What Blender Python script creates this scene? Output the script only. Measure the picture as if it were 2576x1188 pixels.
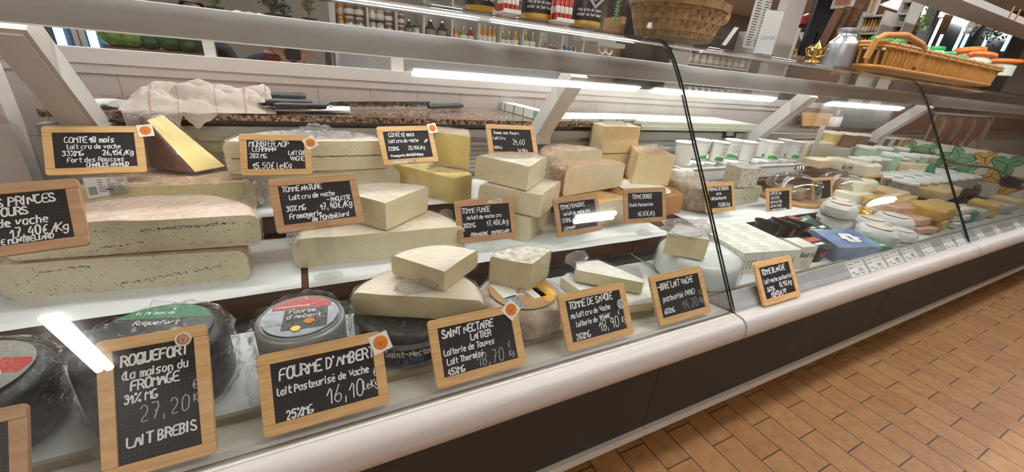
import bpy, bmesh, math, random
from mathutils import Vector, Matrix, noise
random.seed(7)
R = math.radians
for o in list(bpy.data.objects): bpy.data.objects.remove(o)
scene = bpy.context.scene
COL = scene.collection
# ---------------------------------------------------------------- camera
A_, B_, G_, F_ = 0.49823, 0.407007, 0.093783, 993.41      # yaw, pitch, roll, focal length in pixels of a 2576 wide frame
CAM = Vector((0, 0, 1.2))
_f = Vector((math.sin(A_)*math.cos(B_), math.cos(A_)*math.cos(B_), -math.sin(B_)))
_r0 = Vector((math.cos(A_), -math.sin(A_), 0)); _u0 = _r0.cross(_f)
_r = _r0*math.cos(G_) + _u0*math.sin(G_); _u = _u0*math.cos(G_) - _r0*math.sin(G_)
cd = bpy.data.cameras.new('camera'); cam = bpy.data.objects.new('camera', cd); COL.objects.link(cam)
cd.sensor_width = 36; cd.lens = 36*F_/2576; cd.clip_start = 0.02; cd.clip_end = 100
cam.matrix_world = Matrix(((_r.x, _u.x, -_f.x, CAM.x), (_r.y, _u.y, -_f.y, CAM.y), (_r.z, _u.z, -_f.z, CAM.z), (0, 0, 0, 1)))
scene.camera = cam
# ---------------------------------------------------------------- light and exposure
scene.view_settings.view_transform = 'Standard'; scene.view_settings.look = 'None'
scene.view_settings.exposure = -0.92; scene.view_settings.gamma = 1; scene.view_settings.use_curve_mapping = False
scene.cycles.transparent_max_bounces = 32; scene.cycles.max_bounces = 10
scene.cycles.caustics_reflective = False; scene.cycles.caustics_refractive = False
w = bpy.data.worlds.new('world'); scene.world = w; w.use_nodes = True
w.node_tree.nodes['Background'].inputs[0].default_value = (1, .97, .93, 1); w.node_tree.nodes['Background'].inputs[1].default_value = .35
LAMP_POWER, LAMP_COL = 70.0, (.965, .985, 1, 1)             # ceiling tubes
CASE_POWER = 3.5                                           # lamp strip inside the case
# ---------------------------------------------------------------- helpers
def ray(x, y): return _f + _r*((x-1288)/F_) - _u*((y-594)/F_)
def atz(x, y, z): d = ray(x, y); return CAM + d*((z-CAM.z)/d.z)
def aty(x, y, Y): d = ray(x, y); return CAM + d*(Y/d.y)
def atx(x, y, X): d = ray(x, y); return CAM + d*(X/d.x)
def pxm(p):                                                # metres per pixel at a point
    return (Vector(p)-CAM).dot(_f)/F_
def tag(o, label, cat, group=None, kind=None):
    if label: o['label'] = label
    if cat: o['category'] = cat
    if group: o['group'] = group
    if kind: o['kind'] = kind
    return o
def structure(o): o['kind'] = 'structure'; return o
def empty(name, loc=(0, 0, 0), rz=0, label=None, cat=None, group=None):
    o = bpy.data.objects.new(name, None); COL.objects.link(o); o.location = loc; o.rotation_euler = (0, 0, rz); o.empty_display_size = .05
    return tag(o, label, cat, group)
def link(name, bm, mats, parent=None, smooth=False, world=True):
    """bm holds world coordinates; with a parent it is moved into the parent's frame"""
    me = bpy.data.meshes.new(name)
    bmesh.ops.recalc_face_normals(bm, faces=bm.faces[:])
    bm.to_mesh(me); bm.free()
    for m in (mats if isinstance(mats, (list, tuple)) else [mats]): me.materials.append(m)
    if smooth:
        me.polygons.foreach_set('use_smooth', [True]*len(me.polygons))
        try: me.set_sharp_from_angle(angle=R(smooth if smooth is not True else 40))
        except Exception: pass
    o = bpy.data.objects.new(name, me); COL.objects.link(o)
    if parent is not None:
        o.parent = parent
        if world:
            M = chain(parent).inverted()
            me.transform(M)
    return o
def chain(o):
    M = Matrix.LocRotScale(o.location, o.rotation_euler, o.scale)
    return chain(o.parent) @ M if o.parent else M
def origin(o, p):                                          # put a single-mesh thing's origin at its base
    p = Vector(p); o.data.transform(Matrix.Translation(-p)); o.location = p; return o
def dup(o, loc=None, rz=None, label=None, parent=None):
    c = o.copy(); COL.objects.link(c); c.parent = parent
    if loc is not None: c.location = loc
    if rz is not None: c.rotation_euler = (0, 0, rz) if not isinstance(rz, tuple) else rz
    if label: c['label'] = label
    for ch in list(o.children): dup(ch, parent=c)
    return c
def quad_box(bm, corners, mi=0):
    vs = [bm.verts.new(c) for c in corners]
    for f in ((0, 3, 2, 1), (4, 5, 6, 7), (0, 1, 5, 4), (1, 2, 6, 5), (2, 3, 7, 6), (3, 0, 4, 7)):
        bm.faces.new([vs[i] for i in f]).material_index = mi
    return vs
def box(bm, x0, x1, y0, y1, z0, z1, M=None, mi=0):
    c = [Vector(p) for p in ((x0, y0, z0), (x1, y0, z0), (x1, y1, z0), (x0, y1, z0), (x0, y0, z1), (x1, y0, z1), (x1, y1, z1), (x0, y1, z1))]
    return quad_box(bm, [M @ p for p in c] if M else c, mi)
def bevel(bm, r, seg=2, ang=30, only=None):
    es = [e for e in bm.edges if len(e.link_faces) == 2 and e.calc_face_angle(0) > R(ang)] if only is None else only
    if es: bmesh.ops.bevel(bm, geom=es, offset=r, segments=seg, profile=.5, affect='EDGES', clamp_overlap=True)
def bbox(name, x0, x1, y0, y1, z0, z1, mat, parent=None, r=.002, seg=2, M=None, smooth=30):
    bm = bmesh.new(); box(bm, x0, x1, y0, y1, z0, z1, M)
    if r: bevel(bm, r, seg)
    return link(name, bm, mat, parent, smooth)
def prism(bm, poly, z0, z1, mi=0):
    lo = [bm.verts.new((p[0], p[1], z0)) for p in poly]; hi = [bm.verts.new((p[0], p[1], z1)) for p in poly]
    n = len(poly); fs = [bm.faces.new(lo[::-1]), bm.faces.new(hi)]
    for i in range(n): fs.append(bm.faces.new((lo[i], lo[(i+1) % n], hi[(i+1) % n], hi[i])))
    for f in fs: f.material_index = mi
    return fs
def extrude_x(bm, prof, x0, x1, closed=True):              # profile of (y,z) points swept along X
    a = [bm.verts.new((x0, p[0], p[1])) for p in prof]; b = [bm.verts.new((x1, p[0], p[1])) for p in prof]
    n = len(prof)
    for i in range(n if closed else n-1): bm.faces.new((a[i], a[(i+1) % n], b[(i+1) % n], b[i]))
    if closed: bm.faces.new(a[::-1]); bm.faces.new(b)
def lathe(bm, prof, c=(0, 0, 0), seg=32, M=None, mi=0):    # profile of (r,z) points round the vertical through c
    c = Vector(c); rings = []
    for r, z in prof:
        if r < 1e-6: rings.append([bm.verts.new(c+Vector((0, 0, z)))])
        else: rings.append([bm.verts.new(c+Vector((r*math.cos(2*math.pi*k/seg), r*math.sin(2*math.pi*k/seg), z))) for k in range(seg)])
    fs = []
    for a, b in zip(rings, rings[1:]):
        for k in range(seg):
            k2 = (k+1) % seg
            if len(a) == 1 and len(b) == 1: continue
            if len(a) == 1: f = (a[0], b[k], b[k2])
            elif len(b) == 1: f = (a[k], a[k2], b[0])
            else: f = (a[k], a[k2], b[k2], b[k])
            try: g = bm.faces.new(f); g.material_index = mi; fs.append(g)
            except ValueError: pass
    if M is not None:
        vs = [v for r in rings for v in r]; bmesh.ops.transform(bm, matrix=M, verts=vs)
    return fs
def tube(bm, pts, r, seg=8, closed=False, mi=0):
    pts = [Vector(p) for p in pts]; n = len(pts); rings = []
    rs = r if isinstance(r, (list, tuple)) else [r]*n
    ref = Vector((0, 0, 1))
    for i, p in enumerate(pts):
        t = (pts[(i+1) % n] if (closed or i < n-1) else p) - (pts[i-1] if (closed or i > 0) else p)
        if t.length < 1e-9: t = Vector((0, 0, 1))
        t.normalize()
        if abs(t.dot(ref)) > .95: ref = Vector((1, 0, 0)) if abs(t.x) < .9 else Vector((0, 1, 0))
        s = t.cross(ref).normalized(); q = s.cross(t).normalized(); ref = q
        rings.append([bm.verts.new(p + s*rs[i]*math.cos(2*math.pi*k/seg) + q*rs[i]*math.sin(2*math.pi*k/seg)) for k in range(seg)])
    for i in range(n if closed else n-1):
        a, b = rings[i], rings[(i+1) % n]
        for k in range(seg): bm.faces.new((a[k], a[(k+1) % seg], b[(k+1) % seg], b[k])).material_index = mi
    if not closed: bm.faces.new(rings[0][::-1]).material_index = mi; bm.faces.new(rings[-1]).material_index = mi
def frame_of(p, yaw=0, tilt=0, roll=0):                    # x right, y up the face, z towards the viewer; tilt leans it back
    x = Vector((math.cos(yaw), math.sin(yaw), 0)); back = Vector((-math.sin(yaw), math.cos(yaw), 0))
    up = Vector((0, 0, 1))*math.cos(tilt) + back*math.sin(tilt)
    X = x*math.cos(roll)+up*math.sin(roll); U = up*math.cos(roll)-x*math.sin(roll); N = X.cross(U)
    p = Vector(p)
    return Matrix(((X.x, U.x, N.x, p.x), (X.y, U.y, N.y, p.y), (X.z, U.z, N.z, p.z), (0, 0, 0, 1)))
# ---------------------------------------------------------------- materials
def lin(c):
    if isinstance(c, str): c = [int(c[i:i+2], 16)/255 for i in (0, 2, 4)]
    return tuple((v/12.92 if v <= .04045 else ((v+.055)/1.055)**2.4) for v in c[:3]) + (1,)
def mat(name, col, rough=.5, metal=0, coat=0, coat_rough=.05, spec=.5, bump=0, bump_scale=200, var=None, var_scale=30, emit=None, estr=0, coat_bump=0, coat_scale=60, sss=0, stretch=None):
    m = bpy.data.materials.new(name); m.use_nodes = True; t = m.node_tree; b = t.nodes['Principled BSDF']; N = t.nodes.new; L = t.links.new
    b.inputs['Base Color'].default_value = lin(col); b.inputs['Roughness'].default_value = rough; b.inputs['Metallic'].default_value = metal
    b.inputs['Coat Weight'].default_value = coat; b.inputs['Coat Roughness'].default_value = coat_rough; b.inputs['Specular IOR Level'].default_value = spec
    if sss: b.inputs['Subsurface Weight'].default_value = sss; b.inputs['Subsurface Radius'].default_value = (.01, .006, .003); b.inputs['Subsurface Scale'].default_value = .3
    tc = N('ShaderNodeTexCoord'); co = tc.outputs['Object']
    if stretch:
        mp = N('ShaderNodeMapping'); mp.inputs['Scale'].default_value = stretch; L(co, mp.inputs[0]); co = mp.outputs[0]
    if var:
        n = N('ShaderNodeTexNoise'); n.inputs['Scale'].default_value = var_scale; n.inputs['Detail'].default_value = 5; n.inputs['Roughness'].default_value = .6; L(co, n.inputs['Vector'])
        r = N('ShaderNodeValToRGB'); r.color_ramp.elements[0].position = .35; r.color_ramp.elements[1].position = .65
        r.color_ramp.elements[0].color = lin(col); r.color_ramp.elements[1].color = lin(var); L(n.outputs['Fac'], r.inputs[0]); L(r.outputs[0], b.inputs['Base Color'])
    if bump:
        n = N('ShaderNodeTexNoise'); n.inputs['Scale'].default_value = bump_scale; n.inputs['Detail'].default_value = 3; L(co, n.inputs['Vector'])
        bp = N('ShaderNodeBump'); bp.inputs['Strength'].default_value = bump; bp.inputs['Distance'].default_value = .002; L(n.outputs['Fac'], bp.inputs['Height']); L(bp.outputs[0], b.inputs['Normal'])
    if coat_bump:
        n = N('ShaderNodeTexNoise'); n.inputs['Scale'].default_value = coat_scale; n.inputs['Detail'].default_value = 4; n.inputs['Distortion'].default_value = 1.5; L(co, n.inputs['Vector'])
        bp = N('ShaderNodeBump'); bp.inputs['Strength'].default_value = coat_bump; bp.inputs['Distance'].default_value = .01; L(n.outputs['Fac'], bp.inputs['Height']); L(bp.outputs[0], b.inputs['Coat Normal'])
    if emit: b.inputs['Emission Color'].default_value = lin(emit); b.inputs['Emission Strength'].default_value = estr
    return m
def paste_mat(name, col, var, holes=0, hole_col='6b6443', hscale=60, hsize=.18, vein=None, vein_scale=55, vein_amt=.6, coat=.25, stretch=(1, 1, 1.8)):
    """cut cheese: soft mottled paste, small eyes or dark herb flecks"""
    m = mat(name, col, rough=.5, coat=coat, coat_rough=.08, var=var, var_scale=14, bump=.25, bump_scale=120, coat_bump=.12, coat_scale=25)
    t = m.node_tree; b = t.nodes['Principled BSDF']; N = t.nodes.new; L = t.links.new
    src = b.inputs['Base Color'].links[0].from_socket; tc = [n for n in t.nodes if n.type == 'TEX_COORD'][0]
    mp = N('ShaderNodeMapping'); mp.inputs['Scale'].default_value = stretch; L(tc.outputs['Object'], mp.inputs[0])
    if holes:
        v = N('ShaderNodeTexVoronoi'); v.inputs['Scale'].default_value = hscale; v.inputs['Randomness'].default_value = 1; L(mp.outputs[0], v.inputs['Vector'])
        n2 = N('ShaderNodeTexNoise'); n2.inputs['Scale'].default_value = hscale*.25; L(mp.outputs[0], n2.inputs['Vector'])
        a = N('ShaderNodeMath'); a.operation = 'MULTIPLY_ADD'; L(n2.outputs['Fac'], a.inputs[0]); a.inputs[1].default_value = -hsize*2.2; a.inputs[2].default_value = hsize*1.55
        lt = N('ShaderNodeMath'); lt.operation = 'LESS_THAN'; L(v.outputs['Distance'], lt.inputs[0]); L(a.outputs[0], lt.inputs[1])
        ml = N('ShaderNodeMath'); ml.operation = 'MULTIPLY'; L(lt.outputs[0], ml.inputs[0]); ml.inputs[1].default_value = holes
        mx = N('ShaderNodeMixRGB'); L(ml.outputs[0], mx.inputs[0]); L(src, mx.inputs[1]); mx.inputs[2].default_value = lin(hole_col); src = mx.outputs[0]
    if vein:
        n = N('ShaderNodeTexNoise'); n.inputs['Scale'].default_value = vein_scale; n.inputs['Detail'].default_value = 6; n.inputs['Roughness'].default_value = .65; L(mp.outputs[0], n.inputs['Vector'])
        r = N('ShaderNodeValToRGB'); r.color_ramp.elements[0].position = vein_amt; r.color_ramp.elements[0].color = (0, 0, 0, 1); r.color_ramp.elements[1].position = vein_amt+.035; L(n.outputs['Fac'], r.inputs[0])
        mx = N('ShaderNodeMixRGB'); L(r.outputs[0], mx.inputs[0]); L(src, mx.inputs[1]); mx.inputs[2].default_value = lin(vein); src = mx.outputs[0]
    L(src, b.inputs['Base Color'])
    return m
def glass_mat(name, tint=(1, 1, 1), rough=.0, f0=.045, wob=0, wscale=3, edge=.9):
    """clear sheet: lets light straight through, mirrors more at grazing angles"""
    m = bpy.data.materials.new(name); m.use_nodes = True; t = m.node_tree; N = t.nodes.new; L = t.links.new
    out = t.nodes['Material Output']; t.nodes.remove(t.nodes['Principled BSDF'])
    tr = N('ShaderNodeBsdfTransparent'); tr.inputs[0].default_value = (*tint, 1)
    gl = N('ShaderNodeBsdfGlossy'); gl.inputs['Roughness'].default_value = rough
    lw = N('ShaderNodeLayerWeight'); lw.inputs[0].default_value = .5
    p = N('ShaderNodeMath'); p.operation = 'POWER'; L(lw.outputs['Facing'], p.inputs[0]); p.inputs[1].default_value = 4
    a = N('ShaderNodeMath'); a.operation = 'MULTIPLY_ADD'; L(p.outputs[0], a.inputs[0]); a.inputs[1].default_value = edge; a.inputs[2].default_value = f0
    mx = N('ShaderNodeMixShader'); L(a.outputs[0], mx.inputs[0]); L(tr.outputs[0], mx.inputs[1]); L(gl.outputs[0], mx.inputs[2]); L(mx.outputs[0], out.inputs[0])
    if wob:
        tc = N('ShaderNodeTexCoord'); n = N('ShaderNodeTexNoise'); n.inputs['Scale'].default_value = wscale; n.inputs['Detail'].default_value = 4 if wscale > 10 else 1; n.inputs['Distortion'].default_value = 1.2 if wscale > 10 else 0
        L(tc.outputs['Object'], n.inputs['Vector']); bp = N('ShaderNodeBump'); bp.inputs['Strength'].default_value = wob; bp.inputs['Distance'].default_value = .02 if wscale < 10 else .06
        L(n.outputs['Fac'], bp.inputs['Height']); L(bp.outputs[0], gl.inputs['Normal']); 
    return m
def wood_mat(name, a, b_, scale=60, rough=.5, along='x'):
    m = bpy.data.materials.new(name); m.use_nodes = True; t = m.node_tree; b = t.nodes['Principled BSDF']; N = t.nodes.new; L = t.links.new
    tc = N('ShaderNodeTexCoord'); mp = N('ShaderNodeMapping'); s = {'x': (.06, 1, 1), 'y': (1, .06, 1), 'z': (1, 1, .06)}[along]; mp.inputs['Scale'].default_value = s
    n = N('ShaderNodeTexNoise'); n.inputs['Scale'].default_value = scale*2; n.inputs['Detail'].default_value = 4; n.inputs['Distortion'].default_value = .8
    L(tc.outputs['Object'], mp.inputs[0]); L(mp.outputs[0], n.inputs['Vector'])
    r = N('ShaderNodeValToRGB'); r.color_ramp.elements[0].position = .35; r.color_ramp.elements[0].color = lin(a); r.color_ramp.elements[1].position = .66; r.color_ramp.elements[1].color = lin(b_)
    L(n.outputs['Fac'], r.inputs[0]); L(r.outputs[0], b.inputs['Base Color']); b.inputs['Roughness'].default_value = rough
    return m
M = {}
M['bumper'] = mat('white_lacquer', 'bfb8b3', .4, var='b5aea9', var_scale=25, stretch=(.15, 1, 6))
M['kick'] = mat('dark_grey_laminate', '2a2926', .6, bump=.3, bump_scale=600, var='2f2d2a', var_scale=8)
M['trim'] = mat('white_trim', 'e2dcd4', .4)
M['canopy'] = mat('satin_grey_aluminium', 'a8a5a3', .5, metal=0, var='a19e9c', var_scale=90, stretch=(.1, 1, 1))
M['bracket'] = mat('bracket_grey', 'cfccc9', .42)
M['rubber'] = mat('black_rubber', '17181a', .5)
M['steel'] = mat('stainless', 'b9b7b2', .32, metal=.85, bump=.05, bump_scale=90, stretch=(.05, 1, 1))
M['lip'] = mat('pale_lip', 'd9d5c8', .4, var='cfcabb', var_scale=60)
M['lip_grey'] = mat('grey_lip', 'b5b3b4', .35, var='a8a6a8', var_scale=30)
M['mesh'] = mat('woven_trim', 'b3a888', .8, bump=.8, bump_scale=900, var='8f8464', var_scale=500)
M['deck'] = mat('deck_steel', 'bfc4c4', .4, metal=.3)
M['paper'] = mat('white_paper', 'dfe0de', .8, bump=.3, bump_scale=35, var='d6d8d6', var_scale=8)
M['shelf_wood'] = wood_mat('dark_shelf_wood', '3a2116', '553325', 26, .4)
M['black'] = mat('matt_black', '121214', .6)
M['white_plastic'] = mat('white_plastic', 'ecebe8', .35)
M['white_tile'] = mat('white_wall', 'd6ccc6', .45)
M['frame_white'] = mat('window_frame_white', 'd9d2cc', .45)
M['glass'] = glass_mat('display_glass', (.985, .995, .99), f0=.033, wob=.05, wscale=2.2)
M['clear'] = glass_mat('clear_acrylic', (.982, .988, .986), f0=.05)
M['film'] = glass_mat('cling_film', (.992, .992, .992), .13, f0=.055, wob=1.0, wscale=30, edge=.4)
M['film_fine'] = glass_mat('crumpled_film', (.97, .97, .98), .08, f0=.20, wob=1.0, wscale=60)
M['film_wheel'] = glass_mat('wheel_film', (.99, .99, .99), .07, f0=.05, wob=1.0, wscale=34, edge=.35)
M['granite'] = None
# ---------------------------------------------------------------- floor, walls, ceiling
def floor_mat():
    m = bpy.data.materials.new('terracotta_pavers'); m.use_nodes = True; t = m.node_tree; b = t.nodes['Principled BSDF']; N = t.nodes.new; L = t.links.new
    tc = N('ShaderNodeTexCoord'); mp = N('ShaderNodeMapping'); mp.inputs['Rotation'].default_value = (0, 0, R(90)); mp.inputs['Scale'].default_value = (1, -1, 1)
    sx = N('ShaderNodeSeparateXYZ'); cx = N('ShaderNodeCombineXYZ'); L(tc.outputs['Object'], sx.inputs[0])
    ay = N('ShaderNodeMath'); ay.operation = 'ADD'; ay.inputs[1].default_value = 22-.534; L(sx.outputs['Y'], ay.inputs[0])
    ax = N('ShaderNodeMath'); ax.operation = 'ADD'; ax.inputs[1].default_value = .1152*200-1.0815; L(sx.outputs['X'], ax.inputs[0])
    L(ay.outputs[0], cx.inputs['X']); L(ax.outputs[0], cx.inputs['Y'])
    br = N('ShaderNodeTexBrick'); br.offset = .5; br.offset_frequency = 2; br.inputs['Scale'].default_value = 1; br.inputs['Brick Width'].default_value = .22; br.inputs['Row Height'].default_value = .1152
    br.inputs['Mortar Size'].default_value = .0022; br.inputs['Mortar Smooth'].default_value = .25; br.inputs['Bias'].default_value = 0
    br.inputs['Color1'].default_value = lin('a67b4e'); br.inputs['Color2'].default_value = lin('986c42'); br.inputs['Mortar'].default_value = lin('2a170c')
    L(cx.outputs[0], br.inputs['Vector'])
    n = N('ShaderNodeTexNoise'); n.inputs['Scale'].default_value = 25; n.inputs['Detail'].default_value = 6; L(tc.outputs['Object'], n.inputs['Vector'])
    mx = N('ShaderNodeMixRGB'); mx.blend_type = 'MULTIPLY'; mx.inputs[0].default_value = .5
    r = N('ShaderNodeValToRGB'); r.color_ramp.elements[0].color = lin('c9b090'); r.color_ramp.elements[1].color = (1, 1, 1, 1); r.color_ramp.elements[0].position = .3; r.color_ramp.elements[1].position = .6
    L(n.outputs['Fac'], r.inputs[0]); L(br.outputs['Color'], mx.inputs[1]); L(r.outputs[0], mx.inputs[2]); L(mx.outputs[0], b.inputs['Base Color'])
    b.inputs['Roughness'].default_value = .45
    n2 = N('ShaderNodeTexNoise'); n2.inputs['Scale'].default_value = 90; n2.inputs['Detail'].default_value = 3; L(tc.outputs['Object'], n2.inputs['Vector'])
    sb = N('ShaderNodeMath'); sb.operation = 'SUBTRACT'; L(n2.outputs['Fac'], sb.inputs[0]); L(br.outputs['Fac'], sb.inputs[1])
    bp = N('ShaderNodeBump'); bp.inputs['Strength'].default_value = .35; bp.inputs['Distance'].default_value = .003; L(sb.outputs[0], bp.inputs['Height']); L(bp.outputs[0], b.inputs['Normal'])
    return m
M['granite'] = mat('speckled_granite', '6d5b50', .18, var='c0a892', var_scale=85)
_g = M['granite'].node_tree
_r_ = [n for n in _g.nodes if n.type == 'VALTORGB'][0]; _r_.color_ramp.elements[0].color = lin('1d1713'); _r_.color_ramp.elements[0].position = .40
_r_.color_ramp.elements[1].color = lin('b09a88'); _r_.color_ramp.elements[1].position = .62; _e = _r_.color_ramp.elements.new(.5); _e.color = lin('7a5c4a')
X0, X1, YB, YF, ZC = -6.0, 15.0, 7.2, -2.75, 2.75
structure(bbox('floor', X0, X1, YF, YB, -.1, 0, floor_mat(), r=0))
structure(bbox('ceiling', X0, X1, YF, YB, ZC, ZC+.1, mat('ceiling_white', 'f0ece6', .8), r=0))
wm = mat('shop_wall', 'cfc5ba', .7)
structure(bbox('wall_front', X0, X1, YF-.1, YF, 0, ZC, mat('shop_wall_far', 'c8c2b9', .7), r=0))
structure(bbox('wall_left', X0-.1, X0, YF, YB, 0, ZC, wm, r=0))
structure(bbox('wall_right', X1, X1+.1, YF, YB, 0, ZC, mat('shop_wall_dim', 'c8c2b9', .7), r=0))
structure(bbox('wall_far', X0, X1, YB, YB+.1, 0, ZC, mat('shop_wall_back', 'a8a098', .7), r=0))
YW = 1.82
def tile_wall_mat():
    m = mat('white_wall_tiles', 'd8cec8', .3); t = m.node_tree; b = t.nodes['Principled BSDF']; N = t.nodes.new; L = t.links.new
    tc = N('ShaderNodeTexCoord'); sx = N('ShaderNodeSeparateXYZ'); cx = N('ShaderNodeCombineXYZ'); L(tc.outputs['Object'], sx.inputs[0])
    a = N('ShaderNodeMath'); a.operation = 'ADD'; a.inputs[1].default_value = .033+20; L(sx.outputs['X'], a.inputs[0]); L(a.outputs[0], cx.inputs['X'])
    z = N('ShaderNodeMath'); z.operation = 'ADD'; z.inputs[1].default_value = -.863+2; L(sx.outputs['Z'], z.inputs[0]); L(z.outputs[0], cx.inputs['Y'])
    br = N('ShaderNodeTexBrick'); br.offset = 0; br.inputs['Scale'].default_value = 1; br.inputs['Brick Width'].default_value = .197; br.inputs['Row Height'].default_value = .2; br.inputs['Mortar Size'].default_value = .0012
    br.inputs['Color1'].default_value = lin('cdc3bd'); br.inputs['Color2'].default_value = lin('c9bfb9'); br.inputs['Mortar'].default_value = lin('8d8078'); L(cx.outputs[0], br.inputs['Vector']); L(br.outputs['Color'], b.inputs['Base Color'])
    return m
structure(bbox('wall_back', X0, X1, YW, YW+.08, 0, 1.132, tile_wall_mat(), r=0))
structure(bbox('trim_1', X0, X1, YW-.012, YW, 1.062, 1.092, M['frame_white'], r=.003))
structure(bbox('trim_2', X0, X1, YW-.022, YW+.06, 1.092, 1.136, M['frame_white'], r=.004))
structure(bbox('wall_back_upper', X0, X1, YW, YW+.08, 2.3, ZC, wm, r=0))
# mirror over the tiled wall, built as an opening onto its modelled reflection
def mirror_seam(n, x, w_=.03): structure(bbox('window_%d' % n, x-w_/2, x+w_/2, YW, YW+.04, 1.136, 1.236, M['frame_white'], r=.003))
mirror_seam(1, aty(525, 125, YW).x, .03); mirror_seam(2, aty(1000, 157, YW).x, .05); 
structure(bbox('trim_3', X0, X1, YW, YW+.04, 1.236, 1.25, M['frame_white'], r=.003))
# ---------------------------------------------------------------- ceiling lamps (fluorescent battens)
M['tube_on'] = mat('lit_tube', 'ffffff', emit=(1, 1, 1), estr=LAMP_POWER)
M['tube_on'].node_tree.nodes['Principled BSDF'].inputs['Emission Color'].default_value = LAMP_COL
M['batten'] = mat('batten_white', 'f2f0ea', .4)
def batten(x0, x1, y, label, along_y=False, n=2):
    c = Vector(((x0+x1)/2, y, ZC)) if not along_y else Vector((y, (x0+x1)/2, ZC))
    L = abs(x1-x0)/2
    t = empty('ceiling_lamp', c, R(90) if along_y else 0, label, 'lamp', 'fluorescent battens on the shop ceiling')
    bm = bmesh.new(); box(bm, -L-.03, L+.03, -.06, .06, -.035, 0); bevel(bm, .004)
    link('housing', bm, M['batten'], t, 30, world=False)
    bm = bmesh.new()
    for s in (-1, 1):                                     # slanted white reflector wings
        e = [(s*.06, -.034), (s*.24, -.095), (s*.24, -.09), (s*.06, -.029)]
        quad_box(bm, [Vector((x, *e[k])) for k in (0, 1) for x in ((-L, L) if k == 0 else (L, -L))]+[Vector((x, *e[k])) for k in (3, 2) for x in ((-L, L) if k == 3 else (L, -L))])
    link('reflector', bm, M['batten'], t, world=False)
    for k in range(n):
        bm = bmesh.new(); yy = (k-(n-1)/2)*.062; tube(bm, [(-L, yy, -.064), (L, yy, -.064)], .027, 12)
        link('tube', bm, M['tube_on'], t, True, world=False)
batten(.61, 2.38, .04, 'long ceiling batten above the aisle, nearer the middle of the counter', n=2)
batten(2.56, 4.18, .04, 'long ceiling batten above the aisle, farther along the counter', n=2)
batten(-2.55, -1.76, -1.65, 'ceiling batten running across the aisle behind the viewer', along_y=True, n=2)
batten(2.43, 2.94, -1.36, 'short ceiling batten behind the viewer on the right', n=2)
batten(-1.3, .4, 3.9, 'added ceiling batten lighting the mirrored room, left one', n=2)  # row of unseen battens added to light the mirrored room
batten(1.2, 2.9, 3.9, 'added ceiling batten lighting the mirrored room, middle one', n=2)
batten(3.6, 5.3, 3.9, 'added ceiling batten lighting the mirrored room, third from the left', n=2)
batten(6.2, 7.9, 3.9, 'added ceiling batten lighting the mirrored room, fourth from the left', n=2)  # added to brighten the far right of the mirrored room
batten(8.8, 10.5, 3.9, 'added ceiling batten lighting the mirrored room, farthest right', n=2)
batten(-4.6, -2.6, -1.3, 'added fill batten far to the left behind the viewer, front row')  # unseen pair added as fill for the cheese fronts
batten(-4.6, -2.6, -2.4, 'added fill batten far to the left behind the viewer, back row')
batten(9.5, 10.4, -1.8, 'short ceiling batten far to the right behind the viewer')
batten(-.95, .98, 1.62, 'ceiling batten over the staff side wall, left one')
batten(1.08, 2.9, 1.62, 'ceiling batten over the staff side wall, right one')
batten(5.2, 6.9, .04, 'added ceiling batten above the aisle, beyond the two long ones', n=2)  # unseen batten added to light the far right
# ---------------------------------------------------------------- the refrigerated counter
ZD, Z1, Z2 = .645, .70, .765                               # deck and the two steps
Y1, Y2, YR = .885, 1.185, 1.50                             # front of steps, rear panel
SLOPE = 1.534
def glass_profile():
    pts = [(.498, .662), (.60, .662+.102*SLOPE), (.70, .662+.202*SLOPE), (.80, .662+.302*SLOPE), (.838, 1.186), (.874, 1.235), (.905, 1.271), (.930, 1.292), (.956, 1.304), (.985, 1.309), (1.05, 1.311), (1.15, 1.312), (1.25, 1.313)]
    v = [Vector((0, y, z)) for y, z in pts]; out = []
    for i in range(len(v)-1):                              # rounded bend
        p0, p1, p2, p3 = v[max(i-1, 0)], v[i], v[i+1], v[min(i+2, len(v)-1)]
        for k in range(4 if 2 < i < 11 else 1):
            t = k/(4 if 2 < i < 11 else 1)
            out.append(.5*((2*p1)+(p2-p0)*t+(2*p0-5*p1+4*p2-p3)*t*t+(3*p1-p0-3*p2+p3)*t**3))
    out.append(v[-1]); return [(p.y, p.z) for p in out]
GP = glass_profile()
M['glass_edge'] = mat('glass_edge', '16241f', .15)
M['canopy_lamp'] = mat('case_lamp', 'ffffff', emit=(1, .99, .97), estr=CASE_POWER)
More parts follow.
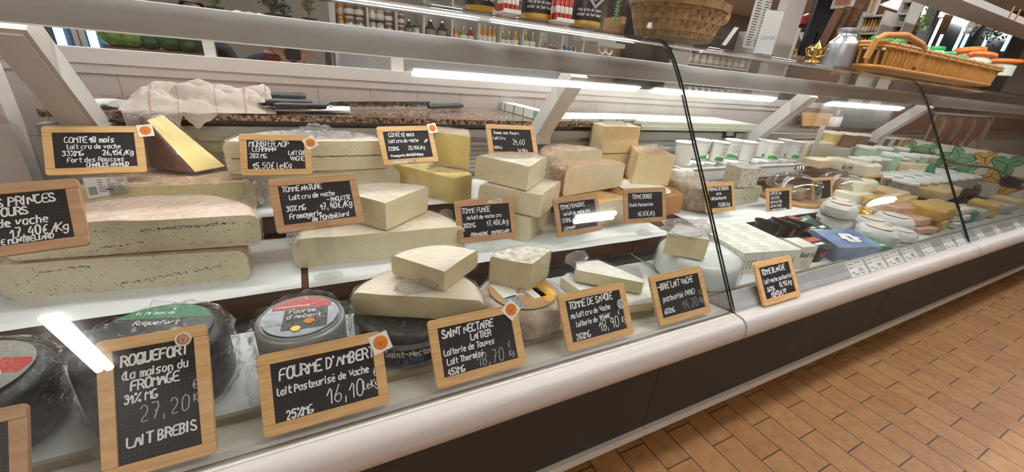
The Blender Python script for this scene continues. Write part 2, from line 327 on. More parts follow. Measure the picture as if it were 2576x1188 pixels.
def counter(name, x0, x1, label, lip):
    t = empty('refrigerated_counter', ((x0+x1)/2, .95, 0), 0, label, 'display counter', 'refrigerated counter units in a row')
    g = .0016
    bm = bmesh.new()                                       # rounded front rail
    prof = [(.52, .655), (.484, .657), (.470, .655), (.461, .649), (.455, .640), (.452, .628), (.452, .615), (.455, .604), (.461, .597), (.47, .593), (.52, .593)]
    extrude_x(bm, prof, x0+g, x1-g); bevel(bm, .0012, 1, 60); link('front_rail', bm, M['bumper'], t, 50)
    bm = bmesh.new(); box(bm, x0, x1, .655, .68, .075, .62); link('kick_panel', bm, M['kick'], t)
    bm = bmesh.new(); box(bm, x0, x1, .64, .69, .046, .078); bevel(bm, .004); link('kick_trim', bm, M['trim'], t, 40)
    bm = bmesh.new(); box(bm, x0, x1, .68, 1.44, .046, .56); link('base_cabinet', bm, M['kick'], t)
    for xx in (x0+.12, x1-.12):
        for yy in (.76, 1.36):
            bm = bmesh.new(); lathe(bm, [(0, 0), (.03, 0), (.03, .012), (.012, .018), (.012, .05), (0, .05)], (xx, yy, 0), 16); link('foot', bm, M['rubber'], t)
    bm = bmesh.new(); extrude_x(bm, [(.488, .648), (.49, .658), (.585, .643), (.585, .60), (.488, .60)] if lip is M['lip'] else [(.490, .650), (.496, .658), (.534, .6935), (.540, .6935), (.585, .648), (.585, .60), (.490, .60)], x0+g, x1-g); link('front_lip', bm, lip, t)
    bm = bmesh.new(); extrude_x(bm, [(.584, .646), (.586, .656), (.594, .656), (.596, .64), (.584, .64)], x0, x1); link('deck_trim', bm, M['mesh'], t)
    bm = bmesh.new(); extrude_x(bm, [(.585, ZD-.002), (1.48, ZD-.002), (1.48, ZD-.05), (.585, ZD-.05)], x0, x1); link('deck', bm, M['deck'], t)
    bm = bmesh.new(); box(bm, x0+.004, x1-.004, .828, .886, ZD-.002, ZD); link('deck_dark_strip', bm, M['black'], t)  # flat black strip along the back of the deck
    for yy, y2, zz in ((Y1, Y2+.01, Z1), (Y2, YR, Z2)):
        bm = bmesh.new(); box(bm, x0, x1, yy, yy+.022, zz-.05, zz-.002); bevel(bm, .002); box(bm, x0, x1, yy+.02, y2, zz-.022, zz-.002)
        link('step_shelf', bm, M['shelf_wood'], t, 40)
    bm = bmesh.new(); box(bm, x0, x1, YR, YR+.02, ZD, .935)      # rear panel with pressed ridges and a rail
    for k in range(7): box(bm, x0, x1, YR-.006, YR, .79+k*.017, .798+k*.017)
    link('rear_panel', bm, M['steel'], t)
    bm = bmesh.new(); box(bm, x0, x1, YR-.02, YR+.03, .925, .955); bevel(bm, .004); box(bm, x0, x1, YR-.014, YR+.02, .895, .905); link('rear_rail', bm, M['canopy'], t, 40)
    bm = bmesh.new()                                       # canopy beam: hollow channel, lamp diffuser closes it below
    extrude_x(bm, [(1.176, 1.193), (1.172, 1.21), (1.171, 1.225), (1.174, 1.242), (1.184, 1.255), (1.29, 1.262), (1.30, 1.25), (1.30, 1.193), (1.294, 1.193), (1.294, 1.248), (1.186, 1.245), (1.182, 1.193)], x0, x1)
    link('canopy_beam', bm, M['canopy'], t, 40)
    bm = bmesh.new(); box(bm, x0+.004, x1-.004, 1.184, 1.292, 1.200, 1.203); link('lamp_diffuser', bm, M['canopy_lamp'], t)
    bm = bmesh.new(); box(bm, x0+.002, x1-.002, 1.1725, 1.183, 1.1905, 1.1935); link('white_edge', bm, M['batten'], t)
    bm = bmesh.new()                                       # curved front glass, 6 mm
    prof = []; n = len(GP)
    for i, (y, z) in enumerate(GP):
        a, b = GP[max(i-1, 0)], GP[min(i+1, n-1)]; d = Vector((b[0]-a[0], b[1]-a[1])).normalized(); prof.append((y+d.y*.006, z-d.x*.006))
    a = [[bm.verts.new((x, p[0], p[1])) for p in GP] for x in (x0+.003, x1-.003)]; b = [[bm.verts.new((x, p[0], p[1])) for p in prof] for x in (x0+.003, x1-.003)]
    for i in range(n-1):
        bm.faces.new((a[0][i], a[1][i], a[1][i+1], a[0][i+1])); bm.faces.new((b[0][i], b[0][i+1], b[1][i+1], b[1][i]))
        for s in (0, 1): bm.faces.new((a[s][i], b[s][i], b[s][i+1], a[s][i+1])).material_index = 1
    for i in (0, n-1): bm.faces.new((a[0][i], b[0][i], b[1][i], a[1][i])).material_index = 1
    link('curved_glass', bm, [M['glass'], M['glass_edge']], t, 40)
    return t
def bracket(t, x):                                         # leaning post that carries the canopy
    bm = bmesh.new(); w2 = .034
    lo, hi = Vector((0, 1.43, .955)), Vector((0, 1.225, 1.20)); d = (hi-lo).normalized(); nrm = Vector((0, d.z, -d.y))
    cs = []
    for p in (lo, hi):
        for sx, sn in ((-1, -1), (1, -1), (1, 1), (-1, 1)): cs.append(p+Vector((x+sx*w2, 0, 0))+nrm*sn*.03)
    quad_box(bm, cs); bevel(bm, .004)
    cs = []                                                # raised cover strip on the outer face
    for p in (lo+d*.01, hi-d*.01):
        for sx, sn in ((-1, -1), (1, -1), (1, 1), (-1, 1)): cs.append(p+Vector((x+w2*.2+sx*w2*.55, 0, 0))-nrm*.032+nrm*sn*.003)
    quad_box(bm, cs); link('canopy_bracket', bm, M['bracket'], t, 40)
    bm = bmesh.new(); box(bm, x-.036, x+.036, 1.395, 1.50, .915, .965); bevel(bm, .004); link('bracket_foot', bm, M['bracket'], t, 40)
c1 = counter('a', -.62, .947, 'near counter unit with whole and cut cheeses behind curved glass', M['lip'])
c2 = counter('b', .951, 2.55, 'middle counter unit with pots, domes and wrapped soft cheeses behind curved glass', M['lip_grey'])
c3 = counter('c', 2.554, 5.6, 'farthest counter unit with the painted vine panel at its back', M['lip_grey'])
bracket(c1, -.50); bracket(c1, .86)
bracket(c2, aty(1960, 300, 1.34).x); bracket(c3, aty(2265, 295, 1.34).x)
bm = bmesh.new()                                           # glass cheek at the near end
prism_pts = [(.60, .66), (.80, .97), (.93, 1.17), (1.10, 1.17), (1.40, .96), (1.40, .66)]
extrude_x(bm, prism_pts, -.618, -.612); link('end_glass', bm, M['clear'], c1)
structure(bbox('wall_side_panel', -2.6, -.63, 1.40, 1.46, .0, 1.13, mat('side_panel_pale', 'cfc8c4', .5), r=.004))
# granite worktop behind the counter
xg1 = aty(1613, 316, 1.46).x
gw = bbox('granite_worktop', -.60, xg1, 1.46, YW-.013, .976, .995, M['granite'], None, .003); tag(gw, 'speckled brown granite worktop behind the near counter unit', 'worktop')
for x in (-.4, xg1-.15): bbox('support', x, x+.04, 1.56, 1.80, 0, .976, M['kick'], gw, r=0)
# ---------------------------------------------------------------- cheese
M['p_cream'] = paste_mat('paste_cream', 'f2e5c2', 'ebdbb0', .75, 'a89b6e', 34, .16)
M['p_pale'] = paste_mat('paste_pale', 'eee2c0', 'e5d8b0', .55, 'a1966c', 55, .14)
M['p_yellow'] = paste_mat('paste_yellow', 'ead489', 'e4cb7a', 0)
M['p_comte'] = paste_mat('paste_comte', 'e4d5a4', 'dbc994', 0)
M['p_grey'] = paste_mat('paste_grey', 'ddcea6', 'cfbf96', .5, '8f845f', 70, .14)
M['p_herb'] = paste_mat('paste_speckled', 'ece3c4', 'e3d8b4', .92, '2c2c20', 95, .20, stretch=(.7, .7, 1.6))
M['p_blue'] = paste_mat('paste_blue', 'd6cfb4', 'c5bea0', .9, '4a5348', 75, .22, vein='5d6a60', vein_scale=45, vein_amt=.6)
M['p_ewe'] = paste_mat('paste_ewe', 'ebd6a4', 'e4cb92', .3, 'b79f68', 60, .10)
M['p_brie'] = paste_mat('paste_brie', 'ece2b8', 'e2d6a8', .5, 'b3a678', 60, .15)
def rind(name, a, b, **k): return mat(name, a, .55, coat=.7, coat_rough=.1, var=b, var_scale=k.get('vs', 18), bump=k.get('bump', .5), bump_scale=k.get('bs', 70), coat_bump=.5, coat_scale=35)
M['r_pink'] = rind('rind_pink', 'ecc8ae', 'e9d3bf')
M['r_cream'] = rind('rind_cream', 'eadfca', 'e6d3b8')
M['r_gold'] = rind('rind_gold', 'd9a860', 'c98f48')
M['r_orange'] = rind('rind_orange', 'c98a3e', 'b9752c')
M['r_brown'] = rind('rind_brown', '7b4c48', '4f362e')
M['r_tan'] = rind('rind_tan', 'c9a988', 'a98a6c')
M['r_grey'] = mat('rind_grey', 'c6b49f', .85, var='9c8d7b', var_scale=45, bump=1, bump_scale=120, coat=.3, coat_bump=.4)
M['r_white'] = mat('rind_white', 'efede4', .8, var='e2ded0', var_scale=40, bump=.7, bump_scale=90)
M['r_bluegrey'] = mat('rind_mouldy', 'e9e4d6', .85, var='a9a08a', var_scale=60, bump=.9, bump_scale=110)
def wheel_bm(c, z, h, Rr, rd, seg=72, sag=.0015):
    bm = bmesh.new(); prof = [(0, 0)]
    for k in range(1, 4): prof.append(((Rr-rd)*k/3, 0))
    for k in range(1, 7): a = -math.pi/2+math.pi/2*k/6; prof.append((Rr-rd+rd*math.cos(a), rd+rd*math.sin(a)))
    for k in range(0, 6): a = math.pi/2*k/5; prof.append((Rr-rd+rd*math.cos(a), h-rd+rd*math.sin(a)))
    for k in range(3, -1, -1): prof.append(((Rr-rd)*k/4 if k < 3 else (Rr-rd)*.86, h))
    prof[-1] = (0, h)
    lathe(bm, prof, (c[0], c[1], z), seg)
    sd = Vector((c[0]*7.3, c[1]*5.1, z*9))
    for v in bm.verts:
        if v.co.z > z+h*.5: v.co.z += sag*2*noise.noise(v.co*14+sd)
        d = Vector((v.co.x-c[0], v.co.y-c[1], 0))
        if d.length > Rr*.7: v.co += d*(.018*noise.noise(v.co*11+sd))
    return bm
def cut(bm, p, n, mi=1):
    r = bmesh.ops.bisect_plane(bm, geom=bm.verts[:]+bm.edges[:]+bm.faces[:], plane_co=p, plane_no=n, clear_outer=True, dist=1e-6)
    es = [e for e in r['geom_cut'] if isinstance(e, bmesh.types.BMEdge)]
    f0 = set(bm.faces)
    bmesh.ops.contextual_create(bm, geom=es)
    for f in bm.faces:
        if f not in f0: f.material_index = mi
def split_link(t, bm, mr, mp, rname='rind', pname='cut_paste'):
    b2 = bm.copy()
    bmesh.ops.delete(bm, geom=[f for f in bm.faces if f.material_index == 1], context='FACES')
    bmesh.ops.delete(b2, geom=[f for f in b2.faces if f.material_index == 0], context='FACES')
    for f in bm.faces: f.material_index = 0
    for f in b2.faces: f.material_index = 0
    a = None
    if len(b2.faces): a = link(pname, b2, mp, t)
    else: b2.free()
    r = link(rname, bm, mr, t, 50) if len(bm.faces) else bm.free()
    return r, a
def wrap(t, bm, off=.0022, amp=.003, m='film', name='plastic_wrap', sd=0, cuts=1):
    """cling film drawn over the piece: the same hull, a little larger and creased"""
    bmesh.ops.triangulate(bm, faces=[f for f in bm.faces if len(f.verts) > 4])
    for _ in range(3):
        es = [e for e in bm.edges if e.calc_length() > .013]
        if not es or len(bm.verts) > 9000: break
        bmesh.ops.subdivide_edges(bm, edges=es, cuts=1, use_grid_fill=True)
    bmesh.ops.triangulate(bm, faces=[f for f in bm.faces if len(f.verts) > 4]); bm.normal_update()
    ax = Vector((math.cos(sd), math.sin(sd), .5))
    for v in bm.verts:                                     # taut film: fine creases running one way
        q = v.co+ax*(v.co.dot(ax)*-.75)
        r1 = 1-abs(noise.noise(q*46+Vector((sd, 0, 0)))); r2 = 1-abs(noise.noise(v.co*30+Vector((0, sd, 5))))
        v.co += v.normal*(off+amp*.9*r1**7+amp*.8*r2**9)
    return link(name, bm, M[m], t, 60)
def cheese(kind, label, c, z, h, Rr, rd, cuts, mr, mp, group=None, film=True, tilt=None):
    """round cheese of radius Rr cut by vertical planes given as (point, away direction)"""
    bm = wheel_bm(c, z, h, Rr, rd)
    for p, n in cuts: cut(bm, (p[0], p[1], z), Vector((n[0], n[1], n[2] if len(n) > 2 else 0)).normalized())
    cx = sum(v.co.x for v in bm.verts)/len(bm.verts); cy = sum(v.co.y for v in bm.verts)/len(bm.verts)
    t = empty(kind, (cx, cy, z), 0, label, 'cheese', group)
    fb = bm.copy() if film else None
    split_link(t, bm, M[mr], M[mp])
    if film: wrap(t, fb, sd=cx*31)
    return t
def left_of(a, b):                                         # normal pointing to the right-hand side of a->b
    return (b[1]-a[1], -(b[0]-a[0]))
def half(kind, label, a, b, z, h, mr, mp, rd=.02, extra=0, **k):
    """cut face runs from a to b, body behind it; extra moves the round's centre towards the viewer"""
    m = ((a[0]+b[0])/2, (a[1]+b[1])/2); d = Vector((b[0]-a[0], b[1]-a[1])); n = left_of(a, b); nn = Vector(n).normalized()
    hc = d.length/2; Rr = math.hypot(hc, extra); c = (m[0]+nn.x*extra, m[1]+nn.y*extra)
    return cheese(kind, label, c, z, h, Rr, rd, [(m, n)]+k.pop('more', []), mr, mp, **k)
def wedge(kind, label, apex, dl, dr, Rr, z, h, mr, mp, rd=.012, lean=0, **k):
    """tip at apex, left and right cut faces in the directions dl and dr"""
    l = Vector(dl).normalized(); r = Vector(dr).normalized()
    return cheese(kind, label, apex, z, h, Rr, rd, [(apex, (-l.y, l.x, 0)), (apex, (r.y, -r.x, 0))], mr, mp, **k)
def block(kind, label, poly, z, h, mr, mp, rind_sides=(), top='rind', r=.006, lean=(0, 0), film=True, group=None, amp=.004):
    bm = bmesh.new(); fs = prism(bm, poly, z, z+h, 1)
    for v in fs[1].verts: v.co.x += lean[0]; v.co.y += lean[1]
    if top == 'rind': fs[1].material_index = 0; fs[0].material_index = 0
    for i in rind_sides: fs[2+i].material_index = 0
    bevel(bm, r, 3, 20)
    cx = sum(p[0] for p in poly)/len(poly); cy = sum(p[1] for p in poly)/len(poly)
    t = empty(kind, (cx, cy, z), 0, label, 'cheese', group)
    fb = bm.copy() if film else None
    split_link(t, bm, M[mr], M[mp])
    if film: wrap(t, fb, amp=amp, sd=cx*17, cuts=2)
    return t
M['fleck'] = mat('herb_fleck', '2b2b22', .7); M['fleck_blue'] = mat('blue_fleck', '5c675c', .7); M['eye'] = mat('cheese_eye', 'a39463', .7); M['eye_pale'] = mat('cheese_eye_pale', 'b5a77e', .7)
def flecks(t, a, b, z0, z1, n, s0, s1, m, seed=1, name='herb_flecks', veins=(), flat=.35, slant=.25):
    """dark bits showing in the cut face that runs from a to b"""
    rnd = random.Random(seed); a, b = Vector((a[0], a[1], 0)), Vector((b[0], b[1], 0)); d = b-a; L_ = d.length; d.normalize(); nn = Vector((d.y, -d.x, 0))*.0005
    pos = [(rnd.uniform(.03, .97), rnd.random(), rnd.uniform(s0, s1)*rnd.random()**.7, 1) for _ in range(n)]
    for (u0, u1, v0, v1, k) in veins:
        for _ in range(k): q = rnd.random(); pos.append((u0+(u1-u0)*q, v0+(v1-v0)*q+rnd.gauss(0, .028), rnd.uniform(s0, s1*1.5), .7))
    bm = bmesh.new()
    for u, v, s, f in pos:
        c = a+d*(u*L_)+nn; c.z = z0+(z1-z0)*(.06+.88*v); r1 = s*rnd.uniform(.6, 1.4); r2 = s*flat*rnd.uniform(.6, 1.3)*f; th = rnd.gauss(0, slant); N = 7
        bm.faces.new([bm.verts.new(c+(d*math.cos(th)+Vector((0, 0, 1))*math.sin(th))*r1*math.cos(2*math.pi*k/N)*rnd.uniform(.75, 1.1)+(Vector((0, 0, 1))*math.cos(th)-d*math.sin(th))*r2*math.sin(2*math.pi*k/N)) for k in range(N)])
    o = link(name, bm, M[m], t); o['kind'] = 'stuff'; return o
def crumple(t, c, rx, ry, rz, seed=0, m='film_fine', name='wrap_gather', M4=None):
    """gathered, creased end of the wrapping"""
    bm = bmesh.new(); bmesh.ops.create_icosphere(bm, subdivisions=4, radius=1)
    for v in bm.verts:
        n1 = noise.noise(v.co*2.2+Vector((seed, 3, 1))); n2 = noise.noise(v.co*6+Vector((1, seed, 7)))
        v.co *= 1+.45*n1+.3*abs(n2)
        v.co = Vector((v.co.x*rx, v.co.y*ry, v.co.z*rz))
    bmesh.ops.transform(bm, matrix=Matrix.Translation(c) @ (M4 or Matrix()), verts=bm.verts)
    return link(name, bm, M[m], t, 20)
# first step: two herb-flecked halves, one on the other
ta = half('half_cheese', 'speckled half round lying at the bottom of the two-piece stack at left', (-.553, 1.001), (-.147, .952), Z1, .076, 'r_tan', 'p_herb', .022)
tb = half('half_cheese', 'speckled half round with pink rind, on top of the two-piece stack at left', (-.53, 1.004), (-.112, .968), Z1+.079, .071, 'r_pink', 'p_herb', .02, extra=.03)
flecks(ta, (-.553, 1.001), (-.147, .952), Z1, Z1+.076, 420, .0008, .0022, 'fleck', 3, veins=((.42, .88, .15, .55, 90), (.15, .35, .75, .85, 25)))
flecks(tb, (-.53, 1.004), (-.112, .968), Z1+.079, Z1+.150, 380, .0008, .0022, 'fleck', 4, veins=((.50, .90, .72, .80, 120), (.25, .5, .1, .3, 30)))
tc_ = half('half_cheese', 'wide pale half round behind the TOMME NATURE slate, wedge resting on it', (-.058, .979), (.371, .957), Z1, .078, 'r_cream', 'p_pale', .022)
flecks(tc_, (-.058, .979), (.371, .957), Z1, Z1+.078, 70, .0005, .0018, 'eye', 5, 'eyes', flat=.6)
crumple(tc_, Vector(aty(1120, 545, 1.09)), .022, .02, .02, 3); crumple(tc_, Vector(aty(738, 600, .99)), .014, .02, .018, 5)
td = wedge('cheese_wedge', 'thick pale wedge with tip forward, lying on the wide half round', (.16, .972), (-.64, .76), (.76, .64), .185, Z1+.081, .076, 'r_cream', 'p_cream', .014)
flecks(td, (.16, .972), (.16+.185*.76, .972+.185*.64), Z1+.081, Z1+.157, 34, .001, .0026, 'eye', 6, 'eyes', flat=.7); flecks(td, (.16-.185*.64, .972+.185*.76), (.16, .972), Z1+.081, Z1+.157, 30, .0008, .0018, 'eye', 7, 'eyes', flat=.7)
# the stack behind the RACLETTE slate
wedge('cheese_wedge', 'bottom wedge of the three-wedge stack behind the smoked cheese slate', (.576, .955), (-.66, .75), (.77, .63), .205, Z1, .083, 'r_tan', 'p_cream', .014)
e2 = wedge('cheese_wedge', 'middle wedge of the three-wedge stack behind the smoked cheese slate', (.602, .947), (-.71, .70), (.76, .65), .20, Z1+.086, .071, 'r_cream', 'p_cream', .014)
flecks(e2, (.602-.2*.71, .947+.2*.7), (.602, .947), Z1+.086, Z1+.157, 14, .001, .004, 'eye', 8, 'eyes', flat=.6)
crumple(e2, Vector(aty(1348, 497, 1.02)), .03, .03, .008, 9)
e3 = wedge('cheese_wedge', 'top wedge of the three-wedge stack, pale rind, below the 21,60 slate', (.571, .985), (-.55, .83), (.74, .67), .19, Z1+.160, .074, 'r_cream', 'p_cream', .014)
flecks(e3, (.571-.19*.55, .985+.19*.83), (.571, .985), Z1+.16, Z1+.234, 14, .001, .003, 'eye_pale', 9, 'eyes', flat=.6)
# fenugreek pair and the round behind
f1 = half('half_cheese', 'holey half round at the bottom behind the FENUGREC slate', (.735, .985), (1.045, 1.03), Z1, .092, 'r_gold', 'p_cream', .016, more=[((.9, 1.15), (0, 1))])
f2 = half('half_cheese', 'big holey piece with orange rind edge, standing above the FENUGREC slate', (.775, 1.088), (1.10, 1.155), Z1+.095, .095, 'r_gold', 'p_cream', .014, extra=-.02, more=[((.94, 1.21), (-.1, 1))])
flecks(f1, (.735, .985), (1.045, 1.03), Z1, Z1+.092, 40, .001, .003, 'eye', 10, 'eyes', flat=.7); flecks(f2, (.775, 1.088), (1.10, 1.155), Z1+.095, Z1+.19, 60, .001, .003, 'eye', 11, 'eyes', flat=.7)
crumple(f2, Vector(aty(1392, 432, 1.12)), .045, .03, .045, 11)
half('half_cheese', 'round pale cheese with tan top behind the big holey piece', (.80, 1.235), (1.10, 1.30), Z2, .15, 'r_tan', 'p_cream', .03, more=[((.95, 1.46), (0, 1))])
# tall pieces
pa, pb = aty(1508, 446, 1.36), aty(1572, 446, 1.36)
def bl(px, Y): return [ (aty(x, y, Y).x, Y) for x, y in px ]
xa, xb = aty(1509, 384, 1.36).x, aty(1599, 386, 1.36).x
block('cheese_block', 'squat pale block underneath the tallest wrapped piece', [(xa, 1.36), (xb-.01, 1.36), (xb, 1.47), (xa+.01, 1.47)], Z2, .112, 'r_tan', 'p_ewe', (2,), r=.008)
g1 = block('cheese_block', 'tallest wrapped pale piece standing on a block by the worktop end', [(xa, 1.36), (xb, 1.36), (xb+.01, 1.46), (xa+.02, 1.47)], Z2+.116, .115, 'r_tan', 'p_ewe', (1, 2), top='paste', r=.014, amp=.008)
crumple(g1, Vector(aty(1548, 312, 1.40)), .05, .03, .012, 21); crumple(g1, Vector(aty(1507, 378, 1.36)), .012, .02, .03, 23)
ci = (1.215, 1.15)
ti = cheese('half_cheese', 'orange waxed round with white label behind the TOMME DORÉE slate', ci, Z1, .082, .165, .012, [((1.0, 1.005), (.12, -1))], 'r_orange', 'r_orange', film=True)
bm = bmesh.new(); lathe(bm, [(0, 0), (.11, 0), (.11, .0006), (0, .0006)], (ci[0], ci[1], Z1+.0872), 48); bmesh.ops.bisect_plane(bm, geom=bm.verts[:]+bm.edges[:]+bm.faces[:], plane_co=(1, 1.02, 0), plane_no=(.12, -1, 0), clear_outer=True)
M['label_ring'] = mat('label_white', 'eeeae0', .3)
link('label', bm, M['label_ring'], ti)
h1 = block('cheese_block', 'tall yellowish wrapped wedge on the orange round, beside the glass joint', [tuple(atz(1588, 462, Z1+.088)[:2]), tuple(atz(1680, 467, Z1+.088)[:2]), (1.42, 1.33), (1.30, 1.36)], Z1+.088, .125, 'r_gold', 'p_ewe', (), r=.006, lean=(.015, .01))
crumple(h1, Vector(atz(1650, 372, .93)), .06, .03, .012, 31)
cheese('half_cheese', 'grey crusted half round just left of the glass joint', (1.50, 1.13), Z1, .115, .125, .02, [((1.53, 1.1), (1, -.55))], 'r_grey', 'p_grey')
# second step
K = cheese('cheese_slab', 'long wrapped slab with a stuck-on paper ticket, behind the pink-rind half round', (-.35, 1.24), Z2, .082, .21, .02, [((-.36, 1.24), (.02, -1)), ((-.3, 1.465), (0, 1))], 'r_tan', 'p_comte')
crumple(K, Vector(aty(640, 480, 1.26)), .03, .03, .04, 41)
bm = bmesh.new(); a_ = [aty(x, y, 1.233) for x, y in ((207, 448), (318, 444), (330, 484), (222, 500))]; bm.faces.new([bm.verts.new(p) for p in a_]); bmesh.ops.solidify(bm, geom=bm.faces[:], thickness=.0006)
M['ash_ink'] = mat('ticket_ink', '55524e', .7); M['ticket'] = mat('paper_ticket', 'efeeec', .6); tk = link('ticket', bm, M['ticket'], K); bm = bmesh.new(); rnd = random.Random(3)
def tkq(u0, u1, v0, v1):
    q = lambda u, v: (a_[0].lerp(a_[1], u)).lerp(a_[3].lerp(a_[2], u), v)+Vector((0, -.0012, 0))
    bm.faces.new([bm.verts.new(q(u, v)) for u, v in ((u0, v0), (u1, v0), (u1, v1), (u0, v1))])
for k in range(14): tkq(.06+k*.014, .06+k*.014+rnd.choice((.004, .008)), .45, .85)
for k in range(6):
    for j in range(3): tkq(.30+j*.22, .30+j*.22+rnd.uniform(.08, .19), .12+k*.12, .15+k*.12)
tkq(.45, .62, .60, .68); link('ticket_print', bm, M['ash_ink'], tk)
# wedge of old comte lying on the slab
kz = Z2+.09
P_ = [atz(489, 437, kz), atz(576, 421, kz), atz(430, 432, kz), atz(376, 424, kz), Vector((-.30, 1.47, kz)), aty(409, 284, 1.425), aty(346, 291, 1.41), aty(362, 300, 1.38)]
bm = bmesh.new(); vs = [bm.verts.new(p) for p in P_]; bmesh.ops.convex_hull(bm, input=vs)
for v in [v for v in bm.verts if not v.link_faces]: bm.verts.remove(v)
bmesh.ops.recalc_face_normals(bm, faces=bm.faces[:]); bm.normal_update()
for f in bm.faces: f.material_index = 1 if f.normal.x > .02 or f.normal.z < -.8 else 0
bevel(bm, .005, 2, 15)
t = empty('cheese_wedge', (-.30, 1.39, kz), 0, 'triangular wedge with dark brown rind, beside the COMTÉ 18 mois slate', 'cheese'); fb = bm.copy()
split_link(t, bm, M['r_brown'], M['p_yellow']); wrap(t, fb, .003, .008, 'film', sd=5, cuts=4); crumple(t, Vector(aty(360, 292, 1.41)), .03, .02, .012, 44, 'film_fine')
# morbier
M['ash'] = mat('ash_line', '3f3d38', .8)
half('half_cheese', 'lower piece of the pair behind the MORBIER slate', (-.20, 1.285), (.265, 1.30), Z2, .092, 'r_tan', 'p_pale', .02, extra=.0, more=[((0, 1.47), (0, 1))])
mb = half('half_cheese', 'upper piece with a dark ash line, behind the MORBIER slate', (-.20, 1.275), (.222, 1.292), Z2+.096, .088, 'r_cream', 'p_cream', .018, extra=.0, more=[((0, 1.47), (0, 1))])
bm = bmesh.new()
for k in range(70):
    x = -.185+k*.0057; z = Z2+.096+.043+.0025*noise.noise(Vector((k*.35, 2, 0))); hgt = .0012+.0016*abs(noise.noise(Vector((k*.9, 5, 0))))
    y = 1.275+(x+.20)/.422*.017-.0007
    box(bm, x, x+.0055*(.6+.4*random.random()), y, y+.0006, z-hgt, z+hgt)
link('ash_line', bm, M['ash'], mb)
for k, (px, py) in enumerate(((800, 335), (850, 338), (900, 345), (760, 338))): crumple(mb, Vector(aty(px, py+6, 1.36)), .05, .05, .018 if k else .03, 50+k)
# comte 12 months
n1 = block('cheese_block', 'lower golden piece under the COMTÉ 12 mois slate', [(.262, 1.392), (.408, 1.178), (.486, 1.214), (.475, 1.46), (.26, 1.46)], Z2, .086, 'r_tan', 'p_yellow', (), top='paste', r=.004)
crumple(n1, Vector(aty(1130, 422, 1.30)), .06, .05, .008, 61)
block('cheese_block', 'upright golden piece right of the COMTÉ 12 mois slate', [(.395, 1.345), (.492, 1.262), (.535, 1.40), (.43, 1.46)], Z2+.09, .113, 'r_tan', 'p_yellow', (2, 3), top='rind', r=.004)
# ---------------------------------------------------------------- front deck
M['foil_black'] = mat('black_foil', '1a1c1e', .4, bump=1, bump_scale=50)
M['foil_grey'] = mat('grey_foil', 'aab0b3', .35, metal=.35, bump=.9, bump_scale=45, var='8d9397', var_scale=20)
M['lab_black'] = mat('label_black', '2b2c2c', .4); M['lab_red'] = mat('label_red', 'a83a32', .4); M['lab_green'] = mat('label_green', '1f6b45', .4)
M['lab_grey'] = mat('label_grey', '8f8c84', .4); M['orange'] = mat('seal_orange', 'dd8a2c', .5); M['seal_in'] = mat('seal_red', 'c8501e', .5); M['gold'] = mat('gold_foil', 'd8a53a', .3, metal=.6)
M['white_ink'] = mat('white_ink', 'f1f0ec', .6); M['kraft'] = mat('kraft_label', 'b08a62', .6); M['blue_ink'] = mat('blue_ink', '3f7fc0', .5); M['ink'] = mat('dark_ink', '2a2a2a', .6)
def disc(bm, c, r, th=.0006, seg=40, mi=0): lathe(bm, [(0, 0), (r, 0), (r, th), (0, th)], c, seg, mi=mi)
def whole(kind, label, c, z, h, Rr, rd, m, film=True, group=None, cat='cheese', sag=.0015):
    bm = wheel_bm(c, z, h, Rr, rd, sag=sag); t = empty(kind, (c[0], c[1], z), 0, label, cat, group)
    fb = bm.copy() if film else None
    for f in bm.faces: f.material_index = 0
    link('rind', bm, M[m], t, 50)
    if film: wrap(t, fb, .002, .011 if m.startswith('foil') else .006, 'film_wheel', sd=c[0]*13)
    return t
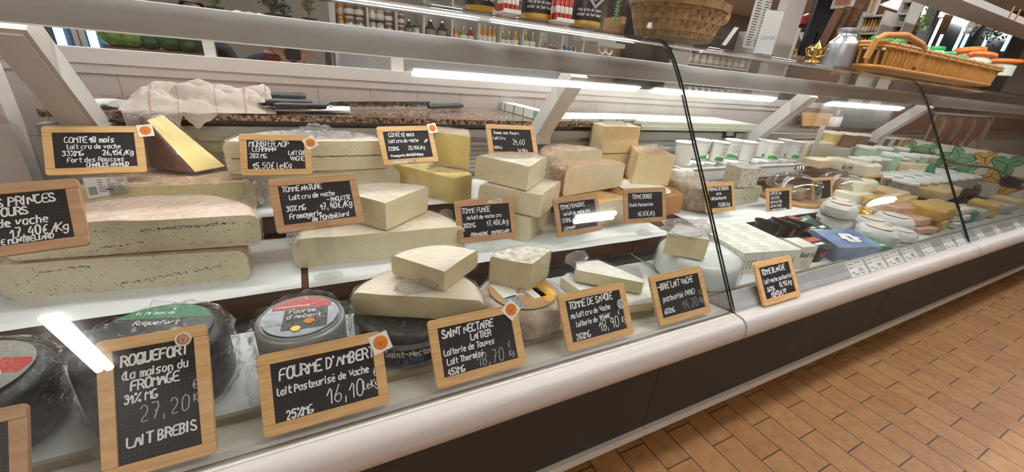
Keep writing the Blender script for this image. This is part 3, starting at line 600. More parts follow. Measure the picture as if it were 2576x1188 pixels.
GLY = {  # handwriting strokes on a 4 wide grid: baseline 2, x-height 6, capitals 8, descender 0
'A':'022842 1535','B':'0208 0818372705 05354433242202'.replace('05354433242202','054443322202'),'C':'4838180705031222324 '.replace('4838180705031222324 ','37281806041222324'+'3'),'D':'0208 0828374633220 2'.replace('0 2','02'),'E':'4808024 2 0535'.replace('4808024 2','48080242'),
'F':'480802 0535','G':'3728180604122232443 4 3424'.replace('443 4 3424','4434 3424').replace('4434','44 4434').replace('22232','2232'),'H':'0208 4248 0545','I':'1812','J':'38332212','K':'0208 480542','L':'080242','M':'0208254842','N':'02084248','O':'28180604122232444637 28'.replace('37 28','3828'),
'P':'0208 08283746352505'.replace('352505','3505'),'Q':'28180604122232444638 28 2442'.replace('38 28','3828'),'R':'0208 08283746350525 42'.replace('350525 42','3505 2542'),'S':'483818060635444332120 3'.replace('060635444332120 3','0615354433221203'),'T':'0848 2822','U':'0803122232434 8'.replace('434 8','4348'),'V':'082248','W':'0812263248','X':'0248 0842','Y':'082548 2522','Z':'08480242',
'a':'361605031222333 6 3632'.replace('333 6','3336'),'b':'0802 0516263533221202','c':'361605031222 32'.replace('22 32','2232'),'d':'3832 351605031222 33'.replace('22 33','2233'),'e':'0434351605 0503122232'.replace('05 0503','050503'),'f':'3828171202 0626'.replace('171202','1712'),'g':'361605041333 36 36311001'.replace('1333 36','132333'),'h':'0802 0516263532','i':'1612 1817','j':'2621100 0 2827'.replace('100 0','1001'),'k':'0802 36042532'.replace('2532','0432'),'l':'08031222','m':'0206 05162522 25364542'.replace('25364542','2536454 2'.replace('454 2','4542')),'n':'0206 05162635 32'.replace('35 32','3532'),'o':'160503122233352616',
'p':'0600 0516263533221203','q':'361605031222 33 3630'.replace('22 33','2233'),'r':'0206 04152636','s':'352616152433221203'.replace('1524332212','05143322'),'t':'18132232 0636','u':'0603122233 3632','v':'061236','w':'0612243246','x':'0236 0632','y':'0613 3610','z':'06360232',
'0':'18070312223337281 8'.replace('281 8','2818'),'1':'062822'.replace('062822','052822'),'2':'07182837350242'.replace('0242','0232'),'3':'0718283726152635332212 03'.replace('12 03','1203'),'4':'28044 4 3632'.replace('28044 4','280434'),'5':'380805263533221203','6':'2816030312223334250 4'.replace('030312223334250 4','04031222333425 04'.replace('25 04','2504')),'7':'083812 1525','8':'2818071626352212030416','9':'35161718283732'.replace('35161718283732','36250617283732'),
',':'1311','.':'1312','%':'0248 0818170708 3343423233','/':'0148','€':'38281704122232 0525 0424','-':'0535','—':'0545',"'":'1817','(':'28160422',').':'','!':'1814 1312',')':'08262402','°':'1828271718','É':'48080242 0535 2839','Ē':'48080242 0535 0939','é':'0434351605031222 1828'.replace('1605031222','160503122232'),'ē':'043435160503122232 0838'}
GLY['8'] = '2818070614253433221203142536372 8'.replace('372 8','3728'); GLY['B'] = '0208 08283725 05253433 220 2'.replace('33 220 2','332202')
GLY['S'] = '372818070615253433221203'; GLY['s'] = '352616052433221203'.replace('052433','05253'+'4 33').replace('4 33','433') if False else '352616 1605'.replace(' 1605','')+'0525'+'342212'.replace('342212','332212')
GLY['s'] = '36261605142433221202'; GLY['S'] = '37281807061525344332221203'; GLY['G'] = '3828180604122232434 4 4424'.replace('434 4', '4344'); GLY['C'] = '382818060412223243'
def strokes(ch):
    out = []
    for s in GLY.get(ch, '').split():
        s = s[:len(s)//2*2]; out.append([(int(s[i]), int(s[i+1])) for i in range(0, len(s), 2)])
    return out
def text_width(s, size): return sum((.55 if c in " '.,i!1lI" else .8 if c in '(/)t' else 1)*size*.60 for c in s)
def write(bm, s, x, y, size, pen=.0016, slope=0.0, Mx=None, jit=.3, slant=.08, z=.0006, rnd=None, xs=1):
    """pen strokes laid flat on the local XY plane; size is the capital height"""
    rnd = rnd or random.Random(len(s)*7+int(abs(x)*1e4))
    u = size/6; cx = 0
    for c in s:
        adv = (.55 if c in " '.,i!1lI" else .8 if c in '(/)t' else 1)*size*.60
        dy = rnd.uniform(-jit, jit)*u*.5; sc = 1+rnd.uniform(-jit, jit)*.15
        off = -u*.7 if c in "i1l.,'I" else 0
        for st in strokes(c):
            p = [(cx+off+(a*.76+slant*(b-2)+rnd.uniform(-jit, jit)*.3)*u*sc*xs, dy+(b-2+rnd.uniform(-jit, jit)*.3)*u*sc) for a, b in st]
            if len(p) > 2:
                q = [p[0]]
                for a, b in zip(p, p[1:]): q += [(a[0]*.75+b[0]*.25, a[1]*.75+b[1]*.25), (a[0]*.25+b[0]*.75, a[1]*.25+b[1]*.75)]
                p = q+[p[-1]]
            p = [Vector((x+a, y+b+slope*a, z)) for a, b in p]
            h = pen/2*rnd.uniform(.85, 1.15)
            vs = []
            for i, a in enumerate(p):
                t = (p[min(i+1, len(p)-1)]-p[max(i-1, 0)]); t = t.normalized() if t.length > 0 else Vector((1, 0, 0)); nn = Vector((-t.y, t.x, 0))*h
                if i == 0: a = a-t*h*.6
                if i == len(p)-1: a = a+t*h*.6
                vs.append((bm.verts.new(Mx @ (a+nn) if Mx else a+nn), bm.verts.new(Mx @ (a-nn) if Mx else a-nn)))
            for (a, b), (c2, d) in zip(vs, vs[1:]): bm.faces.new((a, b, d, c2))
        cx += adv*xs
    return cx
def slate_mat():
    m = mat('slate_board', '17171a', .62, spec=.25); t = m.node_tree; b = t.nodes['Principled BSDF']; N = t.nodes.new; L = t.links.new
    tc = N('ShaderNodeTexCoord'); br = N('ShaderNodeTexBrick'); br.offset = 0; br.inputs['Scale'].default_value = 1; br.inputs['Brick Width'].default_value = .0052; br.inputs['Row Height'].default_value = .0052; br.inputs['Mortar Size'].default_value = .00022
    mp = N('ShaderNodeMapping'); mp.inputs['Location'].default_value = (1, 1, 0); L(tc.outputs['Object'], mp.inputs[0])
    br.inputs['Color1'].default_value = lin('0b0b0e'); br.inputs['Color2'].default_value = lin('0e0e11'); br.inputs['Mortar'].default_value = lin('3c3c44'); L(mp.outputs[0], br.inputs['Vector'])
    n = N('ShaderNodeTexNoise'); n.inputs['Scale'].default_value = 18; n.inputs['Detail'].default_value = 4; L(tc.outputs['Object'], n.inputs['Vector'])
    r = N('ShaderNodeValToRGB'); r.color_ramp.elements[0].position = .5; r.color_ramp.elements[0].color = (0, 0, 0, 1); r.color_ramp.elements[1].position = .8; r.color_ramp.elements[1].color = (.012, .012, .014, 1); L(n.outputs['Fac'], r.inputs[0])
    ad = N('ShaderNodeMixRGB'); ad.blend_type = 'ADD'; ad.inputs[0].default_value = 1; L(br.outputs['Color'], ad.inputs[1]); L(r.outputs[0], ad.inputs[2]); L(ad.outputs[0], b.inputs['Base Color'])
    return m
M['slate'] = slate_mat(); M['f_light'] = wood_mat('frame_pine', 'c89a62', 'dbb27c', 60, .5); M['f_tan'] = wood_mat('frame_tan', 'a57c58', 'bb9169', 60, .5)
M['chalk'] = mat('chalk_marker', 'eeeeee', .7); M['chalk_grey'] = mat('chalk_grey', 'a9a9ad', .7)
def slate(p, yaw, tilt, roll, label, lines, w=.18, h=.12, frame='f_light', badge=None, stand=None, group=None, fr=.0165, feet=None):
    """p = centre; lines = (text, u, v, cap height, pen, slope) in fractions of the outer frame, v down from the top"""
    t = empty('chalk_price_sign', (0, 0, 0), 0, label, 'price sign', group)
    Mx = frame_of(p, yaw, tilt, roll); t.matrix_world = Mx; t.location = Mx.translation; t.rotation_euler = Mx.to_euler()
    W, H = w/2, h/2
    bm = bmesh.new()
    box(bm, -W, W, H-fr, H, -.004, .004); box(bm, -W, W, -H, -H+fr, -.004, .004); box(bm, -W, -W+fr, -H+fr, H-fr, -.004, .0037); box(bm, W-fr, W, -H+fr, H-fr, -.004, .0037)
    co = [e for e in bm.edges if abs(e.verts[0].co.x) > W-1e-5 and abs(e.verts[1].co.x) > W-1e-5 and abs(abs(e.verts[0].co.y)-H) < 1e-5 and abs(abs(e.verts[1].co.y)-H) < 1e-5 and abs(e.verts[0].co.z-e.verts[1].co.z) > .004]
    bmesh.ops.bevel(bm, geom=co, offset=.007, segments=4, profile=.5, affect='EDGES')
    bevel(bm, .0008, 1, 60)
    link('frame', bm, M[frame], t, 40, world=False)
    bm = bmesh.new(); box(bm, -W+fr-.001, W-fr+.001, -H+fr-.001, H-fr+.001, -.0015, .0015); link('slate_panel', bm, M['slate'], t, world=False)
    bm = bmesh.new(); b2 = bmesh.new()
    for ln in lines:
        s, u, v, sz = ln[:4]; pen = ln[4] if len(ln) > 4 else .0016; sl = ln[5] if len(ln) > 5 else 0
        tw_ = min(text_width(s, sz), w-fr*.75-u*w)
        if len(ln) <= 6: v = min(max(v, (fr+sz*1.08+max(0, sl)*tw_)/h), 1-(fr+.0015)/h)
        pen *= 1.22
        z = .0021 if not (len(ln) > 6 and ln[6] == 'frame') else .0043
        room = w-fr*.75-u*w; tw_ = text_width(s, sz)
        write(bm if not (len(ln) > 6 and ln[6] == 'grey') else b2, s, -W+u*w, H-v*h, sz, pen, sl, z=z, xs=min(1, room/tw_))
    link('writing', bm, M['chalk'], t, world=False)
    if len(b2.verts): link('price_writing', b2, M['chalk_grey'], t, world=False)
    else: b2.free()
    if badge:
        bu, bv, br, ang = badge[:4]; c = Vector((-W+bu*w, H-bv*h, .0046))
        bm = bmesh.new(); Q = Matrix.Translation(c) @ Matrix.Rotation(ang, 4, 'Z')
        if len(badge) < 5: box(bm, -br*1.25, br*1.25, -br*1.25, br*1.25, 0, .0004, Q)
        else: disc(bm, c, br*1.12)
        bd = link('quality_seal', bm, M['label_ring'], t, world=False)
        bm = bmesh.new()                                   # scalloped orange ring
        n = 28; c2 = c+Vector((0, 0, .0006))
        vs = [bm.verts.new(c2+Vector((math.cos(2*math.pi*k/(2*n))*br*(1 if k % 2 else .9), math.sin(2*math.pi*k/(2*n))*br*(1 if k % 2 else .9), 0))) for k in range(2*n)]; bm.faces.new(vs)
        link('seal_ring', bm, M['orange' if (len(badge) < 6) else 'blue_ink'], bd, world=False)
        bm = bmesh.new()
        for r_ in (.78, .6):
            vs1 = [bm.verts.new(c2+Vector((math.cos(a)*br*r_, math.sin(a)*br*r_, .0003))) for a in [2*math.pi*k/32 for k in range(32)]]; vs2 = [bm.verts.new(c2+Vector((math.cos(a)*br*(r_-.05), math.sin(a)*br*(r_-.05), .0003))) for a in [2*math.pi*k/32 for k in range(32)]]
            for k in range(32): bm.faces.new((vs1[k], vs1[(k+1) % 32], vs2[(k+1) % 32], vs2[k]))
        for k in range(5):
            a = math.pi/2+(k-2)*.38; d = Vector((math.cos(a), math.sin(a), 0)); e = Vector((-d.y, d.x, 0))*br*.05; o = c2+Vector((0, -br*.4, .0003))
            bm.faces.new([bm.verts.new(q) for q in (o+e, o-e, o+d*br*.8-e*.6, o+d*br*.8+e*.6)])
        link('seal_emblem', bm, M['seal_in' if len(badge) < 6 else 'label_ring'], bd, world=False)
    if stand:                                              # clear acrylic foot and clip; stand = height of the slate's lower edge over the shelf
        b = Mx @ Vector((0, -H, 0)); zf = b.z-stand; bm = bmesh.new()
        vs = []
        for k in range(8):
            a = math.pi/8+k*math.pi/4; vs.append((b.x+.034*math.cos(a), b.y-.004+.024*math.sin(a)))
        prism(bm, vs, zf, zf+.003)
        box(bm, b.x-.019, b.x+.019, b.y-.001, b.y+.0015, zf+.003, b.z+.001)
        n0 = len(bm.verts); box(bm, -.014, .014, -H-.001, -H+.012, .0045, .006, Mx)
        link('acrylic_stand', bm, M['clear'], t)
    return t
def on_glass(cx, label, lines, zb=.666, off=.008, w=.18, h=.12, roll=0, **k):
    tl = math.atan(1/1.50); yb = .5+(zb-.66)/1.5+off*1.2
    u = Vector((0, math.sin(tl), math.cos(tl)))
    lines = [l[:5]+(l[5]*.22,)+l[6:] if len(l) > 5 else l for l in lines]
    return slate(Vector((cx, yb, zb))+u*h/2, 0, tl, roll, label, lines, w, h, **k)
D_ = R
on_glass(-.012, "FOURME D'AMBERT slate leaning inside the front glass, orange seal on its corner", [("FOURME D'AMBERT", .15, .36, .0165, .0022, .12), ("lait Pasteurisé de Vache", .13, .54, .0105, .0016, .10), ("25%MG", .17, .86, .0125, .0018, .08), ("16,10", .50, .80, .026, .0014, .10), ("€", .89, .58, .013, .0013), ("leKg", .80, .73, .0125, .0013, .05)], badge=(.985, .16, .0125, .25))
t = on_glass(-.218, 'ROQUEFORT slate, the upright one leaning inside the front glass', [("ROQUEFORT", .20, .215, .0135, .0021, .12), ("(la maison du", .20, .315, .011, .0016, .12), ("FROMAGE", .27, .40, .0125, .0018, .10), ("31% MG", .21, .49, .0115, .0016, .08), ("27,20", .33, .64, .021, .0013, .12, 'grey'), ("€", .82, .48, .012, .0013, 0, 'grey'), ("Kg", .82, .575, .010, .0013, 0, 'grey'), ("LAIT BREBIS", .21, .80, .013, .0019, .12)], w=.12, h=.18, badge=(.77, .09, .0085, .2, 1))
on_glass(.248, 'SAINT NECTAIRE slate leaning inside the front glass, orange seal on its corner', [("SAINT NECTAIRE", .13, .30, .0135, .0021, .13), ("LAITIER", .42, .42, .0115, .0018, .10), ("Laiterie de Tauves", .12, .56, .0105, .0016, .08), ("Lait Thermisé", .14, .70, .0105, .0016, .08), ("45%MG", .13, .86, .011, .0017, .08), ("18,70", .46, .84, .023, .0014, .07, 'grey'), ("€", .82, .66, .011, .0012, 0, 'grey'), ("Kg", .82, .80, .010, .0012, 0, 'grey')], badge=(.92, .085, .0125, .7))
on_glass(.525, 'TOMME DE SAVOIE slate leaning inside the front glass, small blue seal', [("TOMME DE SAVOIE", .13, .29, .0145, .0021, .13), ("Au lait cru de Vache", .13, .46, .0105, .0016, .10), ("laiterie de YENNE", .19, .62, .0105, .0016, .10), ("28%MG", .15, .84, .0125, .0017, .06), ("18,90", .51, .80, .023, .0014, .10), ("€", .82, .58, .010, .0012), ("Kg", .86, .74, .013, .0013)], badge=(.88, .40, .0095, .7, 1, 1))
on_glass(.785, 'BRIE LAIT VACHE slate leaning inside the front glass left of the joint', [("-BRIE LAIT VACHE", .11, .32, .0145, .0021, .12), ("pasteurisé (ViRE)", .16, .56, .0125, .0017, .10), ("60%MG", .14, .80, .0115, .0017, .05), ("14,20", .50, .80, .022, .0013, .08, 'grey'), ("€", .86, .58, .011, .0012, 0, 'grey'), ("Kg", .83, .74, .011, .0012, 0, 'grey')])
on_glass(1.142, 'TOMME BLANCHE slate standing outside the glass on the white front rail', [("TOMME BLANCHE", .14, .32, .0145, .0022, .09), ("Lait vache pasteurisé", .15, .52, .0115, .0017, .06), ("26%MG", .17, .71, .0120, .0019, .06), ("13,95€/kg", .52, .67, .0125, .0017, .06), ("MONTSALVY", .25, .87, .013, .0020, .09)], zb=.660, off=-.012, w=.172)
on_glass(-.432, 'pale-lettered AOP slate at the lower left corner, cut by the frame edge', [("RGNE", .55, .33, .017, .0019, .10), ("AOP", .58, .51, .017, .0019, .10), ("au Vache", .50, .70, .014, .0016, .10), ("kg", .52, .93-.1, .013, .0016, .06)], frame='f_tan')
def pnp_slate(k, p, yaw, tilt, roll, label, lines, s=1.0, stand=None, **kw):
    p = CAM+(Vector(p)-CAM)*s
    return slate(p, R(yaw), R(tilt), R(roll), label, lines, .18*s, .12*s, stand=stand, **kw)
pnp_slate('comte18', (-.461, 1.312, .922), 2, 31, .4, 'COMTÉ 18 mois slate standing on the wrapped slab at the far left', [("COMTÉ 18 mois", .20, .34, .0135, .0018), ("lait cru de vache", .23, .47, .011, .0015), ("33%MG", .17, .61, .0125, .0017), ("26,15€/Kg", .56, .61, .0125, .0017), ("Fort des Rousses", .21, .745, .0115, .0015), ("CHARLES ARNAUD", .39, .90-.02, .0095, .0016)], badge=(1.04, .10, .0125, .12))
pnp_slate('ours', (-.452, .905, .895), 3, 30, 3, 'tan-framed 17,40 slate cut by the left edge of the picture', [("DES PRINCES", .35, .32, .0135, .0018, .02), ("ES OURS", .35, .455, .0125, .0018, .02), ("de vache", .43, .60, .0125, .0017, .02), ("17,40€/Kg", .50, .755, .0140, .0017, .02), ("GERIE MONTBELIARD", .33, .91, .0080, .0015, .02)], s=.95, frame='f_tan', stand=None)
pnp_slate('morbier', (-.081, 1.313, .904), -5, 30, 0, 'MORBIER slate standing against the ash-lined pair', [("MORBIER AOP", .13, .27, .0155, .0019), ("LEHMANN", .17, .42, .013, .0018), ("28% MG", .13, .58, .012, .0017), ("LAIT CRU", .67, .50, .0115, .0017), ("VACHE", .69, .64, .0115, .0017), ("15,50€ leKg", .17, .84, .0165, .0019)], s=.93, badge=(1.0, .20, .0125, .5))
pnp_slate('nature', (.009, .946, .878), 3, 32, 1.5, 'TOMME NATURE slate raised on a tall clear stand', [("TOMME NATURE", .13, .25, .0115, .0019, .02), ("Lait cru de vache", .19, .41, .0105, .0016, .02), ("— RACLETTE", .60, .505, .009, .0016, .02), ("30% MG", .14, .62, .0115, .0017, .02), ("17,40€/Kg", .52, .655, .0145, .0017, .03), ("Fromagerie", .16, .765, .0115, .0017, .02), ("de MOntbēliard", .40, .87, .0105, .0017, .04)], frame='f_tan', stand=.122)
pnp_slate('comte12', (.287, 1.269, .94), 7, 28, 1, 'COMTÉ 12 mois slate on a clear stand, seal on its corner', [("COMTÉ 12 mois", .18, .27, .0125, .0017), ("lait cru de vache", .17, .43, .011, .0016), ("32%MG", .13, .63, .0115, .0017), ("22,45€/kg", .48, .63, .0115, .0017), ("AOP", .80, .46, .0075, .0013, .3), ("Fromagerie ARNAUD.Poligny", .15, .80, .0078, .0014), ("LEHMANN-JURAFLORE", .16, .965, .0065, .0010, 0, 'frame')], badge=(1.0, .08, .0125, .15), stand=.11)
pnp_slate('fleurs', (.640, 1.24, .958), -8, 38, 0, 'Tomme aux fleurs 21,60 slate above the pale rind wedge', [("Tomme Aux fleurs", .13, .30, .0105, .0015), ("Lait Cru", .12, .47, .0105, .0015), ("31%M.G", .11, .76, .0095, .0014), ("21,60", .50, .62, .0185, .0016), ("le Kilo.", .60, .84, .0105, .0015)], s=.96, stand=.12)
pnp_slate('fumee', (.438, .967, .786), -2, 24, .8, 'TOMME FUMÉE slate with RACLETTE across its top rail, on a clear stand', [("RACLETTE", .55, .105, .0095, .0011, 0, 'frame'), ("TOMME FUMÉE", .10, .30, .0135, .0018), ("Au lait de vache cru", .17, .45, .0105, .0016), ("30%MG", .10, .64, .0125, .0017), ("17,40€/kg", .50, .64, .0145, .0017), ("FROMAGERIE", .21, .86, .009, .0016), ("MONTBELIARD", .56, .88, .009, .0016)], frame='f_tan', stand=.035)
pnp_slate('fenugrec', (.738, .937, .786), 5, 24, 0, 'TOMME FENUGREC slate on a clear stand', [("TOMME FENUGREC", .12, .30, .0125, .0017, .02), ("Au lait de vache cru", .18, .47, .0105, .0016, .02), ("27%MG", .13, .64, .0115, .0016), ("LEHMANN", .15, .86, .0105, .0017, .04)], frame='f_tan', stand=.035)
pnp_slate('doree', (1.022, .94, .796), -5, 21, 0, 'TOMME DORÉE slate on a clear stand', [("TOMME DORÉE", .19, .30, .0135, .0018), ("3 laits Pasteurisés", .12, .52, .0105, .0016), ("18,80€/Kg", .32, .80, .0155, .0015)], frame='f_tan', stand=.04)
# paper sheets on the steps
def sheet(x0, x1, y0, y1, z, label, droop=.012, seed=0):
    bm = bmesh.new(); nx, ny = 26, 10; T, B = [], []
    for j in range(ny+1):
        r1, r2 = [], []
        for i in range(nx+1):
            x = x0+(x1-x0)*i/nx; y = y0+(y1-y0)*j/ny
            zz = z+.0008+.0024*max(0, noise.noise(Vector((x*9, y*9, seed)))); yy = y+(.006*noise.noise(Vector((x*6, seed, 1))) if j == 0 else 0)
            if j == 0: zz = z+.0004
            r1.append(bm.verts.new((x, yy, zz+.0004))); r2.append(bm.verts.new((x, yy, zz)))
        T.append(r1); B.append(r2)
    for j in range(ny):
        for i in range(nx): bm.faces.new((T[j][i], T[j][i+1], T[j+1][i+1], T[j+1][i])); bm.faces.new((B[j][i], B[j+1][i], B[j+1][i+1], B[j][i+1]))
    for i in range(nx): bm.faces.new((B[0][i], B[0][i+1], T[0][i+1], T[0][i])); bm.faces.new((B[ny][i+1], B[ny][i], T[ny][i], T[ny][i+1]))
    for j in range(ny): bm.faces.new((B[j+1][0], B[j][0], T[j][0], T[j+1][0])); bm.faces.new((B[j][nx], B[j+1][nx], T[j+1][nx], T[j][nx]))
    o = link('paper_sheet', bm, M['paper'], None, 60); tag(o, label, 'paper sheet', 'white paper sheets lining the steps'); return o
sheet(-.60, -.045, Y1-.004, Y2-.01, Z1, 'white paper lining the step under the speckled halves', seed=1)
sheet(-.03, 1.12, Y1-.008, Y2-.01, Z1, 'white paper lining the step under the wide pale half round', seed=2)
sheet(-.60, .93, Y2-.003, YR-.02, Z2, 'white paper lining the upper step of the near counter unit', seed=3)
sheet(1.30, 2.53, Y1+.004, Y2-.01, Z1, 'white paper lining the step right of the glass joint', seed=4)
sheet(-.60, .93, .60, .825, ZD-.0005, 'white paper lining the front deck under the wrapped wheels', seed=5)
sheet(.96, 2.5, .60, .825, ZD-.0005, 'white paper lining the front deck of the middle counter unit', seed=6)
# front deck
tO = whole('whole_cheese', 'dark foil wheel with grey and red label at the lower left corner', (-.465, .685), ZD+.002, .10, .098, .02, 'foil_black')
def top_label(t, c, z, r, cols, ang=0):
    """printed round label: bands from the near edge to the far edge"""
    bm = bmesh.new(); Q = Matrix.Translation((c[0], c[1], z)) @ Matrix.Rotation(ang, 4, 'Z')
    n = len(cols[1]); lab = None
    disc(bm, (0, 0, 0), r); bmesh.ops.transform(bm, matrix=Q, verts=bm.verts); lab = link('label', bm, M[cols[0]], t)
    for (y0, y1, x0, x1, m, nm) in cols[1]:
        bm = bmesh.new(); N_ = 12; lo, hi = [], []
        for k in range(N_+1):
            x = (x0+(x1-x0)*k/N_)*r; lim = math.sqrt(max(0, r*r*.96-x*x))
            lo.append(bm.verts.new(Q @ Vector((x, max(-lim, min(lim, y0*r)), .0009)))); hi.append(bm.verts.new(Q @ Vector((x, max(-lim, min(lim, y1*r)), .0009))))
        for k in range(N_):
            if (hi[k].co-lo[k].co).length > 1e-5 or (hi[k+1].co-lo[k+1].co).length > 1e-5: bm.faces.new((lo[k], lo[k+1], hi[k+1], hi[k]))
        link(nm, bm, M[m], lab)
    return lab
def label_text(par, lines, c, z, m, ang=0):
    bm = bmesh.new(); Q = Matrix.Translation((c[0], c[1], z)) @ Matrix.Rotation(ang, 4, 'Z')
    for s, x, y, sz, pen in lines: write(bm, s, x, y, sz, pen, 0, Q, jit=.05, slant=0, z=0)
    return link('print', bm, M[m], par)
lo = top_label(tO, (-.465, .685), ZD+.106, .082, ('lab_grey', [(-.5, .1, -.8, .5, 'lab_black', 'dark_band'), (.12, .5, -.2, .9, 'lab_red', 'red_band')]), -.3)
tP = whole('whole_cheese', 'black foil wheel with green label behind the ROQUEFORT slate', (-.252, .70), ZD+.002, .112, .097, .022, 'foil_black')
lo = top_label(tP, (-.252, .70), ZD+.118, .08, ('lab_black', [(.45, .95, -.85, .85, 'lab_green', 'green_band'), (-.45, -.40, -.5, .1, 'white_ink', 'white_line')]), -.25)
label_text(lo, [("la Maison du", -.045, .048, .009, .0012)], (-.252, .70), ZD+.1195, 'white_ink', -.25); label_text(lo, [("Roquefort", -.035, .018, .012, .0014)], (-.252, .70), ZD+.1195, 'white_ink', -.25)
for dx, dy, m in ((.012, -.012, 'orange'), (.032, -.008, 'lab_grey'), (-.012, -.032, 'seal_in')):
    bm = bmesh.new(); disc(bm, (-.252+dx, .70+dy, ZD+.1192), .0085); link('seal', bm, M[m], lo)
cQ = (-.040, .650)
tq = whole('whole_cheese', 'short black-wrapped cheese underneath the silver foil one', cQ, ZD+.002, .058, .066, .01, 'foil_black'); crumple(tq, Vector((cQ[0]-.078, cQ[1]-.03, ZD+.03)), .012, .03, .035, 71, 'film')
tQ = whole('whole_cheese', "silver foil round with red-topped label behind the FOURME D'AMBERT slate", cQ, ZD+.064, .066, .069, .006, 'foil_grey')
lq = top_label(tQ, cQ, ZD+.1335, .058, ('foil_grey', [(.35, .98, -.80, .80, 'lab_red', 'red_band'), (-.70, .33, -.45, .72, 'lab_black', 'dark_band')]), -.1)
label_text(lq, [("Fourme", -.018, .006, .012, .0016), ("d'Ambert", -.020, -.010, .012, .0016)], cQ, ZD+.1352, 'white_ink', -.1); label_text(lq, [("LA MAISON DU FROMAGE", -.040, .026, .0048, .0008)], cQ, ZD+.1352, 'white_ink', -.1)
bm = bmesh.new(); tube(bm, [(cQ[0]+.063*math.cos(k*math.pi/24), cQ[1]+.063*math.sin(k*math.pi/24), ZD+.1315) for k in range(48)], .0016, 6, True); link('rim_ring', bm, M['lab_grey'], tQ, True)
bm = bmesh.new(); disc(bm, (cQ[0]+.012, cQ[1]-.022, ZD+.135), .008); link('seal', bm, M['orange'], lq); bm = bmesh.new(); disc(bm, (cQ[0]-.008, cQ[1]-.038, ZD+.135), .008, seg=6); link('shield', bm, M['gold'], lq)
# saint nectaire pack, half, wedge
cR = (.150, .705)
tR = whole('whole_cheese', 'black printed pack under the half round, behind the SAINT NECTAIRE slate', cR, ZD+.002, .072, .105, .018, 'foil_black')
M['lab_speck'] = mat('label_speckle', '9aa0a2', .5, var='6f7678', var_scale=160)
def side_text(t, c, r, z, s, a0, size, pen, m):
    bm = bmesh.new(); x = 0
    for ch in s:
        adv = text_width(ch, size); a = a0+x/r
        Q = Matrix.Translation((c[0]+math.cos(a)*r, c[1]+math.sin(a)*r, z)) @ Matrix.Rotation(a+math.pi/2, 4, 'Z') @ Matrix.Rotation(math.pi/2, 4, 'X')
        write(bm, ch, 0, 0, size, pen, 0, Q, jit=0, slant=0, z=.0035); x += adv
    return link('print', bm, M[m], t)
side_text(tR, cR, .105, ZD+.034, "Saint-Nectaire", -2.16, .0135, .0026, 'white_ink'); side_text(tR, cR, .105, ZD+.017, "LAITIER", -1.93, .0125, .0022, 'blue_ink'); side_text(tR, cR, .105, ZD+.009, "affiné sur paille", -1.88, .005, .0008, 'white_ink')
bm = bmesh.new()
for k in range(14):
    a0, a1 = -2.1+k*.07, -2.1+(k+1)*.07; r_ = .1088
    bm.faces.new([bm.verts.new((cR[0]+math.cos(a)*r_, cR[1]+math.sin(a)*r_, z)) for a, z in ((a0, ZD+.050), (a1, ZD+.050), (a1, ZD+.062), (a0, ZD+.062))])
link('speckled_band', bm, M['lab_speck'], tR)
half('half_cheese', 'pinkish half round lying on the black printed pack', (.043, .708), (.278, .598), ZD+.079, .05, 'r_cream', 'p_grey', .018)
wr = wedge('cheese_wedge', 'wrapped wedge with tip forward, on top of the pinkish half round', (.213, .652), (-.10, .115), (.085, .065), .128, ZD+.132, .044, 'r_cream', 'p_grey', .012)
crumple(wr, Vector((.165, .672, ZD+.140)), .04, .02, .01, 81)
# tomme de savoie
cS = (.412, .682)
tS = whole('whole_cheese', 'grey crusted wheel with printed label behind the TOMME DE SAVOIE slate', cS, ZD+.002, .072, .104, .024, 'r_grey', film=True)
ls = top_label(tS, cS, ZD+.0775, .078, ('kraft', [(-.2, .9, -.75, -.25, 'label_ring', 'white_patch'), (-.85, .5, .30, .85, 'gold', 'striped_patch'), (-.75, -.15, -.8, -.35, 'lab_speck', 'cheese_picture'), (-.55, -.05, .05, .5, 'label_ring', 'wedge_picture')]), .1)
label_text(ls, [("Tome", -.035, .010, .017, .0028), ("de Savoie", -.030, -.014, .015, .0026)], cS, ZD+.0793, 'white_ink', .55)
sw = wedge('cheese_wedge', 'tall quarter with grey bloomy rind standing on the labelled wheel', (.424, .672), (-.72, .62), (.85, .53), .098, ZD+.079, .070, 'r_bluegrey', 'p_grey', .006, film=True)
# brie pieces
tf = block('cheese_wedge', 'flat white-rinded wedge at the bottom of the brie pile, tip to the left', [tuple(atz(1412, 700, ZD+.03)[:2]), tuple(atz(1500, 762, ZD+.03)[:2]), (.66, .605), (.70, .70), (.62, .79)], ZD+.002, .030, 'r_white', 'p_brie', (3,), r=.006)
block('cheese_wedge', 'white-rinded wedge at the right of the brie pile', [(.635, .60), (.745, .585), (.80, .66), (.74, .74), (.66, .68)], ZD+.002, .032, 'r_white', 'p_brie', (3,), r=.006)
tT = block('cheese_wedge', 'long pointed brie wedge lying across the top of the brie pile', [(.735, .622), (.745, .645), (.70, .765), (.63, .775), (.605, .735)], ZD+.038, .034, 'r_white', 'p_brie', (2, 3), r=.006)
crumple(tT, Vector((.64, .785, ZD+.075)), .03, .02, .02, 91)
bm = bmesh.new(); vs = [(.72, .80), (.86, .73), (.90, .80), (.77, .85)]; prism(bm, vs, ZD+.003, ZD+.004)
o = link('paper_sheet', bm, M['clear'], None); tag(o, 'pale translucent sheet lying between the brie pile and the white wrapped wheel', 'paper sheet')
cU = (1.035, .70)
M['wax_paper'] = mat('wax_paper', 'e9ece9', .35, coat=.4, bump=.9, bump_scale=22, var='dfe4e1', var_scale=12)
tU = whole('whole_cheese', 'wheel wrapped in white waxed paper, right of the BRIE slate', cU, ZD+.002, .085, .120, .018, 'wax_paper', sag=.003)
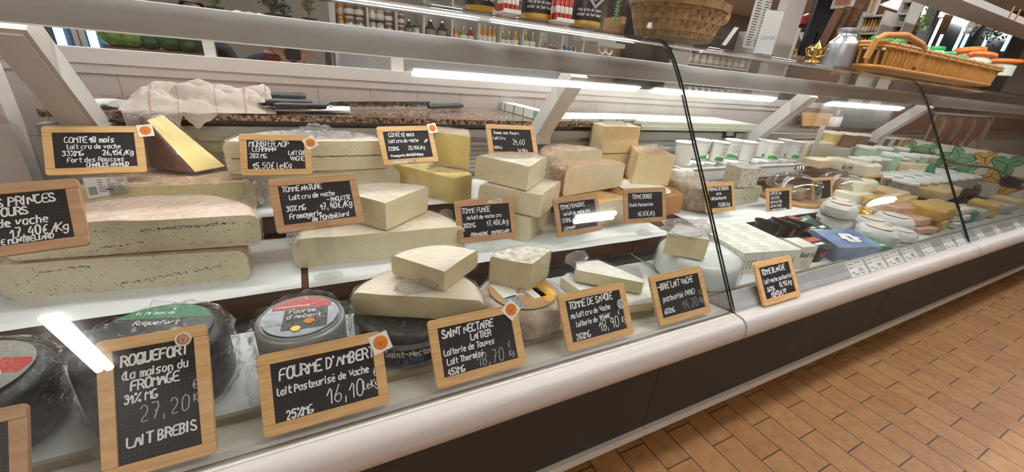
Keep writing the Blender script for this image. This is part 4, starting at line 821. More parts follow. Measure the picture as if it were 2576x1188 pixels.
wU = block('cheese_wedge', 'upright brie wedge under loose film, on the white wrapped wheel', [(.888, .712), (.975, .640), (1.03, .70), (.99, .765)], ZD+.092, .062, 'r_white', 'p_brie', (2,), r=.004, lean=(.005, .004))
crumple(wU, Vector((.965, .715, ZD+.163)), .075, .05, .018, 95)
# ---------------------------------------------------------------- on the worktop
M['linen'] = mat('linen', 'c4b8ac', .9, bump=.5, bump_scale=400, var='b8aca0', var_scale=20)
M['linen_white'] = mat('white_cloth', 'dcdcdc', .9, bump=.3, bump_scale=300)
M['stripe_blue'] = mat('blue_stripe', '7d94b0', .9); M['stripe_red'] = mat('red_stripe', 'a98a86', .9)
ZG = .996
def cloth_roll(t, name, path, ws, th, m, seed, flat=1.0, n=26):
    """soft fold of cloth: an uneven flattened tube along a path"""
    bm = bmesh.new(); P = [Vector(p) for p in path]; rings = []
    steps = []
    for i in range(len(P)-1):
        p0, p1, p2, p3 = P[max(i-1, 0)], P[i], P[i+1], P[min(i+2, len(P)-1)]
        for k in range(8):
            u = k/8; steps.append((.5*((2*p1)+(p2-p0)*u+(2*p0-5*p1+4*p2-p3)*u*u+(3*p1-p0-3*p2+p3)*u**3), ws[i]+(ws[i+1]-ws[i])*u, th[i]+(th[i+1]-th[i])*u))
    steps.append((P[-1], ws[-1], th[-1]))
    for i, (p, w_, h_) in enumerate(steps):
        a = steps[max(i-1, 0)][0]; b = steps[min(i+1, len(steps)-1)][0]; d = (b-a).normalized(); s = d.cross(Vector((0, 0, 1)))
        s = s.normalized() if s.length > .05 else Vector((1, 0, 0)); u = s.cross(d).normalized(); ring = []
        for k in range(n):
            an = 2*math.pi*k/n; q = Vector((math.cos(an), math.sin(an), 0)); f = 1+.30*noise.noise(Vector((q.x*1.2, q.y*1.2, i*.16+seed)))+.06*noise.noise(Vector((q.x*4, q.y*4, i*.6+seed)))
            ring.append(bm.verts.new(p+s*q.x*w_*f+u*q.y*h_*f))
        rings.append(ring)
    for a, b in zip(rings, rings[1:]):
        for k in range(n): bm.faces.new((a[k], a[(k+1) % n], b[(k+1) % n], b[k]))
    bm.faces.new(rings[0][::-1]); bm.faces.new(rings[-1])
    for v in bm.verts: 
        if v.co.y > 1.462 and v.co.z < ZG+.001: v.co.z = ZG+.001
    return link(name, bm, m, t, 60)
def gpt(x, y, z=ZG): p = atz(x, y, z); return p
tw = empty('kitchen_towel', gpt(480, 280), 0, 'rumpled beige linen towel with faint red stripes on the granite worktop', 'towel')
def Y_(x, y, Y): return aty(x, y, Y)
def interp(t, P):
    for (a, va), (b, vb) in zip(P, P[1:]):
        if t <= b: k = max(0, (t-a)/(b-a)); k = k*k*(3-2*k); return va+(vb-va)*k
    return P[-1][1]
TOP = [(298, 262), (325, 238), (360, 214), (400, 196), (450, 187), (500, 194), (550, 205), (600, 207), (640, 192), (662, 184), (676, 205), (690, 262)]
HANG = [(298, .0), (306, .055), (350, .075), (400, .070), (440, .045), (462, .012), (476, .030), (492, .046), (512, .026), (545, .003), (690, .0)]
def towel_surface():
    """one sheet of linen heaped on the slab, two corners hanging over its front edge"""
    bm = bmesh.new(); NX, NV, NH = 120, 46, 10; G = []
    for jj in range(-NH, NV+1):
        row = []
        for ii in range(NX+1):
            px = 298+392*ii/NX; e = Vector((px*.012, 0, 0))
            if jj >= 0:
                v = jj/NV; y = 1.463+.195*v; x = aty(px, 240, 1.463+.12*v+.03).x
                pk = max(.004, aty(px, interp(px, TOP), 1.60).z-ZG)
                prof = (math.sin(math.pi*min(1, v*.62+.0))**.8) if v < .81 else max(0, (1-v)/.19)**.5
                n1 = noise.noise(Vector((x*7+y*9, y*16-x*3, 1.3))); n2 = noise.noise(Vector((x*15-y*12, y*22+x*5, 4.1)))
                fold = 1-.55*(1-abs(n1))**5-.30*(1-abs(n2))**6
                lip = .5+.5*min(1, v*5)
                z = ZG+.004+pk*prof*lip*max(.25, fold)+.004*noise.noise(Vector((x*40, y*40, 2)))*min(1, v*6)
                row.append(bm.verts.new((x, y, max(ZG+.002, z))))
            else:
                t = -jj/NH; x = aty(px, 262, 1.463).x; d = interp(px, HANG)
                row.append(bm.verts.new((x+.006*math.sin(px*.05)*t, 1.4555-.006*abs(math.sin(px*.045+1))*t*min(1, d*40), ZG+.003-d*t)))
        G.append(row)
    for a, b in zip(G, G[1:]):
        for k in range(NX):
            f = bm.faces.new((a[k], a[k+1], b[k+1], b[k])); px = 298+392*(k+.5)/NX
            f.material_index = 1 if any(abs(px-c) < 2.2 for c in (376, 447, 541, 615, 668)) else 0
    return link('linen_sheet', bm, [M['linen'], M['stripe_red']], tw, 75)
towel_surface()
cl = empty('folded_cloth', gpt(740, 280), 0, 'white cloth with blue stripes lying flat under the black knife handles', 'cloth')
cloth_roll(cl, 'cloth_layer', [gpt(595, 283)+Vector((0, .035, .008)), gpt(700, 285)+Vector((0, .04, .009)), gpt(800, 286)+Vector((0, .04, .009)), gpt(885, 290)+Vector((0, .045, .010))], [.042, .045, .045, .03], [.008, .009, .009, .012], M['linen_white'], 21)
for x in (675, 752, 835):
    p = gpt(x, 285)+Vector((0, .0, .0)); bm = bmesh.new(); box(bm, p.x-.006, p.x+.006, p.y-.004, p.y+.085, ZG+.0165, ZG+.0195); bevel(bm, .001); link('stripe', bm, M['stripe_blue'], cl)
cl2 = empty('folded_cloth', gpt(240, 262), 0, 'small white cloth left of the rumpled towel on the worktop', 'cloth')
cloth_roll(cl2, 'cloth_layer', [gpt(222, 262, ZG+.01), gpt(265, 258, ZG+.012), gpt(300, 262, ZG+.012)], [.03, .035, .03], [.01, .012, .01], M['linen_white'], 31)
M['knife_black'] = mat('knife_handle', '1b1b1d', .42); M['blade'] = mat('blade_steel', 'c3ccd2', .18, metal=.95)
def knife(hx0, hx1, hy, bx1, by, z, label, w_=.010, tip=0):
    a, b = Vector(atz(hx0, hy, z)), Vector(atz(hx1, hy+2, z)); e = Vector(atz(bx1, by, z-.004))
    t = empty('cheese_knife', (a+b)/2, 0, label, 'knife')
    bm = bmesh.new(); n = 8
    tube(bm, [a.lerp(b, k/n) for k in range(n+1)], [w_*.8, w_*1.1, w_*1.15, w_*1.05, w_, w_, w_*1.05, w_*1.15, w_*.9], 12); link('handle', bm, M['knife_black'], t, 50)
    if bx1 is not None:
        f = b if abs(e.x-b.x) < abs(e.x-a.x) else a; d = (e-f).normalized(); s = Vector((-d.y, d.x, 0))*.019
        bm = bmesh.new(); pts = [f-s*.8, e-s*.9, e-s*.3+d*min(.03, (e-f).length*.2), e+s*.9, f+s*.9]
        lo = [bm.verts.new((p.x, p.y, p.z-.003)) for p in pts]; hi = [bm.verts.new((p.x, p.y, p.z-.0012)) for p in pts]
        if tip: 
            for q in (lo, hi):
                for k in ([3, 4] if s.y < 0 else [0, 1]): q[k].co.z += tip
        bm.faces.new(lo[::-1]); bm.faces.new(hi)
        for i in range(5): bm.faces.new((lo[i], lo[(i+1) % 5], hi[(i+1) % 5], hi[i]))
        link('blade', bm, M['blade'], t)
    return t
knife(1163, 1078, 266, 830, 270, ZG+.014, 'long steel knife with black handle at its right end, lying on the worktop', tip=.024)
knife(683, 768, 242, 664, 242, ZG+.045, 'uppermost of the three black handled knives on the blue striped cloth', .012)
knife(668, 785, 257, 655, 257, ZG+.033, 'middle one of the three black handled knives on the blue striped cloth', .010)
knife(690, 820, 266, 672, 266, ZG+.026, 'lowest of the three black handled knives on the blue striped cloth', .009)
# paper stacks and boards
M['paper_edge'] = mat('paper_pack', 'e9ece6', .7, stretch=(1, 1, 40), bump=.4, bump_scale=30, var='dfe4dc', var_scale=6); M['green_print'] = mat('green_print', '5fae82', .6)
def pack(c4, h, label, marks):
    t = empty('paper_stack', Vector(c4[0]), 0, label, 'wrapping paper', 'stacks of green striped wrapping paper on the worktop')
    bm = bmesh.new(); lo = [bm.verts.new((p.x, p.y, ZG+.001)) for p in c4]; hi = [bm.verts.new((p.x, p.y, ZG+.001+h)) for p in c4]
    bm.faces.new(lo[::-1]); bm.faces.new(hi)
    for i in range(4): bm.faces.new((lo[i], lo[(i+1) % 4], hi[(i+1) % 4], hi[i]))
    bevel(bm, .002); link('sheets', bm, M['paper_edge'], t, 40)
    a, b = Vector(c4[0]), Vector(c4[1]); d = (b-a); n = Vector((d.y, -d.x, 0)).normalized()*.0006
    for u0, u1 in marks:
        bm = bmesh.new(); q = [a+d*u0+n, a+d*u1+n]; bm.faces.new([bm.verts.new(v) for v in (Vector((q[0].x, q[0].y, ZG+.002)), Vector((q[1].x, q[1].y, ZG+.002)), Vector((q[1].x, q[1].y, ZG+h)), Vector((q[0].x, q[0].y, ZG+h)))]); link('printed_stripe', bm, M['green_print'], t)
def rect4(p, q, back): p, q = Vector(p), Vector(q); b = Vector(back); return [p, q, q+b, p+b]
pack(rect4(gpt(1252, 274), gpt(1352, 303), (.06, .085, 0)), .036, 'stack of green striped paper left of the leaning bracket, seen by its end', [(.18, .21), (.42, .46), (.66, .69), (.90, .99)])
pack(rect4(gpt(1412, 306), gpt(1600, 306), (.02, .22, 0)), .010, 'flat stack of green striped paper right of the leaning bracket', [(.12, .16), (.20, .22), (.46, .52), (.70, .74), (.78, .81), (.92, .95), (.96, .99)])
M['board_white'] = mat('cutting_board', 'e3e5d8', .45, var='d9dccb', var_scale=10)
bx = aty(1905, 315, 1.46).x
b2_ = bbox('worktop_base', xg1+.004, bx+.9, 1.535, YW-.013, .90, .966, M['steel'], None, .003); tag(b2_, 'steel worktop base under the white cutting boards', 'worktop')
for x in (xg1+.1, bx+.75): bbox('support', x, x+.04, 1.56, 1.80, 0, .90, M['kick'], b2_, r=0)
o = bbox('cutting_board', xg1+.01, bx-.02, 1.46, 1.80, .967, .985, M['board_white'], None, .004); tag(o, 'lower of the two big white cutting boards by the glass joint', 'cutting board')
o = bbox('cutting_board', xg1+.02, bx+.05, 1.475, 1.79, .986, 1.004, M['board_white'], None, .004); tag(o, 'upper of the two big white cutting boards by the glass joint', 'cutting board')
g2 = bbox('granite_worktop', bx+.91, 5.6, 1.535, YW-.013, .945, .975, M['granite'], None, .003); tag(g2, 'speckled brown granite worktop behind the far counter units', 'worktop')
for x in (bx+1.0, 5.4): bbox('support', x, x+.04, 1.56, 1.80, 0, .945, M['kick'], g2, r=0)
# double hook and hinge box under the top glass
M['plastic_grey'] = mat('grey_plastic', 'b9b7b4', .4)
hk = empty('double_hook', aty(1515, 110, 1.05), 0, 'pale grey hinge with two white hooks under the top glass', 'hinge')
p = aty(1505, 108, 1.08); p2_ = aty(1450, 108, 1.08)
bm = bmesh.new(); box(bm, p2_.x, p.x+.05, 1.06, 1.10, 1.285, 1.303); bevel(bm, .003); box(bm, p.x-.02, p.x+.085, 1.055, 1.095, 1.276, 1.288); bevel(bm, .002); link('hinge_body', bm, M['plastic_grey'], hk, 40)
for dx in (.0, .026):
    bm = bmesh.new(); q = Vector(aty(1507, 118, 1.07)); q.x += dx
    tube(bm, [q+Vector((0, 0, .02)), q+Vector((0, 0, 0)), q+Vector((.002, -.004, -.014)), q+Vector((.010, -.008, -.019)), q+Vector((.019, -.006, -.014)), q+Vector((.021, -.004, -.006))], .0032, 8); link('hook', bm, M['white_plastic'], hk, True)
# ---------------------------------------------------------------- things on the top glass
ZT = 1.321
M['tin_black'] = mat('tin_label_black', '2a221d', .4); M['fat'] = mat('yellow_fat', 'c79d3f', .25, coat=.5); M['wire'] = mat('steel_wire', 'b8b8b8', .25, metal=.9); M['lidglass'] = mat('jar_glass_lid', 'c9cdc8', .1, coat=.6)
def parfait(px0, px1, yb, label, rot=0):
    a, b = Vector(atz(px0, yb, ZT)), Vector(atz(px1, yb+(px1-px0)*.15, ZT)); c = (a+b)/2; c.y += .035; r = (b-a).length*.46
    t = empty('preserving_jar', (c.x, c.y, ZT), rot, label, 'jar', 'black labelled clip jars on the glass top')
    def L(nm, bm, m, p=t): return link(nm, bm, m, p, 35, world=False)
    bm = bmesh.new(); lathe(bm, [(0, 0), (r*.9, 0), (r, .006), (r*1.0, .10), (r*.86, .112), (r*.86, .118), (0, .118)], seg=40); L('jar_body', bm, M['fat'])
    bm = bmesh.new(); lathe(bm, [(r*1.005, .016), (r*1.012, .018), (r*1.012, .098), (r*1.005, .099)], seg=40); lb = L('label', bm, M['tin_black'])
    bm = bmesh.new(); lathe(bm, [(0, .120), (r*.9, .120), (r*.92, .128), (r*.7, .140), (0, .143)], seg=40); L('lid', bm, M['lidglass'])
    bm = bmesh.new(); tube(bm, [(r*.9*math.cos(k*math.pi/12), r*.9*math.sin(k*math.pi/12), .119) for k in range(24)], .0016, 6, True)
    tube(bm, [(r*.95, -.006, .12), (r*1.12, -.004, .10), (r*1.15, 0, .06), (r*1.05, .004, .045)], .0018, 6); tube(bm, [(r*.95, .006, .12), (r*1.2, .006, .09), (r*1.02, .006, .07)], .0016, 6); L('wire_clip', bm, M['wire'])
    def curved(s, z, size, pen, mm, a0):
        bm = bmesh.new(); x = 0
        for ch in s:
            adv = text_width(ch, size); an = a0+x/r
            Q = Matrix.Translation((math.cos(an)*r, math.sin(an)*r, z)) @ Matrix.Rotation(an+math.pi/2, 4, 'Z') @ Matrix.Rotation(math.pi/2, 4, 'X')
            write(bm, ch, 0, 0, size, pen, 0, Q, jit=0, slant=0, z=.0012); x += adv
        return link('print', bm, M[mm], lb, world=False)
    curved('Foie gras de canard', .040, .0075, .0011, 'white_ink', -math.pi/2-1.15); curved('entier du Sud-Ouest', .028, .0075, .0011, 'white_ink', -math.pi/2-1.15)
    bm = bmesh.new()
    for a2 in (-math.pi/2-.1,):
        Q = Matrix.Translation((math.cos(a2)*r*1.02, math.sin(a2)*r*1.02, .072)) @ Matrix.Rotation(a2+math.pi/2, 4, 'Z') @ Matrix.Rotation(math.pi/2, 4, 'X') @ Matrix.Rotation(math.pi/4, 4, 'Z')
        for h_ in (.017, .013):
            for k in range(4):
                q0 = Matrix.Rotation(k*math.pi/2, 4, 'Z'); box(bm, -h_, h_, h_-.0008, h_+.0008, 0, .001, Q @ q0)
        write(bm, 'R', -.006, -.006, .012, .0016, 0, Q @ Matrix.Rotation(-math.pi/4, 4, 'Z'), jit=0, slant=.1, z=.001)
    link('emblem', bm, M['white_ink'], lb, world=False)
    return t
parfait(1180, 1258, 26, 'black labelled clip jar farthest left on the glass top, mostly out of the picture')
parfait(1325, 1402, 46, 'black labelled clip jar between the two trays of red bottles')
parfait(1450, 1522, 64, 'black labelled clip jar right of the trays, nearest the wicker basket')
M['red_sauce'] = mat('red_bottle', 'b3332b', .2, coat=.6); M['cap_gold'] = mat('cap_gold', 'c9a25a', .3, metal=.6)
def minibottle(c, r, h, label, group, body='red_sauce', cap='cap_gold', lab='label_ring'):
    t = empty('small_bottle', c, 0, label, 'bottle', group)
    bm = bmesh.new(); lathe(bm, [(0, 0), (r, 0), (r, h*.55), (r*.4, h*.78), (r*.4, h*.92), (0, h*.92)], seg=16); link('bottle_body', bm, M[body], t, 40, world=False)
    bm = bmesh.new(); lathe(bm, [(0, h*.9), (r*.48, h*.9), (r*.48, h), (0, h)], seg=16); link('cap', bm, M[cap], t, 40, world=False)
    bm = bmesh.new(); lathe(bm, [(r*1.0, h*.2), (r*1.03, h*.21), (r*1.03, h*.38), (r*1.0, h*.39)], seg=16); link('label', bm, M[lab], t, 40, world=False)
    return t
def tray(px0, px1, yb, label, bl):
    a, b = Vector(atz(px0, yb, ZT)), Vector(atz(px1, yb+(px1-px0)*.15, ZT)); w_ = (b.x-a.x)
    t = empty('bottle_tray', ((a.x+b.x)/2, a.y+.03, ZT), 0, label, 'tray', 'white trays of red bottles on the glass top')
    bm = bmesh.new(); box(bm, -w_/2, w_/2, -.03, .05, 0, .004); box(bm, -w_/2, w_/2, -.03, -.027, .004, .009); box(bm, -w_/2, w_/2, .047, .05, .004, .009); link('tray_body', bm, M['white_plastic'], t, world=False)
    pr = None
    for k in range(4):
        for j in range(2):
            c = Vector(((a.x+b.x)/2-w_/2+w_*(k+.5)/4, a.y+.03-.012+j*.026, ZT+.0045))
            if pr is None: pr = minibottle(c, w_/8.6, .085, bl, bl.replace('small', 'small red').split(' in ')[0]+'s in '+bl.split(' in ')[1])
            else: dup(pr, c)
tray(1268, 1312, 30, 'white tray of red bottles left of the middle clip jar', 'small red sauce bottle in the tray left of the middle clip jar')
tray(1402, 1446, 52, 'white tray of red bottles right of the middle clip jar', 'small red sauce bottle in the tray right of the middle clip jar')
M['garland'] = mat('green_garland', '4f8f3f', .5)
gp = atz(1546, 62, ZT); bm = bmesh.new()
for k in range(90):
    z = k*.0016; a = k*2.4; tube(bm, [(gp.x, gp.y, ZT+z), (gp.x+.009*math.cos(a), gp.y+.009*math.sin(a), ZT+z+.003)], [.0012, .0004], 4)
tube(bm, [(gp.x, gp.y, ZT), (gp.x, gp.y, ZT+.15)], .002, 6)
o = link('tinsel_sprig', bm, M['garland']); tag(o, 'green tinsel sprig standing beside the last clip jar', 'decoration')
# wicker basket
M['wicker'] = mat('wicker_band', '7f6443', .65, var='9a7d55', var_scale=40); M['wicker_dark'] = mat('wicker_dark', '6b5236', .7, var='85694a', var_scale=40); M['wicker_gold'] = mat('wicker_gold', '9c6a2c', .55, var='b07c38', var_scale=50)
bc = Vector(atz(1738, 100, ZT)); bc.y += .075
bk = empty('wicker_basket', (bc.x, bc.y, ZT), R(-6), 'round woven split-wood basket standing on the glass top', 'basket')
RX, RY, HB = .165, .115, .098
def bpt(a, z, k=1.0): f = (.80+.22*z/HB)*k; return Vector((RX*f*math.cos(a), RY*f*math.sin(a), z))
bm = bmesh.new(); lathe(bm, [(0, 0), (.80, 0), (.80, .003), (0, .003)], seg=40); bmesh.ops.scale(bm, vec=(RX, RY, 1), verts=bm.verts); link('base', bm, M['wicker_dark'], bk, world=False)
NW = 44
for row in range(6):
    bm = bmesh.new(); z0 = .004+row*.0145; vs = []
    for k in range(NW*2):
        a = 2*math.pi*k/(NW*2); off = 1+.022*(1 if (k//2+row) % 2 else -.55); vs.append([bm.verts.new(bpt(a, z, off*s)) for z, s in ((z0, 1.0), (z0+.0150, 1.0), (z0+.0150, .985), (z0, .985))])
    n = len(vs)
    for k in range(n):
        p, q = vs[k], vs[(k+1) % n]
        for i in range(4): bm.faces.new((p[i], q[i], q[(i+1) % 4], p[(i+1) % 4]))
    link('weave_band', bm, M['wicker' if row % 2 else 'wicker_dark'], bk, 60, world=False)
for k in range(NW):
    a = 2*math.pi*(k+.5)/NW
    bm = bmesh.new(); d = Vector((-math.sin(a), math.cos(a), 0))*.0052
    q = [bpt(a, .002, .985), bpt(a, HB-.006, .985)]; nn = Vector((math.cos(a), math.sin(a), 0))*.0012
    quad_box(bm, [q[0]-d-nn, q[0]+d-nn, q[0]+d+nn, q[0]-d+nn, q[1]-d-nn, q[1]+d-nn, q[1]+d+nn, q[1]-d+nn]); link('stake', bm, M['wicker'], bk, world=False)
for sgn, nm in ((1.03, 'outer_rim'), (.955, 'inner_rim')):
    bm = bmesh.new(); vs = []
    for k in range(64):
        a = 2*math.pi*k/64; vs.append([bm.verts.new(bpt(a, z, sgn*s)) for z, s in ((HB-.012, .99), (HB-.012, 1.015), (HB+.008, 1.015), (HB+.008, .99))])
    for k in range(64):
        p, q = vs[k], vs[(k+1) % 64]
        for i in range(4): bm.faces.new((p[i], q[i], q[(i+1) % 4], p[(i+1) % 4]))
    link(nm, bm, M['wicker'], bk, 60, world=False)
for k in range(14):
    a = 2*math.pi*k/14+.1; bm = bmesh.new(); p = bpt(a, HB-.002, 1.0); d = Vector((math.cos(a), math.sin(a), 0)); tube(bm, [p+d*.011+Vector((0, 0, -.012)), p+d*.011+Vector((0, 0, .010)), p+Vector((0, 0, .013)), p-d*.012+Vector((0, 0, .010)), p-d*.012+Vector((0, 0, -.012))], .0016, 6); link('rim_lashing', bm, M['wicker_dark'], bk, world=False)
M['card'] = mat('white_card', 'ecebe7', .6); M['tan_skin'] = mat('tan_dry_skin', 'b98a5c', .5, var='a87546', var_scale=30)
for k, (x, y, r_, tl) in enumerate(((1652, 6, .2, .25), (1705, 2, -.1, -.3), (1768, 0, .3, .15))):
    p = Vector(aty(x, y+6, bc.y)); bm = bmesh.new(); Q = Matrix.Translation((p.x, bc.y-.02+.02*k, ZT+.06)) @ Matrix.Rotation(r_, 4, 'Z') @ Matrix.Rotation(tl, 4, 'Y'); box(bm, -.032, .032, -.006, .006, -.05, .085, Q); bevel(bm, .002)
    o = link('paper_packet', bm, M['card'], None, 30); tag(o, ['white packet at the left inside the round woven basket', 'white packet in the middle of the round woven basket', 'white packet at the right inside the round woven basket'][k], 'packet')
p = aty(1812, 16, bc.y); bm = bmesh.new(); bmesh.ops.create_icosphere(bm, subdivisions=3, radius=.035)
for v in bm.verts: v.co.x *= 1.35; v.co *= 1+.15*noise.noise(v.co*30); v.co += Vector((p.x, bc.y, ZT+.095))
o = link('onion', bm, M['tan_skin'], None, True); tag(o, 'tan dry-skinned onion at the right rim of the woven basket', 'onion')
# price tag, acrylic sign
bm = bmesh.new(); q_ = Vector(atz(1815, 113, ZT+.001)); a, b, c, d = q_, q_+Vector((.022, .0, .0)), q_+Vector((.075, .01, .06)), q_+Vector((.053, .01, .06))
fs = bm.faces.new([bm.verts.new(p) for p in (a, b, c, d)]); bmesh.ops.solidify(bm, geom=[fs], thickness=.001)
tg = link('price_tag', bm, M['card']); tag(tg, 'white printed tag leaning against the right of the woven basket', 'price tag')
sp = Vector(atz(1917, 138, ZT)); 
sg = empty('table_sign', (sp.x, sp.y, ZT), R(-20), 'white card reading Lorrain in a clear upright holder on the glass top', 'sign')
w_ = .040; hh = .155
bm = bmesh.new(); box(bm, -w_, w_, -.002, -.0005, 0, hh); box(bm, -w_, w_, .001, .0025, 0, hh); box(bm, -w_, w_, -.02, .03, 0, .002); link('holder', bm, M['clear'], sg, world=False)
bm = bmesh.new(); box(bm, -w_+.002, w_-.002, -.0004, .0006, .003, hh-.003); cdn = link('card', bm, M['card'], sg, world=False)
bm = bmesh.new(); Q = Matrix.Translation((0, -.0006, 0)) @ Matrix.Rotation(math.pi/2, 4, 'X'); write(bm, 'Lorrain', -.027, .052, .016, .0014, .05, Q, z=.0003); link('writing', bm, M['blue_ink'], cdn, world=False)
# milk can and brass ornament
M['tin'] = mat('tinned_steel', 'aeb2b6', .38, metal=.95); M['brass'] = mat('brass', 'b08a48', .25, metal=.9)
mp_ = Vector(atz(2120, 168, ZT)); mp_.y += .03
mk = empty('milk_can', (mp_.x, mp_.y, ZT), 0, 'small shiny milk churn beside the long basket', 'milk can')
s_ = pxm(mp_)*64/2
bm = bmesh.new(); lathe(bm, [(0, 0), (s_*.95, 0), (s_, .006), (s_, s_*1.55), (s_*.96, s_*1.7), (s_*.62, s_*2.05), (s_*.60, s_*2.3), (s_*.70, s_*2.4), (s_*.70, s_*2.5), (0, s_*2.5)], seg=40); link('churn_body', bm, M['tin'], mk, 40, world=False)
bm = bmesh.new(); lathe(bm, [(0, s_*2.48), (s_*.74, s_*2.48), (s_*.74, s_*2.6), (s_*.5, s_*2.68), (0, s_*2.7)], seg=32); link('lid', bm, M['tin'], mk, 40, world=False)
bm = bmesh.new(); tube(bm, [(-s_*.66, 0, s_*2.2), (-s_*.85, -.01, s_*2.05), (-s_*.5, -s_*.7, s_*2.1), (0, -s_*.95, s_*1.95), (s_*.6, -s_*.6, s_*2.2), (s_*.68, 0, s_*2.25)], .0022, 8); link('handle', bm, M['wire'], mk, True, world=False)
op = Vector(atz(2062, 158, ZT)); op.y += .03
orn = empty('brass_ornament', (op.x, op.y, ZT), 0, 'brass ornament with looped arms left of the milk churn', 'ornament')
bm = bmesh.new(); lathe(bm, [(0, 0), (.03, 0), (.028, .006), (.008, .014), (.007, .04), (.016, .055), (.006, .075), (0, .09)], seg=24); link('stem', bm, M['brass'], orn, 40, world=False)
for k in range(5):
    a = k*2*math.pi/5; bm = bmesh.new(); d = Vector((math.cos(a), math.sin(a), 0)); tube(bm, [d*.006+Vector((0, 0, .02)), d*.035+Vector((0, 0, .03)), d*.042+Vector((0, 0, .05)), d*.028+Vector((0, 0, .06)), d*.02+Vector((0, 0, .045))], .003, 8); link('arm', bm, M['brass'], orn, True, world=False)
# long basket with handle, bottles with green and orange caps
lb0, lb1 = Vector(atz(2140, 170, ZT)), Vector(atz(2576, 226, ZT))
Lx = lb1.x-lb0.x+.1; lc = Vector(((lb0.x+lb1.x+.1)/2, lb0.y-.02, ZT))
BX0, BX1, BY0, BY1 = 2.20, 3.62, .955, 1.16
def rrect(x0, x1, y0, y1, r, n=8):
    out = []
    for cx, cy, a0 in ((x1-r, y0+r, -90), (x1-r, y1-r, 0), (x0+r, y1-r, 90), (x0+r, y0+r, 180)):
        for k in range(n+1): a = R(a0+90*k/n); out.append((cx+r*math.cos(a), cy+r*math.sin(a)))
    return out
HB2 = .100
gb = empty('wicker_basket', ((BX0+BX1)/2, (BY0+BY1)/2, ZT), 0, 'long golden wicker basket with arched handle, full of bottles with green and orange caps', 'basket')
bm = bmesh.new(); prism(bm, rrect(BX0+.02, BX1-.02, BY0+.02, BY1-.02, .06), ZT, ZT+.006); link('base', bm, M['wicker_gold'], gb)
def path_pts(z, k, n):
    P = rrect(BX0+k, BX1-k, BY0+k, BY1-k, .07, 10); P = [Vector((p[0], p[1], z)) for p in P]; 
    seg = [(P[(i+1) % len(P)]-P[i]).length for i in range(len(P))]; T = sum(seg); out = []
    for j in range(n):
        d = T*j/n; i = 0
        while d > seg[i]: d -= seg[i]; i += 1
        out.append(P[i].lerp(P[(i+1) % len(P)], d/seg[i]))
    return out
NS = 96
lo, hi = path_pts(ZT+.006, .008, NS), path_pts(ZT+HB2, .0, NS)
for k in range(NS):
    bm = bmesh.new(); w_ = random.uniform(.010, .020); tube(bm, [lo[k], lo[k].lerp(hi[k], .5)+Vector((random.uniform(-.002, .002), 0, 0)), hi[k]], [w_*.5, w_*.55, w_*.5], 7); link('slat', bm, M['wicker_gold'], gb, 60)
for z, k, r_, nm in ((ZT+HB2, -.006, .010, 'rim'), (ZT+HB2-.012, -.010, .006, 'rim'), (ZT+.010, .004, .008, 'base_band')):
    bm = bmesh.new(); tube(bm, path_pts(z, k, 90), r_, 8, True); link(nm, bm, M['wicker_gold'], gb, True)
bm = bmesh.new(); prism(bm, rrect(BX0+.026, BX1-.026, BY0+.026, BY1-.026, .06), ZT+.006, ZT+.078); link('lining', bm, M['wicker_dark'], gb)
for k in range(0, 90, 3):
    q = path_pts(ZT+HB2, -.006, 90); d = (q[(k+1) % 90]-q[k]).normalized(); s = Vector((d.y, -d.x, 0)); bm = bmesh.new(); p = q[k]
    tube(bm, [p+s*.012-Vector((0, 0, .02))-d*.012, p+s*.014, p+Vector((0, 0, .012))+d*.008, p-s*.012+d*.014], .0022, 6); link('lashing', bm, M['wicker'], gb, True)
hx0, hx1 = aty(2190, 120, BY0).x, aty(2318, 130, BY0).x
bm = bmesh.new(); tube(bm, [Vector((hx0, BY0, ZT+.03)), Vector((hx0, BY0-.008, ZT+HB2)), Vector((hx0+.05, BY0-.008, ZT+HB2+.022)), Vector(((hx0+hx1)/2, BY0-.008, ZT+HB2+.040)), Vector((hx1-.05, BY0-.008, ZT+HB2+.022)), Vector((hx1, BY0-.008, ZT+HB2)), Vector((hx1, BY0, ZT+.03))], [.012]*7, 10); link('handle', bm, M['wicker_gold'], gb, True)
M['cap_green'] = mat('green_cap', '1f9a4a', .35); M['cap_orange'] = mat('orange_cap', 'ee7a1c', .35); M['juice_pale'] = mat('pale_bottle', 'd9e2cf', .25, coat=.6)
def sauce(c, r, h, cap, label, big=False, tiltv=(0, 0)):
    t = empty('sauce_bottle', c, 0, label, 'bottle', 'bottles with coloured caps in the long basket'); t.rotation_euler = (tiltv[0], tiltv[1], 0)
    bm = bmesh.new(); lathe(bm, [(0, 0), (r, 0), (r, h*.6), (r*.7, h*.75), (0, h*.75)], seg=20); link('bottle_body', bm, M['juice_pale'], t, 40, world=False)
    bm = bmesh.new(); lathe(bm, [(0, h*.72), (r*.8, h*.72), (r*(1.25 if big else .85), h*.82), (r*(1.2 if big else .75), h*.98), (r*.3, h), (0, h)], seg=20); link('cap', bm, M[cap], t, 40, world=False)
    return t
gi = 0
